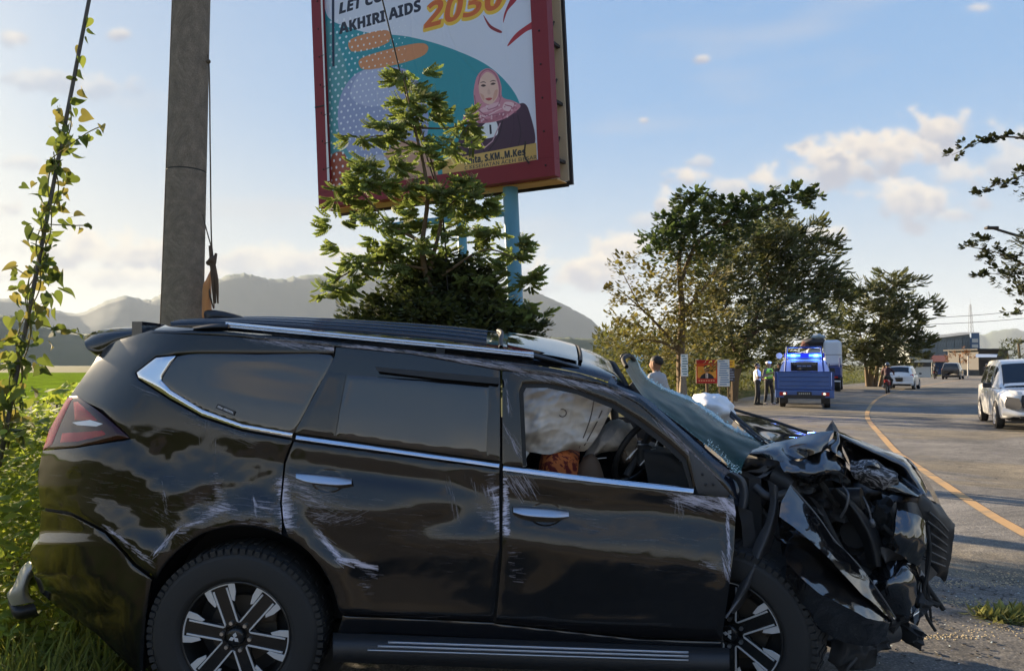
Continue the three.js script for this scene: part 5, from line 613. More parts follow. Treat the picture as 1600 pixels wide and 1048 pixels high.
wipe([[1140, 643, 4.35], [1164, 664, 4.2], [1186, 684, 4.1], [1204, 694, 4.0]], 0.012); wipe([[1142, 650, 4.3], [1172, 676, 4.1], [1196, 694, 4.0]], 0.008); wipe([[1148, 640, 4.6], [1200, 655, 4.6], [1262, 676, 4.5]], 0.01, 'hood_seal');
// hood: what is left lies folded over the engine
const hoodPaint = phys(C(0.009, 0.008, 0.008), 0.07, { ior: 2.2 });
const hood = wpart('hood', loft([[[1146, 646, 4.95], [1200, 656, 4.95], [1262, 673, 4.9], [1306, 676, 4.8]], [[1150, 652, 4.6], [1200, 664, 4.6], [1255, 679, 4.5], [1304, 676, 4.4]], [[1176, 672, 4.25], [1205, 686, 4.2], [1245, 684, 4.15], [1303, 675, 4.05]], [[1196, 690, 3.95], [1212, 694, 3.92], [1248, 688, 3.88], [1302, 673, 3.85]]], 30, 6, { noise: 0.015, freq: 5 }), hoodPaint, suv);
wpart('hood_fold', loft([[[1160, 708, 3.86], [1207, 692, 3.84], [1240, 685, 3.86], [1270, 677, 3.82], [1304, 673, 3.82]], [[1166, 709, 3.80], [1212, 703, 3.70], [1232, 700, 3.76], [1268, 694, 3.68], [1296, 688, 3.74]], [[1172, 711, 3.80], [1217, 719, 3.66], [1250, 717, 3.70], [1276, 707, 3.66], [1294, 700, 3.74]]], 30, 5, { noise: 0.012, freq: 11 }), hoodPaint, hood);
wpart('hood_fold', loft([[[1304, 673, 3.82], [1301, 685, 3.8], [1292, 694, 3.76], [1298, 706, 3.72], [1306, 712, 3.74]], [[1310, 676, 3.78], [1312, 690, 3.74], [1306, 700, 3.7], [1306, 708, 3.68], [1312, 704, 3.72]], [[1314, 680, 3.86], [1316, 694, 3.84], [1318, 706, 3.8], [1326, 724, 3.74], [1330, 730, 3.74]]], 20, 5), hoodPaint, hood);
wpart('hood_spike', loft([[[1290, 673, 3.9], [1296, 664, 3.92], [1301, 656, 3.94]], [[1302, 676, 3.82], [1302, 668, 3.88], [1301, 656, 3.94]], [[1312, 674, 3.92], [1306, 664, 3.93], [1301, 656, 3.94]]], 8, 3, { sharp: true }), blackPlastic, hood);
wpart('hood_front_fold', loft([[[1306, 672, 3.95], [1360, 694, 3.95], [1416, 714, 3.95], [1436, 740, 3.9], [1450, 768, 3.85]], [[1311, 677, 3.8], [1360, 703, 3.78], [1410, 726, 3.76], [1430, 748, 3.74], [1447, 770, 3.72]], [[1316, 696, 3.84], [1350, 718, 3.9], [1384, 732, 3.88], [1408, 746, 3.8], [1440, 772, 3.7]], [[1326, 716, 3.78], [1346, 726, 3.70], [1372, 734, 3.68], [1402, 752, 3.66], [1436, 774, 3.66]], [[1331, 735, 3.74], [1345, 748, 3.64], [1372, 758, 3.62], [1400, 766, 3.62], [1434, 775, 3.65]], [[1338, 748, 3.8], [1358, 762, 3.74], [1380, 770, 3.72], [1404, 774, 3.7], [1432, 778, 3.7]]], 36, 6, { noise: 0.014, freq: 12 }), hoodPaint, hood);
wpart('hood_front_fold', loft([[[1416, 714, 3.95], [1432, 728, 3.96], [1446, 752, 3.95], [1462, 786, 3.95]], [[1424, 724, 3.9], [1440, 742, 3.88], [1452, 766, 3.86], [1466, 790, 3.88]], [[1420, 722, 4.2], [1440, 738, 4.2], [1458, 762, 4.2], [1474, 796, 4.2]]], 16, 4), hoodPaint, hood);
// bonnet frame and headlamp remains, wiped grey with plaster dust
const dusty = std(C(1, 1, 1), 0.7, { map: dataTex(256, (u, v) => { const n = tfbm(u, v, 10, 4, 5), w = sstep(-0.05, 0.12, n); return [mix(38, 150, w), mix(38, 148, w), mix(40, 150, w)]; }) });
const hl = wpart('headlight', loft([[[1330, 722, 3.70], [1344, 718, 3.64], [1362, 718, 3.64], [1374, 724, 3.68]], [[1329, 732, 3.66], [1346, 727, 3.58], [1364, 730, 3.58], [1402, 740, 3.62]], [[1334, 744, 3.64], [1350, 742, 3.56], [1372, 744, 3.56], [1404, 750, 3.6]], [[1346, 754, 3.68], [1362, 760, 3.62], [1384, 762, 3.62], [1404, 762, 3.66]]], 20, 5, { noise: 0.03, freq: 14 }), dusty, suv);
wpart('lamp_lens', loft([[[1350, 724, 3.6], [1362, 721, 3.58], [1374, 726, 3.62]], [[1354, 729, 3.57], [1366, 727, 3.56], [1376, 731, 3.6]], [[1362, 734, 3.6], [1370, 732, 3.58], [1378, 735, 3.62]]], 8, 3), blackGloss, hl);
// grille and bumper hanging off the front corner
const grille = wpart('front_bumper', loft([[[1443, 771, 3.86], [1465, 788, 3.9], [1493, 818, 3.95]], [[1438, 782, 3.74], [1464, 800, 3.78], [1492, 828, 3.88]], [[1420, 830, 3.8], [1456, 850, 3.8], [1488, 866, 3.88]], [[1400, 850, 3.9], [1450, 880, 3.82], [1484, 894, 3.88]], [[1405, 862, 4.0], [1455, 896, 3.9], [1476, 907, 3.95]]], 18, 6, { noise: 0.03, freq: 10 }), blackPlastic, suv);
for (let i = 0; i < 6; i++) wpart('grille_slat', tube([[1452 - i * 3, 800 + i * 14, 3.74], [1466 - i * 2, 812 + i * 13, 3.75], [1482 - i, 830 + i * 11, 3.82]].map((p) => at(...p)), 0.006, 5, 10), greyPlastic, grille);
wpart('bumper_shard', loft([[[1436, 866, 3.8], [1452, 880, 3.8], [1466, 896, 3.85]], [[1430, 876, 3.78], [1444, 896, 3.78], [1452, 908, 3.82]]], 8, 3), greyPlastic, grille);
// engine bay
const metalDark = std(C(0.06, 0.06, 0.062), 0.5, { metalness: 0.4 }), metalGrey = std(C(0.14, 0.14, 0.145), 0.5, { metalness: 0.5 });
const bayPoly = [[1160, 722], [1220, 716], [1300, 708], [1336, 742], [1400, 772], [1444, 776], [1450, 840], [1425, 880], [1440, 905], [1436, 960], [1400, 985], [1330, 995], [1230, 960], [1180, 930], [1165, 860]];
wpart('engine_bay', panel(bayPoly, { depth: (x, y) => 4.05 + 0.35 * PN.noise(x / 38, y / 34, 3) + 0.14 * PN.noise(x / 13, y / 12, 8) - 0.0009 * (y - 800), cell: 5, bevel: 0, flange: 0.4 }), innerDark, suv);
const shard = (name, pts, mat, n = 0.03) => { const k = pts.length >> 1; return wpart(name, loft([pts.slice(0, k), pts.slice(k).reverse()], 10, 5, { noise: n, freq: 13 }), mat, suv); };
shard('inner_fender', [[1164, 740, 3.85], [1190, 728, 3.82], [1208, 728, 3.8], [1172, 752, 3.8], [1195, 742, 3.78], [1209, 734, 3.78]].map((p) => p), metalGrey);
const junk = [[1230, 752, 26, 18], [1258, 752, 20, 14], [1245, 775, 26, 16], [1275, 760, 24, 22], [1282, 785, 22, 16], [1300, 800, 22, 18], [1262, 735, 22, 12], [1312, 835, 24, 20], [1330, 858, 22, 20], [1345, 830, 26, 24], [1360, 870, 30, 22], [1378, 845, 30, 30], [1392, 890, 26, 20], [1398, 800, 26, 22], [1420, 830, 26, 26], [1345, 905, 20, 20], [1370, 915, 24, 20], [1405, 925, 24, 22], [1420, 900, 20, 16], [1425, 945, 18, 22], [1400, 960, 22, 18], [1320, 780, 24, 26], [1350, 800, 20, 26], [1378, 810, 20, 30], [1190, 770, 18, 22], [1205, 745, 18, 14], [1180, 800, 14, 22], [1385, 985, 26, 14], [1330, 1010, 30, 14], [1290, 990, 26, 20], [1260, 1000, 20, 22], [1360, 1000, 26, 16], [1415, 985, 16, 16]];
junk.forEach(([x, y, w, h], i) => { const p = at(x, y, rr(3.74, 4.0)), s = p.z / -1200, g = (i % 3 === 0) ? new THREE.CylinderGeometry(w * s * 0.8, w * s * 0.7, h * s * 2, 14).rotateZ(rr(0, 3)).rotateX(rr(0, 3)) : (() => { const q = new THREE.IcosahedronGeometry(1, 3), a = q.attributes.position; for (let k = 0; k < a.count; k++) { const v = new V3().fromBufferAttribute(a, k), m = Math.max(Math.abs(v.x), Math.abs(v.y), Math.abs(v.z)); v.multiplyScalar(mix(1, 0.75 / m, 0.8) * (1 + 0.5 * PN.noise(v.x * 2 + i, v.y * 2, v.z * 2))); a.setXYZ(k, v.x * w * s, v.y * h * s, v.z * 0.1); } let r = mergeVertices(q); r.deleteAttribute('normal'); r.deleteAttribute('uv'); r = mergeVertices(r); r.computeVertexNormals(); return toCreasedNormals(r.rotateX(rr(-0.6, 0.6)).rotateY(rr(-0.6, 0.6)).rotateZ(rr(-0.8, 0.8)), 0.5); })();
  g.translate(p.x, p.y, p.z); wpart('engine_part', g, [metalDark, blackPlastic, innerDark, innerDark, blackPlastic, innerDark, greyPlastic][i % 7], suv); });
shard('bracket', [[1262, 776, 3.66], [1276, 784, 3.64], [1288, 798, 3.64], [1268, 790, 3.7], [1278, 800, 3.68], [1288, 804, 3.68]], metalGrey); shard('bracket', [[1208, 778, 3.72], [1226, 768, 3.68], [1238, 760, 3.68], [1212, 788, 3.72], [1228, 782, 3.68], [1236, 776, 3.68]], metalGrey); shard('bracket', [[1283, 814, 3.6], [1290, 815, 3.6], [1298, 818, 3.6], [1284, 820, 3.62], [1290, 821, 3.62], [1297, 822, 3.62]], metalGrey);
shard('splash_shield', [[1340, 868, 3.72], [1380, 852, 3.66], [1425, 872, 3.7], [1345, 915, 3.72], [1388, 905, 3.64], [1436, 896, 3.72]], greyPlastic, 0.06); shard('splash_shield', [[1390, 800, 3.7], [1396, 790, 3.68], [1402, 780, 3.7], [1386, 870, 3.72], [1398, 850, 3.68], [1400, 820, 3.7]], greyPlastic, 0.03);
const hose = (pts, r, m = rubber, name = 'hose') => wpart(name, tube(pts.map((p) => at(...p)), r, 7, 24), m, suv);
hose([[1318, 760, 3.66], [1326, 772, 3.62], [1323, 792, 3.62], [1314, 808, 3.66]], 0.006, metalGrey, 'wire'); hose([[1349, 775, 3.66], [1357, 792, 3.62], [1362, 812, 3.62]], 0.005, metalGrey, 'wire'); hose([[1362, 812, 3.62], [1364, 817, 3.61], [1365, 821, 3.62]], 0.012, metalGrey, 'wire_plug');
hose([[1450, 820, 3.72], [1454, 860, 3.7], [1450, 895, 3.7], [1444, 925, 3.7], [1448, 960, 3.72], [1462, 985, 3.74]], 0.008); hose([[1454, 830, 3.74], [1448, 890, 3.72], [1452, 930, 3.72], [1456, 975, 3.75]], 0.006); hose([[1440, 900, 3.74], [1456, 925, 3.72], [1470, 945, 3.74], [1475, 952, 3.74]], 0.012); hose([[1445, 905, 3.74], [1450, 935, 3.73], [1466, 945, 3.73]], 0.016); hose([[1346, 1008, 3.6], [1340, 1025, 3.58], [1325, 1044, 3.58], [1318, 1060, 3.6]], 0.008, greyPlastic); hose([[1280, 790, 3.7], [1310, 850, 3.66], [1330, 880, 3.7], [1370, 900, 3.7]], 0.016); hose([[1230, 740, 3.75], [1270, 745, 3.7], [1310, 790, 3.74]], 0.014); hose([[1180, 760, 3.7], [1200, 775, 3.66], [1230, 770, 3.7]], 0.02, greyPlastic); hose([[1380, 820, 3.66], [1410, 850, 3.64], [1430, 880, 3.7]], 0.012);
for (const [x, y] of [[1369, 910]]) wpart('connector', box(0.022, 0.02, 0.015, ...at(x, y, 3.6).toArray(), 0.004), std(C(0.6, 0.6, 0.6), 0.5), suv);
wpart('lamp_reflector', loft([[[1432, 948, 3.66], [1438, 942, 3.66]], [[1428, 962, 3.63], [1437, 956, 3.62]], [[1430, 978, 3.66], [1436, 968, 3.65]]], 6, 4), chrome, suv);
// bent sheets: inner wing, bumper skin, radiator support
const sheet = (name, rows, mat, o = {}) => wpart(name, loft(rows, 26, 6, { noise: 0.018, freq: 8, ...o }), mat, suv);
sheet('inner_wing', [[[1290, 770, 3.8], [1320, 800, 3.74], [1345, 840, 3.7], [1356, 880, 3.7]], [[1306, 762, 3.66], [1336, 796, 3.62], [1362, 840, 3.6], [1372, 886, 3.62]], [[1318, 768, 3.76], [1350, 800, 3.74], [1376, 840, 3.72], [1384, 884, 3.72]]], blackPlastic);
sheet('bumper_skin', [[[1352, 898, 3.74], [1384, 880, 3.66], [1418, 876, 3.66], [1440, 890, 3.74]], [[1356, 920, 3.62], [1388, 906, 3.54], [1420, 904, 3.56], [1438, 912, 3.66]], [[1372, 942, 3.6], [1396, 934, 3.54], [1420, 934, 3.56], [1434, 940, 3.64]], [[1384, 962, 3.66], [1400, 960, 3.62], [1418, 962, 3.62], [1430, 968, 3.68]]], hoodPaint);
sheet('radiator_support', [[[1396, 782, 3.82], [1404, 820, 3.78], [1410, 860, 3.8]], [[1420, 784, 3.7], [1428, 824, 3.66], [1432, 866, 3.7]], [[1442, 784, 3.8], [1452, 826, 3.78], [1452, 872, 3.8]]], metalDark);
sheet('bumper_skin', [[[1300, 1004, 3.66], [1330, 1000, 3.6], [1362, 1004, 3.62]], [[1296, 1030, 3.6], [1336, 1024, 3.56], [1372, 1020, 3.6]], [[1310, 1050, 3.66], [1340, 1046, 3.64], [1366, 1034, 3.66]]], innerDark, { noise: 0.08, freq: 10 });
sheet('bonnet_skirt', [[[1216, 718, 3.68], [1250, 716, 3.7], [1286, 704, 3.72], [1322, 722, 3.76]], [[1226, 736, 3.6], [1258, 738, 3.62], [1292, 730, 3.6], [1328, 744, 3.66]], [[1240, 748, 3.66], [1268, 756, 3.66], [1300, 752, 3.66], [1336, 762, 3.7]]], hoodPaint, { noise: 0.03, freq: 12 });
sheet('bumper_skin', [[[1402, 792, 3.66], [1424, 800, 3.64], [1446, 812, 3.68]], [[1398, 826, 3.58], [1422, 836, 3.56], [1448, 850, 3.62]], [[1388, 856, 3.62], [1412, 872, 3.58], [1438, 884, 3.64]]], hoodPaint, { noise: 0.035, freq: 9 });
// torn fender: alternating creased faces
const fender = wpart('front_fender', loft([
  [[1236, 758, 3.57], [1276, 804, 3.54], [1306, 846, 3.52], [1336, 876, 3.52], [1376, 928, 3.52], [1400, 966, 3.54]],
  [[1222, 782, 3.50], [1262, 812, 3.46], [1298, 852, 3.44], [1332, 888, 3.45], [1370, 936, 3.47], [1398, 967, 3.52]],
  [[1218, 806, 3.43], [1258, 838, 3.37], [1294, 870, 3.35], [1328, 908, 3.38], [1366, 944, 3.43], [1396, 968, 3.5]],
  [[1224, 822, 3.45], [1258, 846, 3.40], [1296, 880, 3.38], [1330, 914, 3.41], [1366, 948, 3.45], [1395, 969, 3.51]],
  [[1229, 852, 3.52], [1262, 862, 3.48], [1308, 896, 3.46], [1346, 928, 3.46], [1376, 955, 3.48], [1394, 970, 3.52]],
  [[1226, 862, 3.45], [1258, 884, 3.40], [1304, 916, 3.38], [1344, 944, 3.39], [1374, 962, 3.43], [1392, 971, 3.5]],
  [[1230, 878, 3.40], [1262, 912, 3.32], [1302, 938, 3.30], [1344, 960, 3.33], [1372, 969, 3.39], [1390, 974, 3.48]],
  [[1228, 900, 3.42], [1256, 932, 3.36], [1296, 958, 3.35], [1336, 976, 3.38], [1362, 982, 3.42], [1388, 984, 3.5]],
  [[1232, 925, 3.45], [1258, 966, 3.41], [1292, 990, 3.43], [1330, 1006, 3.45], [1358, 1008, 3.48], [1384, 1000, 3.54]]], 44, 5, { sharp: true, noise: 0.014, freq: 9 }), hoodPaint, suv);
wpart('fender_edge', tube([[1236, 758, 3.57], [1276, 804, 3.54], [1306, 846, 3.52], [1336, 876, 3.52], [1376, 928, 3.52], [1400, 966, 3.54]].map((p) => at(...p)), 0.004, 5, 30), metalGrey, fender);
wpart('fender_flap', loft([[[1208, 834, 3.52], [1222, 842, 3.46], [1252, 846, 3.46]], [[1214, 844, 3.5], [1230, 849, 3.43], [1252, 850, 3.44]]], 10, 3), hoodPaint, fender);
// wheel-arch liner and pillar shards between the door and the wheel
wpart('arch_liner', loft([[[1200, 750, 3.62], [1204, 780, 3.6], [1196, 815, 3.58], [1180, 850, 3.56], [1160, 900, 3.54], [1142, 950, 3.52]], [[1212, 756, 3.56], [1214, 790, 3.54], [1206, 825, 3.52], [1188, 868, 3.5], [1168, 915, 3.48], [1140, 956, 3.48]], [[1216, 760, 3.66], [1218, 795, 3.66], [1212, 830, 3.64], [1194, 880, 3.62], [1176, 920, 3.6], [1150, 958, 3.58]]], 30, 4, { noise: 0.02 }), greyPlastic, suv);
wpart('arch_liner', loft([[[1154, 790, 3.62], [1162, 850, 3.6], [1152, 910, 3.58], [1142, 950, 3.56]], [[1176, 800, 3.62], [1180, 850, 3.62], [1168, 900, 3.6], [1150, 945, 3.58]]], 20, 4, { noise: 0.04 }), innerDark, suv);
wpart('arch_liner', loft([[[1215, 800, 3.68], [1222, 860, 3.64], [1232, 920, 3.6], [1262, 980, 3.58]], [[1180, 870, 3.74], [1200, 910, 3.7], [1240, 950, 3.7], [1270, 1010, 3.7]], [[1170, 880, 3.95], [1200, 920, 3.95], [1240, 960, 3.95], [1280, 1020, 3.95]]], 20, 5, { noise: 0.03 }), innerDark, suv);
wpart('steering_knuckle', merge([rod(at(1160, 930, 3.66), at(1190, 900, 3.7), 0.03), box(0.08, 0.07, 0.08, ...at(1186, 910, 3.66).toArray(), 0.02)]), metalGrey, suv); wpart('brake_line', rod(at(1168, 918, 3.5), at(1134, 965, 3.46), 0.006), metalGrey, suv);
// white deployed bag on the bonnet
const hoodBag = wpart('hood_airbag', (() => { const g = new THREE.IcosahedronGeometry(1, 5), a = g.attributes.position, c = at(1112, 640, 4.5); const v = new V3(); for (let k = 0; k < a.count; k++) { v.fromBufferAttribute(a, k); const n = 1 + 0.35 * fbm(v.x * 1.3 + 3, v.y * 1.5, v.z * 1.3, 3) + 0.34 * (0.4 - Math.abs(PN.noise(v.x * 2.2, v.y * 2.2 + 4, v.z * 2.2))) + 0.16 * (0.4 - Math.abs(PN.noise(v.x * 5.2, v.y * 5.2 + 4, v.z * 5.2))); a.setXYZ(k, c.x + v.x * n * 0.115 + v.y * 0.02, c.y + v.y * n * (v.y > 0 ? 0.085 : 0.1) - 0.03 * v.x, c.z + v.z * n * 0.16); } let q = g; q.deleteAttribute('normal'); q.deleteAttribute('uv'); q = mergeVertices(q); q.computeVertexNormals(); return q; })(), std(C(0.82, 0.83, 0.85), 0.7), suv);
hoodBag.userData.label = 'crumpled white bag lying on the bonnet';

{ // fragments of plastic and glass on the asphalt below the nose
  const g = [], h = []; for (let i = 0; i < 150; i++) { const p = gnd(rr(1330, 1600), rr(905, 1040)); const b = box(rr(0.008, 0.03) * (i % 3 ? 1 : 0.4), 0.004, rr(0.006, 0.02) * (i % 3 ? 1 : 0.4)).rotateY(rr(0, 3)).rotateZ(rr(-0.3, 0.3)).translate(p.x, 0.008, p.z); (i % 3 ? g : h).push(b); }
  const a = shadow(new THREE.Mesh(merge(g), blackPlastic)); a.name = 'plastic_debris'; tag(a, 'broken black plastic fragments on the road by the wreck', 'debris', null, 'stuff'); scene.add(a);
  const c = shadow(new THREE.Mesh(merge(h), phys(C(0.6, 0.68, 0.68), 0.1))); c.name = 'glass_debris'; tag(c, 'pale glass fragments on the road by the wreck', 'debris', null, 'stuff'); scene.add(c);
}
// ------------------------------------------------------------------ vehicles
const place = (x, y, d) => { const p = at(x, y, d); p.y = 0; return p; };
const glassDark = phys(C(0.012, 0.014, 0.016), 0.03, { ior: 1.6 }), whitePaint = phys(C(0.78, 0.78, 0.77), 0.25, { clearcoat: 0.8, clearcoatRoughness: 0.06 }), redLens = phys(C(0.45, 0.02, 0.02), 0.2), clearLens = phys(C(0.7, 0.72, 0.75), 0.12), plateMat = std(C(0.02, 0.02, 0.02), 0.5), headMat = std(C(0.7, 0.7, 0.72), 0.2);
function simpleWheel(name, parent, r, w, x, y, z, rimMat = alloy) { const g = new THREE.Group(); g.name = name; parent.add(g); g.position.set(x, y, z); const s = Math.sign(x) || 1;
  part('tyre', new THREE.LatheGeometry([[r * 0.66, -w * 0.45], [r * 0.9, -w * 0.5], [r, -w * 0.34], [r, w * 0.34], [r * 0.9, w * 0.5], [r * 0.66, w * 0.45]].map(([a, b]) => new THREE.Vector2(a, b)), 32).rotateZ(Math.PI / 2), rubber, g);
  const sp = [new THREE.CylinderGeometry(r * 0.18, r * 0.18, w * 0.2, 14).rotateZ(Math.PI / 2).translate(s * w * 0.4, 0, 0)]; for (let k = 0; k < 5; k++) sp.push(box(w * 0.12, r * 0.56, r * 0.17, s * w * 0.39, r * 0.36, 0, 0.008).rotateX(k * 1.2566)); part('rim', merge([...sp, new THREE.TorusGeometry(r * 0.64, r * 0.035, 6, 28).rotateY(Math.PI / 2).translate(s * w * 0.42, 0, 0)]), rimMat, g); part('rim_well', new THREE.CylinderGeometry(r * 0.66, r * 0.66, w * 0.5, 24).rotateZ(Math.PI / 2), innerDark, g); return g; }
// car body: cross sections along z (front = +z); st = [z, sill, waist, deck, halfwidth]; gh = [z, base, roof, half base, half roof]
function makeCar(t, { st, gh, paint: pm, wheels, r, glass, arch = true }) {
  const rows = st.map(([z, y0, y1, y2, w]) => { const h = [[w * 0.86, y0], [w * 0.97, y0 + 0.04], [w, mix(y0, y1, 0.45)], [w * 0.985, y1 - 0.05], [w * 0.94, y1], [w * 0.8, mix(y1, y2, 0.75)], [w * 0.4, y2], [0, y2 + 0.01]]; return [...h.map(([x, y]) => new V3(-x, y, z)), ...h.slice(0, -1).reverse().map(([x, y]) => new V3(x, y, z))]; });
  const cap = (row) => row.map((p) => new V3(p.x * 0.3, mix(p.y, row[0].y + 0.25, 0.6), p.z));
  part('body', loft([cap(rows[0]), ...rows, cap(rows.at(-1))], 56, 5), pm, t);
  const gr = gh.map(([z, y0, y1, w0, w1, dz = 0]) => { const h = [[w0, y0, 0], [mix(w0, w1, 0.5) + 0.012, mix(y0, y1, 0.5), dz * 0.5], [w1, y1 - 0.07, dz * 0.9], [w1 - 0.08, y1 - 0.01, dz], [0, y1 + 0.02, dz]]; return [...h.map(([x, y, q]) => new V3(-x, y, z + q)), ...h.slice(0, -1).reverse().map(([x, y, q]) => new V3(x, y, z + q))]; });
  const cab = part('cabin', loft(gr, 40, 6), pm, t); const sf = (u, v, o) => { const p = crv(gr.map((q) => crv(q, u)), v), c = new V3(0, 0.9, p.z); return p.add(p.clone().sub(c).normalize().multiplyScalar(o)); };
  for (const [n, u0, u1, v0, v1] of glass) part(n, loft(Array.from({ length: 6 }, (_, j) => Array.from({ length: 8 }, (_, i) => sf(mix(u0, u1, i / 7), mix(v0, v1, j / 5), 0.008))), 14, 2), glassDark, cab);
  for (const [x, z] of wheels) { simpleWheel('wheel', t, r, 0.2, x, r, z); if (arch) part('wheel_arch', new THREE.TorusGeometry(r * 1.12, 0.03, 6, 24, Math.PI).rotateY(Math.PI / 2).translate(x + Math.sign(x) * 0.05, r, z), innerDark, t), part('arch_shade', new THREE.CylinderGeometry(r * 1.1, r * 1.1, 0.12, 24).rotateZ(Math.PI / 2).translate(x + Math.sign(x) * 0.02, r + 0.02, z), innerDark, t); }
  part('underbody', box(st[0][4] * 1.7, 0.2, Math.abs(st.at(-1)[0] - st[0][0]) * 0.9, 0, 0.32, 0), innerDark, t);
  return cab;
}
{ // white minivan coming towards us
  const v = thing('white_minivan', 'white minivan with angular front driving towards the wreck', 'minivan', [13.5, 0, -20.2], null, Math.atan2(-0.42, 0.909));
  const cab = makeCar(v, { paint: whitePaint, r: 0.32, wheels: [[-0.8, 1.36], [0.8, 1.36], [-0.8, -1.42], [0.8, -1.42]], st: [[-2.2, 0.42, 1.0, 1.02, 0.74], [-1.9, 0.26, 1.02, 1.06, 0.86], [-0.5, 0.24, 1.0, 1.06, 0.875], [0.8, 0.24, 0.98, 1.04, 0.875], [1.5, 0.24, 0.92, 1.02, 0.86], [2.0, 0.28, 0.86, 0.96, 0.8], [2.22, 0.36, 0.74, 0.86, 0.66]],
    gh: [[-2.1, 1.0, 1.04, 0.72, 0.66], [-2.05, 1.0, 1.5, 0.78, 0.6, 0.12], [-1.6, 1.0, 1.68, 0.83, 0.64], [-0.4, 1.0, 1.72, 0.84, 0.65], [0.4, 1.0, 1.7, 0.84, 0.64], [0.75, 1.0, 1.55, 0.83, 0.62, -0.1], [1.35, 0.98, 1.06, 0.78, 0.66, -0.1]], glass: [['side_window', 0.03, 0.2, 0.26, 0.46], ['side_window', 0.03, 0.2, 0.48, 0.68], ['quarter_window', 0.03, 0.2, 0.7, 0.8], ['side_window', 0.8, 0.97, 0.26, 0.68], ['windshield', 0.26, 0.74, 0.8, 0.97], ['rear_window', 0.3, 0.7, 0.05, 0.2]] });
  for (const s of [-1, 1]) { part('headlight', loft([[[0, 0, 0], [0.1, 0.02, 0.03], [0.26, 0.05, -0.1]], [[0, -0.06, 0.02], [0.1, -0.06, 0.05], [0.26, -0.02, -0.06]]].map((q) => q.map(([x, y, z]) => new V3(s * (0.42 + x), 0.93 + y, 2.2 + z))), 8, 3), clearLens, v);
    part('lamp_pod', loft([[[0.5, 0.78, 2.33], [0.74, 0.82, 2.2]], [[0.46, 0.62, 2.37], [0.78, 0.64, 2.22]], [[0.52, 0.5, 2.36], [0.76, 0.54, 2.22]]].map((q) => q.map(([x, y, z]) => new V3(s * x, y, z))), 8, 4), std(C(0.09, 0.085, 0.08), 0.4), v); part('bumper_blade', loft([[[0.2, 0.5, 2.4], [0.5, 0.46, 2.38], [0.82, 0.56, 2.2]], [[0.2, 0.42, 2.42], [0.5, 0.38, 2.4], [0.84, 0.44, 2.2]], [[0.2, 0.4, 2.36], [0.5, 0.34, 2.34], [0.82, 0.36, 2.14]]].map((q) => q.map(([x, y, z]) => new V3(s * x, y, z))), 10, 3), whitePaint, v);
    part('wing_mirror', merge([new RoundedBoxGeometry(0.2, 0.13, 0.1, 2, 0.03).translate(s * 0.98, 1.06, 0.92)]), blackPlastic, v); part('door_handle', box(0.02, 0.03, 0.16, s * 0.885, 0.86, -0.1, 0.008), whitePaint, v); part('door_handle', box(0.02, 0.03, 0.16, s * 0.885, 0.87, -1.0, 0.008), whitePaint, v); part('door_seam', box(0.004, 0.62, 0.012, s * 0.877, 0.62, 0.15), innerDark, v); part('door_seam', box(0.004, 0.62, 0.012, s * 0.877, 0.62, -0.85), innerDark, v); }
  part('grille', loft([[-0.44, 0, 0.44].map((x) => new V3(x, 0.86, 2.33 - x * x * 0.3)), [-0.46, 0, 0.46].map((x) => new V3(x, 0.66, 2.38 - x * x * 0.3)), [-0.4, 0, 0.4].map((x) => new V3(x, 0.5, 2.38 - x * x * 0.3))], 12, 3), blackPlastic, v); for (const y of [0.8, 0.72]) part('grille_bar', box(0.8, 0.02, 0.02, 0, y, 2.38), chrome, v);
  part('lower_grille', box(1.0, 0.12, 0.04, 0, 0.36, 2.36, 0.01), blackPlastic, v); part('number_plate', box(0.42, 0.12, 0.015, 0, 0.48, 2.42), plateMat, v); part('wiper', rod([-0.4, 1.04, 1.26], [0.2, 1.1, 1.2], 0.01), blackPlastic, cab);
}
function roadYaw(z) { let b = 0, bd = 1e9; for (let i = 0; i < CLn; i++) { const e = Math.abs(CLp[i].z - z); if (e < bd) { bd = e; b = i; } } return CLt[b]; }
function rearDetails(v, w, yl, yw, zr, o = {}) { for (const s of [-1, 1]) part('tail_light', loft([[[w - 0.2, yl + 0.1, zr + 0.02], [w - 0.04, yl + 0.14, zr + 0.12]], [[w - 0.22, yl - 0.04, zr - 0.02], [w - 0.01, yl, zr + 0.1]], [[w - 0.16, yl - 0.14, zr], [w - 0.02, yl - 0.1, zr + 0.1]]].map((q) => q.map(([x, y, z]) => new V3(s * x, y, z))), 6, 4), redLens, v);
  part('number_plate', box(0.44, 0.13, 0.02, 0, yl - 0.16, zr - 0.05), plateMat, v); part('rear_bumper', box(w * 1.9, 0.16, 0.14, 0, 0.42, zr + 0.02, 0.05), o.bumper || whitePaint, v); for (const s of [-1, 1]) part('wing_mirror', new RoundedBoxGeometry(0.16, 0.11, 0.08, 2, 0.02).translate(s * (w + 0.1), 1.0, 0.72), blackPlastic, v); }
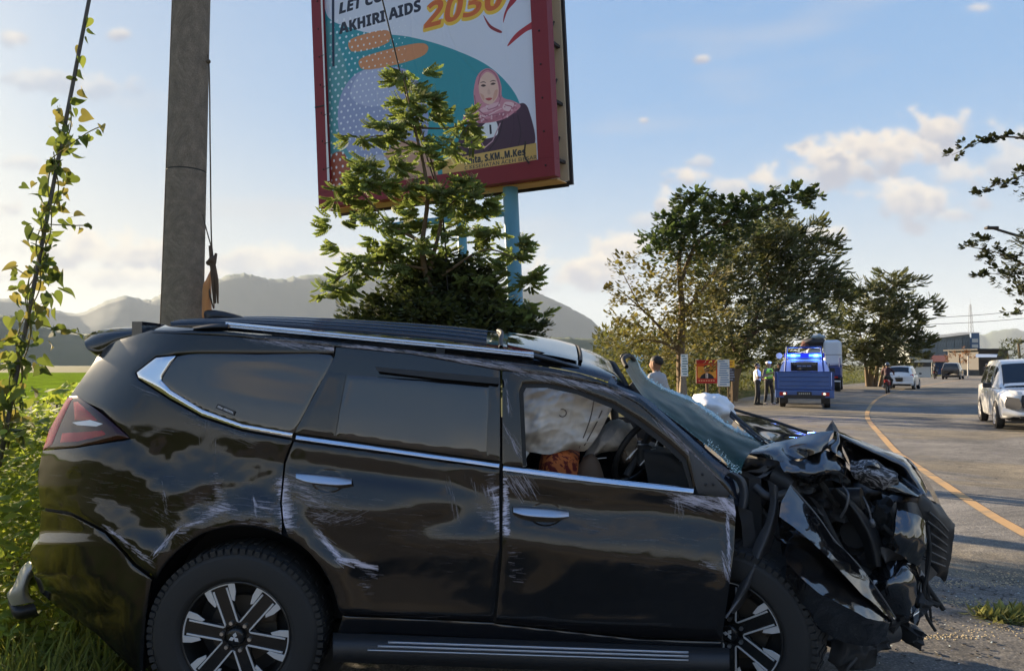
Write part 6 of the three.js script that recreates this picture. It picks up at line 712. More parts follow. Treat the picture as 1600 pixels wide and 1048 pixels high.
{
  const t = roadYaw(-51), v = thing('white_hatchback', 'small white hatchback driving away beside the red motorcycle', 'car', place(1412, 607, 51), null, Math.atan2(t.x, t.z));
  makeCar(v, { paint: whitePaint, r: 0.3, wheels: [[-0.76, 1.2], [0.76, 1.2], [-0.76, -1.2], [0.76, -1.2]], st: [[-1.82, 0.36, 0.82, 0.86, 0.7], [-1.6, 0.24, 0.9, 0.94, 0.83], [0, 0.22, 0.9, 0.96, 0.84], [1.2, 0.22, 0.86, 0.94, 0.82], [1.8, 0.3, 0.7, 0.8, 0.66]], gh: [[-1.78, 0.86, 0.9, 0.72, 0.6], [-1.75, 0.86, 1.36, 0.74, 0.52, 0.2], [-1.2, 0.9, 1.5, 0.78, 0.58], [0.1, 0.9, 1.52, 0.8, 0.6], [0.5, 0.9, 1.4, 0.78, 0.56, -0.1], [1.1, 0.9, 0.98, 0.72, 0.6]], glass: [['rear_window', 0.24, 0.76, 0.09, 0.26], ['side_window', 0.03, 0.2, 0.36, 0.72], ['side_window', 0.8, 0.97, 0.36, 0.72], ['windshield', 0.26, 0.74, 0.8, 0.96]] }); rearDetails(v, 0.84, 0.86, 1, -1.8); part('emblem', box(0.1, 0.03, 0.02, 0, 0.84, -1.86), chrome, v); part('exhaust', rod([0.4, 0.3, -1.7], [0.4, 0.3, -1.9], 0.03), satin, v);
  const t2 = roadYaw(-86), v2 = thing('dark_suv', 'dark brown suv driving away far down the road', 'car', place(1490, 592, 86), null, Math.atan2(t2.x, t2.z)), dk = phys(C(0.03, 0.022, 0.02), 0.3, { clearcoat: 1 });
  makeCar(v2, { paint: dk, r: 0.36, wheels: [[-0.82, 1.35], [0.82, 1.35], [-0.82, -1.35], [0.82, -1.35]], st: [[-2.2, 0.5, 1.05, 1.08, 0.8], [-2, 0.36, 1.1, 1.14, 0.9], [0, 0.34, 1.1, 1.15, 0.92], [1.6, 0.34, 1.02, 1.1, 0.9], [2.2, 0.45, 0.85, 0.95, 0.76]], gh: [[-2.15, 1.06, 1.12, 0.8, 0.7], [-2.12, 1.06, 1.64, 0.82, 0.64, 0.12], [-1.5, 1.1, 1.8, 0.86, 0.68], [0.2, 1.1, 1.8, 0.86, 0.68], [0.6, 1.1, 1.6, 0.84, 0.66, -0.1], [1.3, 1.08, 1.15, 0.8, 0.7]], glass: [['rear_window', 0.26, 0.74, 0.09, 0.24], ['side_window', 0.03, 0.2, 0.3, 0.7], ['side_window', 0.8, 0.97, 0.3, 0.7], ['windshield', 0.26, 0.74, 0.8, 0.96]] }); rearDetails(v2, 0.9, 1.0, 1, -2.2, { bumper: dk });
}
// police pickup seen from behind, beacon lit
{
  const P0 = place(1258, 633.5, 29.8), v = thing('police_pickup', 'blue and white pickup with lit blue roof beacons, seen from behind', 'pickup', P0, null, Math.atan2(0.36, -0.93)), blue = phys(S(56, 92, 156), 0.4, { clearcoat: 0.5 }), blueDark = phys(S(38, 64, 120), 0.45), wh = phys(C(0.62, 0.68, 0.8), 0.35, { clearcoat: 0.6 });
  part('chassis', box(1.4, 0.14, 4.4, 0, 0.42, 0.2), innerDark, v); part('bed_floor', box(1.86, 0.06, 1.9, 0, 0.66, -0.85), blueDark, v);
  const tg = part('tailgate', box(1.84, 0.62, 0.06, 0, 1.0, -1.84, 0.015), blue, v); for (const y of [0.82, 0.98, 1.14]) part('tailgate_rib', box(1.7, 0.025, 0.02, 0, y, -1.875, 0.006), blueDark, tg); part('tailgate_lip', box(1.86, 0.04, 0.09, 0, 1.325, -1.84, 0.012), blueDark, tg);
  for (const s of [-1, 1]) { part('bed_side', box(0.06, 0.62, 1.95, s * 0.96, 1.0, -0.85, 0.015), blue, v); part('bed_post', box(0.08, 0.72, 0.08, s * 0.98, 0.97, -1.84, 0.01), blueDark, v); part('tail_light', box(0.26, 0.13, 0.03, s * 0.72, 0.52, -1.905, 0.01), redLens, v); part('mud_flap', box(0.3, 0.26, 0.02, s * 0.72, 0.3, -1.55), blackPlastic, v);
    part('reversing_lamp', new THREE.SphereGeometry(0.05, 12, 8).scale(1, 1, 0.4).translate(s * 0.68, 0.53, -1.925), std(C(0.9, 0.85, 0.75), 0.3, { emissive: C(1, 0.85, 0.65), emissiveIntensity: 0.25 }), v); simpleWheel('wheel', v, 0.32, 0.22, s * 0.78, 0.32, -1.0, satin); simpleWheel('wheel', v, 0.32, 0.22, s * 0.78, 0.32, 1.7, satin); part('wing_mirror', box(0.18, 0.22, 0.08, s * 1.04, 1.35, 1.2, 0.03), blackPlastic, v); }
  const bp = part('bumper', box(2.02, 0.28, 0.1, 0, 0.52, -1.85, 0.03), blue, v); part('number_plate', box(0.5, 0.17, 0.02, 0, 0.52, -1.912), plateMat, bp); for (let k = 0; k < 6; k++) part('plate_mark', box(0.035, 0.06, 0.004, -0.17 + k * 0.068, 0.535, -1.925), std(C(0.5, 0.48, 0.42), 0.6), bp);
  const cab = part('cab', loft([[[-0.93, 0.7, 0.2], [-0.93, 1.25, 0.2], [-0.84, 1.55, 0.24], [-0.74, 1.72, 0.3], [0, 1.76, 0.3], [0.74, 1.72, 0.3], [0.84, 1.55, 0.24], [0.93, 1.25, 0.2], [0.93, 0.7, 0.2]], [[-0.95, 0.6, 0.7], [-0.95, 1.25, 0.7], [-0.86, 1.56, 0.7], [-0.75, 1.75, 0.7], [0, 1.8, 0.7], [0.75, 1.75, 0.7], [0.86, 1.56, 0.7], [0.95, 1.25, 0.7], [0.95, 0.6, 0.7]], [[-0.95, 0.6, 1.6], [-0.95, 1.2, 1.6], [-0.86, 1.5, 1.5], [-0.74, 1.7, 1.4], [0, 1.75, 1.4], [0.74, 1.7, 1.4], [0.86, 1.5, 1.5], [0.95, 1.2, 1.6], [0.95, 0.6, 1.6]], [[-0.9, 0.6, 2.3], [-0.9, 1.0, 2.25], [-0.8, 1.05, 2.2], [-0.7, 1.08, 2.15], [0, 1.1, 2.15], [0.7, 1.08, 2.15], [0.8, 1.05, 2.2], [0.9, 1.0, 2.25], [0.9, 0.6, 2.3]]].map((q) => q.map((p) => new V3(...p))), 40, 4), wh, v);
  part('cab_back', (() => { const s = new THREE.Shape([[-0.93, 0.7], [0.93, 0.7], [0.93, 1.25], [0.84, 1.55], [0.74, 1.72], [-0.74, 1.72], [-0.84, 1.55], [-0.93, 1.25]].map((p) => new THREE.Vector2(...p))); return new THREE.ExtrudeGeometry(s, { depth: 0.03, bevelEnabled: false }).translate(0, 0, 0.17); })(), wh, cab);
  part('rear_window', (() => { const g = new RoundedBoxGeometry(0.98, 0.36, 0.03, 3, 0.09); return g.translate(0, 1.52, 0.155); })(), glassDark, cab); { const tx = canvas(256, 64, (c, w, h) => { c.fillStyle = '#1b2028'; c.fillRect(0, 0, w, h); c.fillStyle = '#aab4be'; for (let k = 0; k < 16; k++) if (k !== 5 && k !== 10) c.fillRect(12 + k * 14.6, 22, 8.5, 22); }); part('window_lettering', new THREE.PlaneGeometry(0.56, 0.12).rotateY(Math.PI).translate(0, 1.54, 0.136), std(C(1, 1, 1), 0.6, { map: tx }), cab); }
  for (const s of [-1, 1]) part('side_window', box(0.02, 0.34, 0.8, s * 0.915, 1.46, 1.0), glassDark, cab);
  const lb = part('light_bar', box(1.5, 0.2, 0.26, 0, 1.95, 0.5, 0.04), std(S(22, 30, 110), 0.3), v); part('bar_mount', box(1.2, 0.1, 0.2, 0, 1.82, 0.5), blackPlastic, lb);
  for (const x of [-0.43, 0.4]) { part('beacon', box(0.52, 0.1, 0.03, x, 1.95, 0.355, 0.03), std(S(40, 80, 250), 0.3, { emissive: C(0.1, 0.28, 1.0), emissiveIntensity: 0.6 }), lb); const l = new THREE.PointLight(C(0.12, 0.28, 1), 1.6); l.position.set(x, 1.95, 0.2); l.castShadow = true; l.shadow.radius = 6; v.add(l); }
  part('roll_bar', merge([rod([-0.7, 1.3, -0.1], [-0.62, 2.28, -0.05], 0.035), rod([0.7, 1.3, -0.1], [0.62, 2.28, -0.05], 0.035), rod([-0.64, 2.27, -0.05], [0.64, 2.27, -0.05], 0.035)]), blueDark, v); part('horn_speaker', new THREE.ConeGeometry(0.12, 0.24, 18).rotateX(Math.PI / 2).translate(0.92, 1.94, 0.35), headMat, v);
}
// cargo truck beyond it
{
  const v = thing('cargo_truck', 'truck piled with white tanks and a tied bundle, parked beyond the pickup', 'truck', place(1287, 609, 47.5), null, Math.atan2(0.42, -0.9)), bl = std(S(44, 62, 124), 0.5), wt = std(C(0.68, 0.7, 0.74), 0.45), tarp = std(S(150, 160, 164), 0.7);
  part('cargo_bed', box(2.1, 0.5, 3.4, 0, 1.2, 0, 0.03), bl, v); part('chassis', box(0.9, 0.2, 5, 0, 0.8, 0.6), innerDark, v); part('cab', merge([box(2.0, 1.5, 1.5, 0, 1.5, 2.7, 0.12)]), bl, v); part('tail_bar', box(2.1, 0.08, 0.08, 0, 0.62, -1.75), headMat, v);
  for (const s of [-1, 1]) { simpleWheel('wheel', v, 0.42, 0.34, s * 0.85, 0.42, -0.9, satin); simpleWheel('wheel', v, 0.42, 0.26, s * 0.9, 0.42, 2.6, satin); part('bed_rail', rod([s * 1.02, 1.45, -1.65], [s * 1.02, 2.0, -1.65], 0.04), bl, v); }
  part('rear_lamp', box(0.2, 0.1, 0.04, -0.8, 0.85, -1.74), redLens, v);
  for (const [n, x, y, z, w, h, d, r] of [[0, -0.55, 2.3, 0.4, 1.0, 1.6, 2.2, 0.22], [1, 0.5, 2.05, 0.6, 0.9, 1.1, 1.8, 0.2]]) { const k = thing('white_tank', n ? 'lower white tank on the truck, under the tied bundle' : 'taller white tank on the truck, beside the tied bundle', 'tank'); k.position.copy(v.position); k.rotation.y = v.rotation.y; part('shell', box(w, h, d, x, y, z, r), wt, k); part('strap', box(w + 0.02, 0.03, d + 0.02, x, y - 0.1, z, 0.01), innerDark, k); }
  const b = thing('tied_bundle', 'dark bundle under a grey plastic sheet on top of the truck', 'bundle'); b.position.copy(v.position); b.rotation.y = v.rotation.y; const lump = (x, y, z, sx, sy, sz, sd) => { let g = new THREE.IcosahedronGeometry(1, 4); const a = g.attributes.position; for (let k = 0; k < a.count; k++) { const q = new V3().fromBufferAttribute(a, k), n = 1 + 0.4 * fbm(q.x * 2 + sd, q.y * 2, q.z * 2, 3); a.setXYZ(k, x + q.x * sx * n, y + q.y * sy * n, z + q.z * sz * n); } g.deleteAttribute('normal'); g.deleteAttribute('uv'); g = mergeVertices(g); g.computeVertexNormals(); return g; };
  part('sack', lump(0.5, 2.95, -0.2, 0.72, 0.34, 0.6, 2), std(C(0.03, 0.028, 0.03), 0.7), b); part('sheet', lump(0.45, 3.3, -0.1, 0.62, 0.22, 0.5, 7), tarp, b); part('sack', lump(0.95, 2.8, -0.5, 0.3, 0.26, 0.3, 11), std(S(104, 62, 50), 0.8), b);
}
// ------------------------------------------------------------------ people
function fieldMesh(f, c, h, res) { // surface of f = 0 inside the box centre c, half sizes h
  const mc = new MarchingCubes(res, new THREE.MeshStandardMaterial(), false, false, 60000); mc.isolation = 0; const n = res, half = res / 2;
  for (let k = 0; k < n; k++) for (let j = 0; j < n; j++) for (let i = 0; i < n; i++) mc.field[i + j * n + k * n * n] = -f(c.x + (i - half) / half * h.x, c.y + (j - half) / half * h.y, c.z + (k - half) / half * h.z);
  mc.update(); const N = mc.count, pos = new Float32Array(N * 3); for (let i = 0; i < N; i++) { pos[i * 3] = c.x + mc.positionArray[i * 3] * h.x; pos[i * 3 + 1] = c.y + mc.positionArray[i * 3 + 1] * h.y; pos[i * 3 + 2] = c.z + mc.positionArray[i * 3 + 2] * h.z; }
  let g = new THREE.BufferGeometry(); g.setAttribute('position', new THREE.BufferAttribute(pos, 3)); g = mergeVertices(g, 1e-4); g.computeVertexNormals(); return g;
}
// bones: [ax,ay,az, bx,by,bz, ra, rb, colour]; one continuous body coloured by the nearest bone
function bodyMesh(bones, blend = 0.03, res = 64) {
  let lo = new V3(9, 9, 9), hi = new V3(-9, -9, -9); for (const b of bones) for (const [x, y, z, r] of [[b[0], b[1], b[2], b[6]], [b[3], b[4], b[5], b[7]]]) { lo.min(new V3(x - r, y - r, z - r)); hi.max(new V3(x + r, y + r, z + r)); }
  const c = lo.clone().add(hi).multiplyScalar(0.5), h = hi.sub(lo).multiplyScalar(0.56);
  const dist = (b, x, y, z) => { const dx = b[3] - b[0], dy = b[4] - b[1], dz = b[5] - b[2], px = x - b[0], py = y - b[1], pz = z - b[2], t = Math.max(0, Math.min(1, (px * dx + py * dy + pz * dz) / (dx * dx + dy * dy + dz * dz || 1))); return Math.hypot(px - dx * t, py - dy * t, pz - dz * t) - mix(b[6], b[7], t); };
  const g = fieldMesh((x, y, z) => { let d = 9; for (const b of bones) { const e = dist(b, x, y, z); if (e > d + blend * 2) continue; const q = Math.max(0, blend - Math.abs(d - e)) / blend; d = Math.min(d, e) - q * q * blend * 0.25; } return d; }, c, h, res);
  const p = g.attributes.position, col = new Float32Array(p.count * 3); for (let i = 0; i < p.count; i++) { let m = 9, k = bones[0]; for (const b of bones) { const e = dist(b, p.getX(i), p.getY(i), p.getZ(i)) + (b[9] || 0); if (e < m) { m = e; k = b; } } col.set(k[8], i * 3); } g.setAttribute('color', new THREE.BufferAttribute(col, 3)); return g;
}
const personMat = std(C(1, 1, 1), 0.8, { vertexColors: true }), skin = [0.27, 0.15, 0.09], hairC = std(C(0.012, 0.01, 0.009), 0.7);
// standing figure facing +z in its own space; arms given as elbow and hand positions
function person(label, pos, turn, { h = 1.7, shirt, trousers, shoes = [0.02, 0.02, 0.02], armL, armR, legs = 0.1, sk = skin, hair = true, sleeve = 0.5, lean = 0 }) {
  const p = thing('person', label, 'person', pos, null, turn), s = h / 1.7, L = lean, B = [];
  const bone = (a, b, ra, rb, c, bias) => B.push([...a.map((v) => v * s), ...b.map((v) => v * s), ra * s, rb * s, c, bias]);
  for (const q of [-1, 1]) { const f = q * legs; bone([q * 0.09, 0.9, 0], [q * 0.1, 0.5, f * 0.5 + 0.02], 0.095, 0.066, trousers); bone([q * 0.1, 0.5, f * 0.5 + 0.02], [q * 0.1, 0.1, f - 0.02], 0.064, 0.052, trousers); bone([q * 0.1, 0.05, f - 0.04], [q * 0.12, 0.035, f + 0.13], 0.042, 0.034, shoes); }
  bone([-0.06, 0.95, 0], [0.06, 0.95, 0], 0.125, 0.125, trousers); bone([0, 1.02, 0], [0, 1.3, L * 0.6], 0.135, 0.15, shirt, -0.01); bone([-0.13, 1.36, L * 0.8], [0.13, 1.36, L * 0.8], 0.085, 0.085, shirt, -0.01); bone([0, 1.38, L * 0.85], [0, 1.5, L], 0.055, 0.05, sk); bone([0, 1.555, L + 0.005], [0, 1.615, L + 0.0], 0.078, 0.088, sk); bone([0, 1.53, L + 0.045], [0, 1.56, L + 0.05], 0.045, 0.05, sk); bone([0, 1.575, L + 0.09], [0, 1.56, L + 0.1], 0.013, 0.016, sk); for (const q of [-1, 1]) bone([q * 0.088, 1.56, L], [q * 0.09, 1.6, L - 0.005], 0.014, 0.018, sk);
  for (const [q, arm] of [[-1, armL], [1, armR]]) { const sh = [q * 0.19, 1.37, L * 0.8], [e, w] = arm || [[q * 0.25, 1.1, -0.02], [q * 0.24, 0.86, 0.06]]; const mid = sh.map((v, i) => mix(v, e[i], 0.7)); bone(sh, mid, 0.062, 0.052, shirt); bone(mid, e, 0.045, 0.042, sleeve > 0.6 ? shirt : sk); bone(e, w, 0.042, 0.03, sleeve > 0.9 ? shirt : sk); const d = new V3(...w).sub(new V3(...e)).normalize(); const tip = (o, len, dx) => [w[0] + d.x * len + dx, w[1] + d.y * len, w[2] + d.z * len + o]; bone(w, tip(0, 0.07, 0), 0.03, 0.034, sk); for (let k = 0; k < 4; k++) bone(tip((k - 1.5) * 0.019, 0.07, 0), tip((k - 1.5) * 0.021, 0.13 + (k === 1 || k === 2 ? 0.02 : 0), -q * 0.02), 0.011, 0.009, sk); bone(tip(0.03, 0.03, 0), tip(0.055, 0.075, -q * 0.02), 0.013, 0.01, sk); }
  const b = part('body', bodyMesh(B, 0.035, 72), personMat, p);
  if (hair) part('hair', (() => { const g = new THREE.SphereGeometry(0.098 * s, 20, 12, 0, 6.3, 0, 1.75); g.rotateX(-0.5).scale(0.98, 0.95, 1.06); return g.translate(0, 1.615 * s, (L - 0.012) * s); })(), hairC, p);
  for (const q of [-1, 1]) part('eye', new THREE.SphereGeometry(0.009, 8, 6).translate(q * 0.032 * s, 1.592 * s, (L + 0.082) * s), hairC, p); part('mouth', box(0.04 * s, 0.007 * s, 0.01, 0, 1.53 * s, (L + 0.092) * s, 0.003), std(C(0.16, 0.06, 0.05), 0.7), p);
  return p;
}
const dkT = [0.03, 0.028, 0.026];
person('boy in white t-shirt and dark trousers standing by the green vest', place(1184, 632, 30.4), 1.25, { h: 1.64, shirt: [0.75, 0.74, 0.72], trousers: dkT, armL: [[-0.24, 1.12, 0.05], [-0.14, 1.16, 0.26]], armR: [[0.24, 1.1, 0.06], [0.12, 1.06, 0.26]], legs: 0.06 });
{ const o = person('traffic officer in bright green vest and white cap', place(1202, 631.5, 30.8), 0.35, { h: 1.7, shirt: [0.09, 0.085, 0.06], trousers: dkT, shoes: [0.4, 0.36, 0.32], armL: [[-0.27, 1.14, 0.02], [-0.1, 1.24, 0.2]], armR: [[0.28, 1.12, 0.0], [0.24, 0.9, 0.12]], sleeve: 0.7, hair: false });
  const vm = std(S(150, 214, 66), 0.7); part('vest', loft([[0.98, 0.155, 0.12], [1.1, 0.158, 0.145], [1.25, 0.175, 0.162], [1.36, 0.2, 0.13], [1.44, 0.13, 0.09]].map(([y, rx, rz]) => Array.from({ length: 17 }, (_, i) => { const a = i / 16 * Math.PI * 2; return new V3(Math.cos(a) * rx, y, Math.sin(a) * rz); })), 40, 4), vm, o); part('reflective_band', loft([[1.12, 0.162, 0.15], [1.17, 0.168, 0.157]].map(([y, rx, rz]) => Array.from({ length: 17 }, (_, i) => { const a = i / 16 * Math.PI * 2; return new V3(Math.cos(a) * rx, y, Math.sin(a) * rz); })), 40, 2), std(S(214, 224, 190), 0.5), o);
  part('cap', new THREE.LatheGeometry([[0, 0.1], [0.07, 0.095], [0.115, 0.06], [0.105, 0.02], [0.1, 0]].map(([a, b]) => new THREE.Vector2(a, b)), 24).translate(0, 1.63, 0), std(C(0.75, 0.75, 0.77), 0.6), o); part('cap_peak', new THREE.CylinderGeometry(0.11, 0.11, 0.012, 20, 1, false, -0.9, 1.8).scale(1, 1, 1.3).translate(0, 1.63, 0.03), hairC, o); }
person('person in dark shirt half hidden by the pickup tailgate', place(1219, 630, 31.6), -0.6, { h: 1.66, shirt: [0.05, 0.05, 0.06], trousers: dkT, armL: [[-0.26, 1.12, 0.04], [-0.16, 1.2, 0.24]], legs: 0.04 });
person('man in grey t-shirt walking behind the shattered windshield', place(1032, 700, 12.0), -2.2, { h: 1.72, shirt: [0.36, 0.36, 0.37], trousers: [0.04, 0.04, 0.05], sk: [0.22, 0.115, 0.07], lean: 0.06, legs: 0.12 });
// motorcycles with riders
function motorbike(name, label, pos, turn, col, riderLabel, rc) {
  const v = thing(name, label, 'motorcycle', pos, null, turn), m = phys(C(...col), 0.35, { clearcoat: 0.6 });
  for (const z of [0.62, -0.6]) { const w = part('wheel', new THREE.TorusGeometry(0.235, 0.045, 10, 32).rotateY(Math.PI / 2).translate(0, 0.28, z), rubber, v); part('rim', new THREE.CylinderGeometry(0.15, 0.15, 0.05, 20).rotateZ(Math.PI / 2).translate(0, 0.28, z), satin, w); }
  const bl = (rows) => loft(rows.map(([z, y0, y1, w]) => Array.from({ length: 13 }, (_, i) => { const a = i / 12 * Math.PI * 2; return new V3(Math.cos(a) * w, mix(y0, y1, 0.5 + 0.5 * Math.sin(a)), z); })), 24, 4);
  part('tail_fairing', bl([[-0.85, 0.74, 0.8, 0.04], [-0.7, 0.6, 0.8, 0.12], [-0.3, 0.46, 0.78, 0.15], [0.05, 0.4, 0.62, 0.13]]), m, v); part('front_fairing', bl([[0.3, 0.4, 1.0, 0.18], [0.42, 0.45, 1.0, 0.2], [0.5, 0.6, 0.92, 0.12]]), m, v); part('seat', bl([[-0.75, 0.78, 0.86, 0.1], [-0.4, 0.74, 0.84, 0.14], [0.0, 0.66, 0.76, 0.11]]), blackPlastic, v); part('engine', box(0.22, 0.26, 0.4, 0, 0.38, -0.05, 0.05), innerDark, v); part('front_fork', merge([rod([0.08, 0.28, 0.62], [0.08, 0.95, 0.42], 0.02), rod([-0.08, 0.28, 0.62], [-0.08, 0.95, 0.42], 0.02)]), satin, v); part('handlebar', tube([[-0.34, 1.02, 0.26], [-0.15, 1.03, 0.36], [0.15, 1.03, 0.36], [0.34, 1.02, 0.26]], 0.016), blackPlastic, v); part('tail_light', box(0.16, 0.07, 0.04, 0, 0.74, -0.87, 0.02), redLens, v); part('number_plate', box(0.2, 0.1, 0.01, 0, 0.56, -0.88), plateMat, v); part('mudguard', box(0.1, 0.28, 0.05, 0, 0.5, -0.84, 0.02), blackPlastic, v); part('exhaust', rod([0.16, 0.3, -0.1], [0.18, 0.42, -0.75], 0.045, 0.05), satin, v); for (const s of [-1, 1]) part('mirror', merge([rod([s * 0.25, 1.02, 0.3], [s * 0.3, 1.2, 0.3], 0.008), new THREE.SphereGeometry(0.05, 10, 8).scale(1.2, 0.8, 0.3).translate(s * 0.31, 1.22, 0.3)]), blackPlastic, v);
  const p = thing('person', riderLabel, 'person', pos, null, turn), B = []; const bone = (a, b, ra, rb, c) => B.push([...a, ...b, ra, rb, c]);
  for (const q of [-1, 1]) { bone([q * 0.1, 0.88, -0.3], [q * 0.2, 0.74, 0.14], 0.09, 0.065, dkT); bone([q * 0.2, 0.74, 0.14], [q * 0.17, 0.34, 0.02], 0.06, 0.045, dkT); bone([q * 0.17, 0.3, 0], [q * 0.18, 0.29, 0.16], 0.04, 0.035, [0.02, 0.02, 0.02]); bone([q * 0.19, 1.34, -0.16], [q * 0.3, 1.16, 0.06], 0.06, 0.046, rc); bone([q * 0.3, 1.16, 0.06], [q * 0.29, 1.06, 0.27], 0.045, 0.032, rc); bone([q * 0.29, 1.06, 0.27], [q * 0.28, 1.04, 0.33], 0.034, 0.03, skin); }
  bone([-0.06, 0.92, -0.3], [0.06, 0.92, -0.3], 0.13, 0.13, dkT); bone([0, 1.0, -0.28], [0, 1.28, -0.18], 0.14, 0.155, rc); bone([-0.12, 1.34, -0.17], [0.12, 1.34, -0.17], 0.085, 0.085, rc); bone([0, 1.38, -0.15], [0, 1.5, -0.12], 0.05, 0.05, skin); bone([0, 1.52, -0.1], [0, 1.58, -0.11], 0.08, 0.085, skin);
  part('body', bodyMesh(B, 0.035, 60), personMat, p); const hm = part('helmet', new THREE.SphereGeometry(0.135, 20, 14, 0, 6.3, 0, 2.1).scale(0.95, 1, 1.08).translate(0, 1.59, -0.11), phys(C(0.08, 0.085, 0.1), 0.2, { clearcoat: 1 }), p); part('visor', new THREE.SphereGeometry(0.138, 16, 8, 0.5, 2.1, 1.2, 0.6).scale(0.95, 1, 1.08).translate(0, 1.59, -0.108), glassDark, hm);
}
{ const t = roadYaw(-44); motorbike('red_motorcycle', 'red motorcycle riding away along the orange centre line', place(1388, 615, 43), Math.atan2(t.x, t.z), [0.4, 0.03, 0.02], 'rider in dark red jacket and helmet on the red motorcycle', [0.05, 0.016, 0.02]);
  const t2 = roadYaw(-86); motorbike('dark_motorcycle', 'small dark motorcycle beside the distant brown suv', place(1462, 592, 88), Math.atan2(t2.x, t2.z), [0.03, 0.03, 0.035], 'rider in dark clothes on the small distant motorcycle', [0.04, 0.04, 0.045]);
  motorbike('oncoming_motorcycle', 'dark motorcycle coming round the white minivan on the far lane', place(1543, 592, 84), Math.atan2(-t2.x, -t2.z), [0.03, 0.03, 0.035], 'rider in dark clothes behind the white minivan', [0.03, 0.03, 0.035]); }
// ------------------------------------------------------------------ posters, far buildings, tower, wires, lamp
{
  const D = 27, W = (px, py, d = D) => at(px, py, d);
  const poster = (name, label, cat, x0, y0, x1, y1, d, tex, postX, postW) => { const a = W(x0, y1, d), b = W(x1, y0, d), cx = (a.x + b.x) / 2, t = thing(name, label, cat, [cx, 0, -d]); const w = b.x - a.x, h = b.y - a.y; part('board', box(w, h, 0.03, 0, a.y + h / 2, 0), std(S(150, 130, 110), 0.8), t); part('print', new THREE.PlaneGeometry(w * 0.98, h * 0.98, 1, 1).translate(0, a.y + h / 2, 0.019), std(C(1, 1, 1), 0.65, { map: tex }), t); for (const o of postX) part('post', limb([new V3(o, 0, -0.03), new V3(o + 0.02, a.y * 0.5, -0.03), new V3(o, a.y + h * 0.8, -0.04)], [postW, postW * 0.9, postW * 0.8], 6), bark, t); return t; };
  poster('election_poster', 'orange poster of a man in dark suit on a wooden post', 'poster', 1088, 562, 1121, 599, D, canvas(256, 288, (c, w, h) => { c.fillStyle = '#d8531f'; c.fillRect(0, 0, w, h); c.fillStyle = '#e8a23a'; c.fillRect(16, 80, 224, 140); c.fillStyle = '#b6241c'; c.fillRect(0, 0, w, 44); c.fillRect(0, 236, w, 52); c.fillStyle = '#f0d9a8'; for (let i = 0; i < 7; i++) c.fillRect(24 + i * 30, 252, 20, 8); c.fillStyle = '#20222e'; c.beginPath(); c.moveTo(40, 232); c.quadraticCurveTo(60, 168, 128, 160); c.quadraticCurveTo(200, 168, 218, 232); c.fill(); c.fillStyle = '#e6e2de'; c.fillRect(114, 164, 28, 60); c.fillStyle = '#8a2020'; c.fillRect(123, 172, 9, 50); c.fillStyle = '#b98763'; c.beginPath(); c.ellipse(128, 118, 32, 42, 0, 0, 7); c.fill(); c.fillStyle = '#15151a'; c.beginPath(); c.ellipse(128, 84, 36, 18, 0, 0, 7); c.fill(); }), [0], 0.06);
  const lines = (bg, ink, n) => canvas(128, 256, (c, w, h) => { c.fillStyle = bg; c.fillRect(0, 0, w, h); c.fillStyle = ink; for (let i = 0; i < n; i++) c.fillRect(14 + (i * 37 % 20), 14 + i * (240 / n), 64 + (i * 53 % 40), 110 / n); });
  poster('white_notice', 'narrow white notice with lines of print fixed beside the trunk', 'notice', 1064, 553, 1075, 588, 25.4, lines('#d8dde0', '#5b7f88', 8), [0], 0.05); poster('torn_banner', 'pale blue and white banner beside the orange poster', 'banner', 1121, 561, 1140, 604, 27.6, lines('#c9d4dd', '#5c86b4', 11), [-0.15, 0.16], 0.025); poster('yellow_sign', 'small yellow sign on the leaning trunk', 'sign', 1134, 562, 1148, 574, 28.6, canvas(64, 64, (c, w, h) => { c.fillStyle = '#d8b02c'; c.fillRect(0, 0, w, h); c.fillStyle = '#9c6a1c'; c.fillRect(12, 14, 40, 12); c.fillRect(16, 34, 32, 14); }), [0.05], 0.03); poster('dark_poster', 'dark faded poster under the small yellow sign', 'poster', 1137, 575, 1148, 596, 28.2, lines('#3a3c46', '#7f8ea8', 5), [0.05], 0.03);
  const m = place(1068, 640, 25.2), cm = thing('concrete_marker', 'pale tapered concrete footing below the white notice', 'marker', m); part('footing', new THREE.CylinderGeometry(0.11, 0.22, 1.2, 4).rotateY(0.8).translate(0, 0.6, 0), concrete, cm);
}
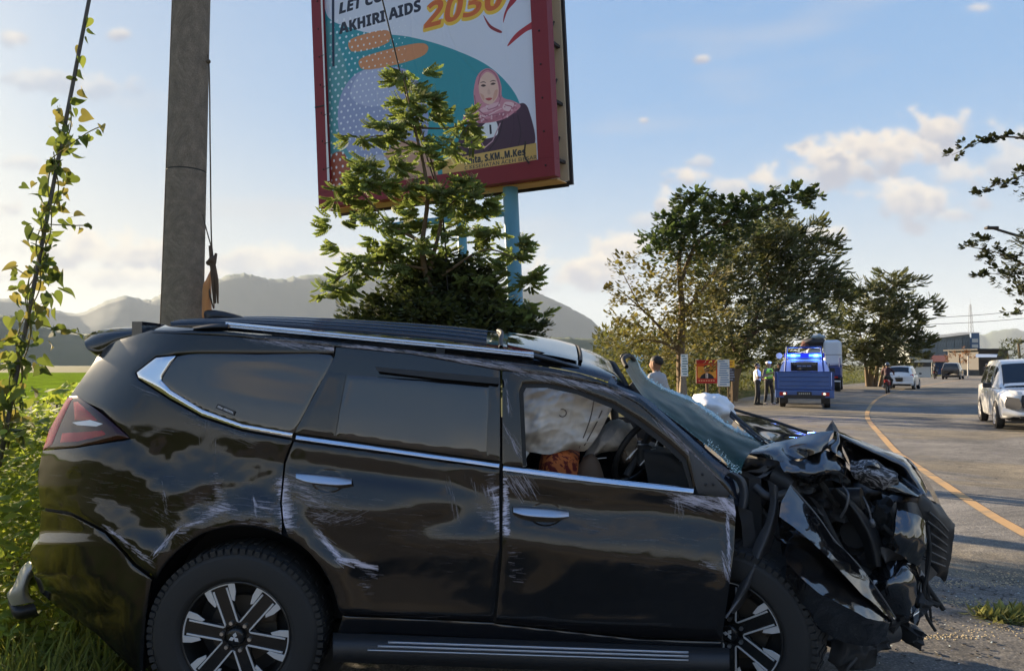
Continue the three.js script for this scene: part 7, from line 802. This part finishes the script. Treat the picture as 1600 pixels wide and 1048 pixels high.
{ // buildings along the far right of the road
  const corr = dataTex(128, (u, v) => { const q = (0.92 + 0.08 * Math.sin(u * 6.283 * 16)) * (1 + tfbm(u, v, 6, 3, 3) * 0.35); return [126 * q, 132 * q, 134 * q]; }); corr.repeat.set(3, 1);
  const grey = std(C(1, 1, 1), 0.8, { map: corr }), pale = std(S(196, 192, 184), 0.85), brown = std(S(82, 80, 78), 0.9), redR = std(S(126, 66, 48), 0.8), blueW = std(S(56, 88, 150), 0.8), dark = std(S(52, 50, 48), 0.8);
  const slab = (x0, y0, x1, y1, d, dep, mat, t, name, yb) => { const a = at(x0, y1, d), b = at(x1, y0, d); const lo = yb ?? a.y; return wpart(name, box(b.x - a.x, b.y - lo, dep, (a.x + b.x) / 2, (lo + b.y) / 2, -d - dep / 2), mat, t); };
  const w1 = thing('warehouse', 'long grey metal warehouse at the far bend of the road', 'building', place(1478, 575, 150)); { const q = [[1422, 534], [1531, 520], [1531, 575], [1422, 575]].map(([x, y]) => at(x, y, 150)); q[2].y = q[3].y = 0; const s = new THREE.Shape(q.map((p) => new THREE.Vector2(p.x, p.y))); wpart('wall', new THREE.ExtrudeGeometry(s, { depth: 14, bevelEnabled: false }).translate(0, 0, -164), std(S(128, 134, 136), 0.8), w1); wpart('roof', loft([[q[0].clone().add(new V3(-0.4, 0.05, 0.6)), q[1].clone().add(new V3(0.4, 0.05, 0.6))], [q[0].clone().add(new V3(-0.4, 0.4, -7)), q[1].clone().add(new V3(0.4, 0.4, -7))], [q[0].clone().add(new V3(-0.4, 0.05, -14)), q[1].clone().add(new V3(0.4, 0.05, -14))]], 10, 3), grey, w1); for (let i = 0; i < 8; i++) { const x = 1428 + i * 13; slab(x, 536 - i * 1.7, x + 11.5, 558, 149.85, 0.1, grey, w1, 'cladding_panel'); } }
  const sg = thing('shop_sign', 'blue and white upright sign at the warehouse corner', 'sign', place(1525, 575, 148)); slab(1519, 520, 1531, 556, 148, 0.5, std(S(84, 104, 130), 0.7), sg, 'board', 0); slab(1520, 529, 1529, 535, 147.9, 0.08, pale, sg, 'panel'); slab(1520, 538, 1529, 543, 147.9, 0.08, pale, sg, 'panel');
  const k1 = thing('roadside_stall', 'low stall with pale flat roof beside the far trees', 'stall', place(1440, 580, 120)); slab(1424, 562, 1458, 566, 118, 4, pale, k1, 'roof'); slab(1427, 566, 1456, 586, 120, 2, brown, k1, 'wall', 0); for (const x of [1425, 1441, 1457]) wpart('post', rod(at(x, 566, 118.2), at(x, 566, 118.2).setY(0), 0.06), dark, k1);
  const k2 = thing('red_roof_shop', 'small shop with rusty red roof and blue front', 'shop', place(1475, 580, 126)); wpart('roof', loft([[at(1452, 565, 123), at(1500, 565, 123)], [at(1458, 555, 128), at(1504, 555, 128)]], 8, 2), redR, k2); slab(1458, 565, 1500, 590, 126, 3, pale, k2, 'wall', 0); slab(1463, 566, 1476, 582, 125.9, 0.08, blueW, k2, 'door', 0); slab(1480, 567, 1496, 576, 125.9, 0.08, dark, k2, 'window');
  const k3 = thing('awning_shop', 'brown shop with a pale blue awning past the warehouse', 'shop', place(1550, 580, 112)); slab(1530, 547, 1576, 575, 114, 8, brown, k3, 'wall', 0); slab(1528, 544.5, 1579, 547, 113, 9, dark, k3, 'roof'); wpart('awning', loft([[at(1524, 558, 108), at(1558, 558, 108)], [at(1526, 553, 113), at(1560, 553, 113)]], 6, 2), std(S(160, 176, 196), 0.7), k3); slab(1532, 562, 1544, 580, 113.9, 0.06, dark, k3, 'doorway', 0); slab(1550, 562, 1572, 572, 113.9, 0.06, std(S(190, 170, 110), 0.7), k3, 'window');
  const wp = thing('white_post', 'slim white post in front of the far shops', 'post', place(1513, 583, 95)); wpart('shaft', rod(place(1513, 583, 95), at(1513, 557, 95), 0.07, 0.06), pale, wp); wpart('cap', new THREE.SphereGeometry(0.1, 8, 6).translate(...at(1513, 557, 95).toArray()), pale, wp);
  const wl = thing('boundary_wall', 'low white wall along the verge ahead of the cars', 'wall', place(1440, 585, 98)); slab(1424, 574, 1455, 584, 98, 0.25, pale, wl, 'wall', 0); slab(1423, 573, 1456, 574.2, 97.9, 0.4, pale, wl, 'coping');
  // trees among the buildings
  const mini = (name, label, px, d, cl, col, per, size, geo = leafGeo) => { const b = place(px, 580, d); tree(name, label, 'tree', b, [[b, at(cl[0][0], cl[0][1] + cl[0][3], d), at(cl[0][0], cl[0][1], d)], [0.2, 0.14, 0.05]], [], [[geo, leafMat(col, 0.3), clumpSpots(cl, per, size, 0.7), 0.35]]); };
  mini('rusty_tree', 'bare orange brown tree in front of the warehouse', 1500, 104, [[1500, 556, 104, 12], [1490, 558, 104, 10], [1510, 558, 104, 10], [1516, 562, 104, 7], [1500, 546, 104, 8]], [0.26, 0.14, 0.06], 520, 0.5); mini('shade_tree', 'green bushy tree beside the awning shop', 1578, 92, [[1576, 552, 92, 12], [1568, 558, 92, 9], [1586, 556, 92, 10], [1578, 544, 92, 8], [1594, 562, 92, 8]], [0.07, 0.095, 0.035], 700, 0.5); mini('verge_tree', 'pale green tree between the far trunks and the stall', 1425, 84, [[1424, 560, 84, 12], [1416, 566, 84, 10], [1432, 566, 84, 9]], [0.11, 0.12, 0.04], 600, 0.4);
  { const b = place(1592, 580, 110), t = thing('palm_tree', 'palm tree with drooping fronds behind the minivan', 'palm', b), top = at(1592, 536, 110); wpart('trunk', limb([b, b.clone().lerp(top, 0.5).add(new V3(0.2, 0, 0)), top], [0.22, 0.17, 0.14], 8), bark, t); const fr = []; for (let k = 0; k < 13; k++) { const a = k * 0.483 * 2.2, up = rr(0.1, 0.9); for (let i = 1; i < 14; i++) { const s = i / 13 * 2.3, p = top.clone().add(new V3(Math.cos(a) * s, up * s - s * s * 0.32, Math.sin(a) * s)); for (const q of [-1, 1]) fr.push([p, 0.6, new V3(-Math.sin(a) * q, -0.4, Math.cos(a) * q)]); } } leaves('crown', leafGeo, leafMat([0.08, 0.1, 0.03], 0.3), t, fr, 0.3); }
  // lattice mast
  const tb = place(1519, 572, 620), mast = thing('lattice_mast', 'tall thin lattice radio mast rising behind the warehouse', 'mast', tb), H = at(1519, 476, 620).y; const lg = []; for (const [sx, sz] of [[-1, -1], [1, -1], [1, 1], [-1, 1]]) wpart('leg', rod(new V3(tb.x + sx * 2.4, 0, tb.z + sz * 2.4), new V3(tb.x + sx * 0.5, H, tb.z + sz * 0.5), 0.16, 0.12, 5), std(S(132, 132, 136), 0.6), mast);
  for (let i = 0; i < 14; i++) { const y0 = H * i / 14, y1 = H * (i + 1) / 14, r0 = mix(2.4, 0.5, i / 14), r1 = mix(2.4, 0.5, (i + 1) / 14); wpart('brace', merge([rod(new V3(tb.x - r0, y0, tb.z + r0), new V3(tb.x + r1, y1, tb.z + r1), 0.09, 0.09, 4), rod(new V3(tb.x + r0, y0, tb.z + r0), new V3(tb.x - r1, y1, tb.z + r1), 0.09, 0.09, 4), rod(new V3(tb.x - r1, y1, tb.z + r1), new V3(tb.x + r1, y1, tb.z + r1), 0.09, 0.09, 4)]), std(S(132, 132, 136), 0.6), mast); } wpart('antenna', rod(new V3(tb.x, H, tb.z), new V3(tb.x, H + 5, tb.z), 0.1, 0.05, 5), std(S(132, 132, 136), 0.6), mast);
  // overhead wires between a pole hidden by the far tree and one past the frame
  const pA = place(1400, 600, 66), pB = place(1720, 600, 58); for (const [p, l] of [[pA, 'slim power pole standing inside the far tree crown'], [pB, 'slim power pole past the overhanging tree']]) { const t = thing('power_pole', l, 'pole', p); wpart('shaft', rod(p, p.clone().setY(8.6), 0.14, 0.1, 12), concrete, t); wpart('cross_arm', box(0.1, 0.1, 1.6, p.x, 7.9, p.z), dark, t); }
  for (const [ya, yb, l] of [[500, 471, 'upper thin power line crossing the sky above the warehouse'], [509, 485, 'lower thin power line crossing the sky above the warehouse']]) { const a = at(1400, ya, 66), b = at(1720, yb, 58), m = a.clone().lerp(b, 0.5); m.y -= 0.2; const o = shadow(new THREE.Mesh(tube([a, m, b], 0.02, 5, 30), dark)); o.name = numbered('power_line'); tag(o, l, 'power line'); scene.add(o); }
  // street lamp whose arm reaches in from the verge opposite
  const lp = place(1690, 700, 14), sl = thing('street_lamp', 'street lamp arm reaching in above the minivan', 'street lamp', lp); const arm0 = at(1690, 398, 14), tip = at(1544, 354, 14); wpart('pole', rod(lp, arm0.clone().setY(arm0.y), 0.07, 0.05, 14), dark, sl); wpart('arm', limb([arm0, at(1600, 371, 14), tip], [0.035, 0.028, 0.022], 8), dark, sl); wpart('lamp_head', box(0.22, 0.05, 0.12, ...at(1550, 356, 14).toArray(), 0.02), dark, sl);
}
scene.fog = new THREE.FogExp2(new THREE.Color(0.8, 0.9, 1.0), 0.00006);
renderer.render(scene, camera);
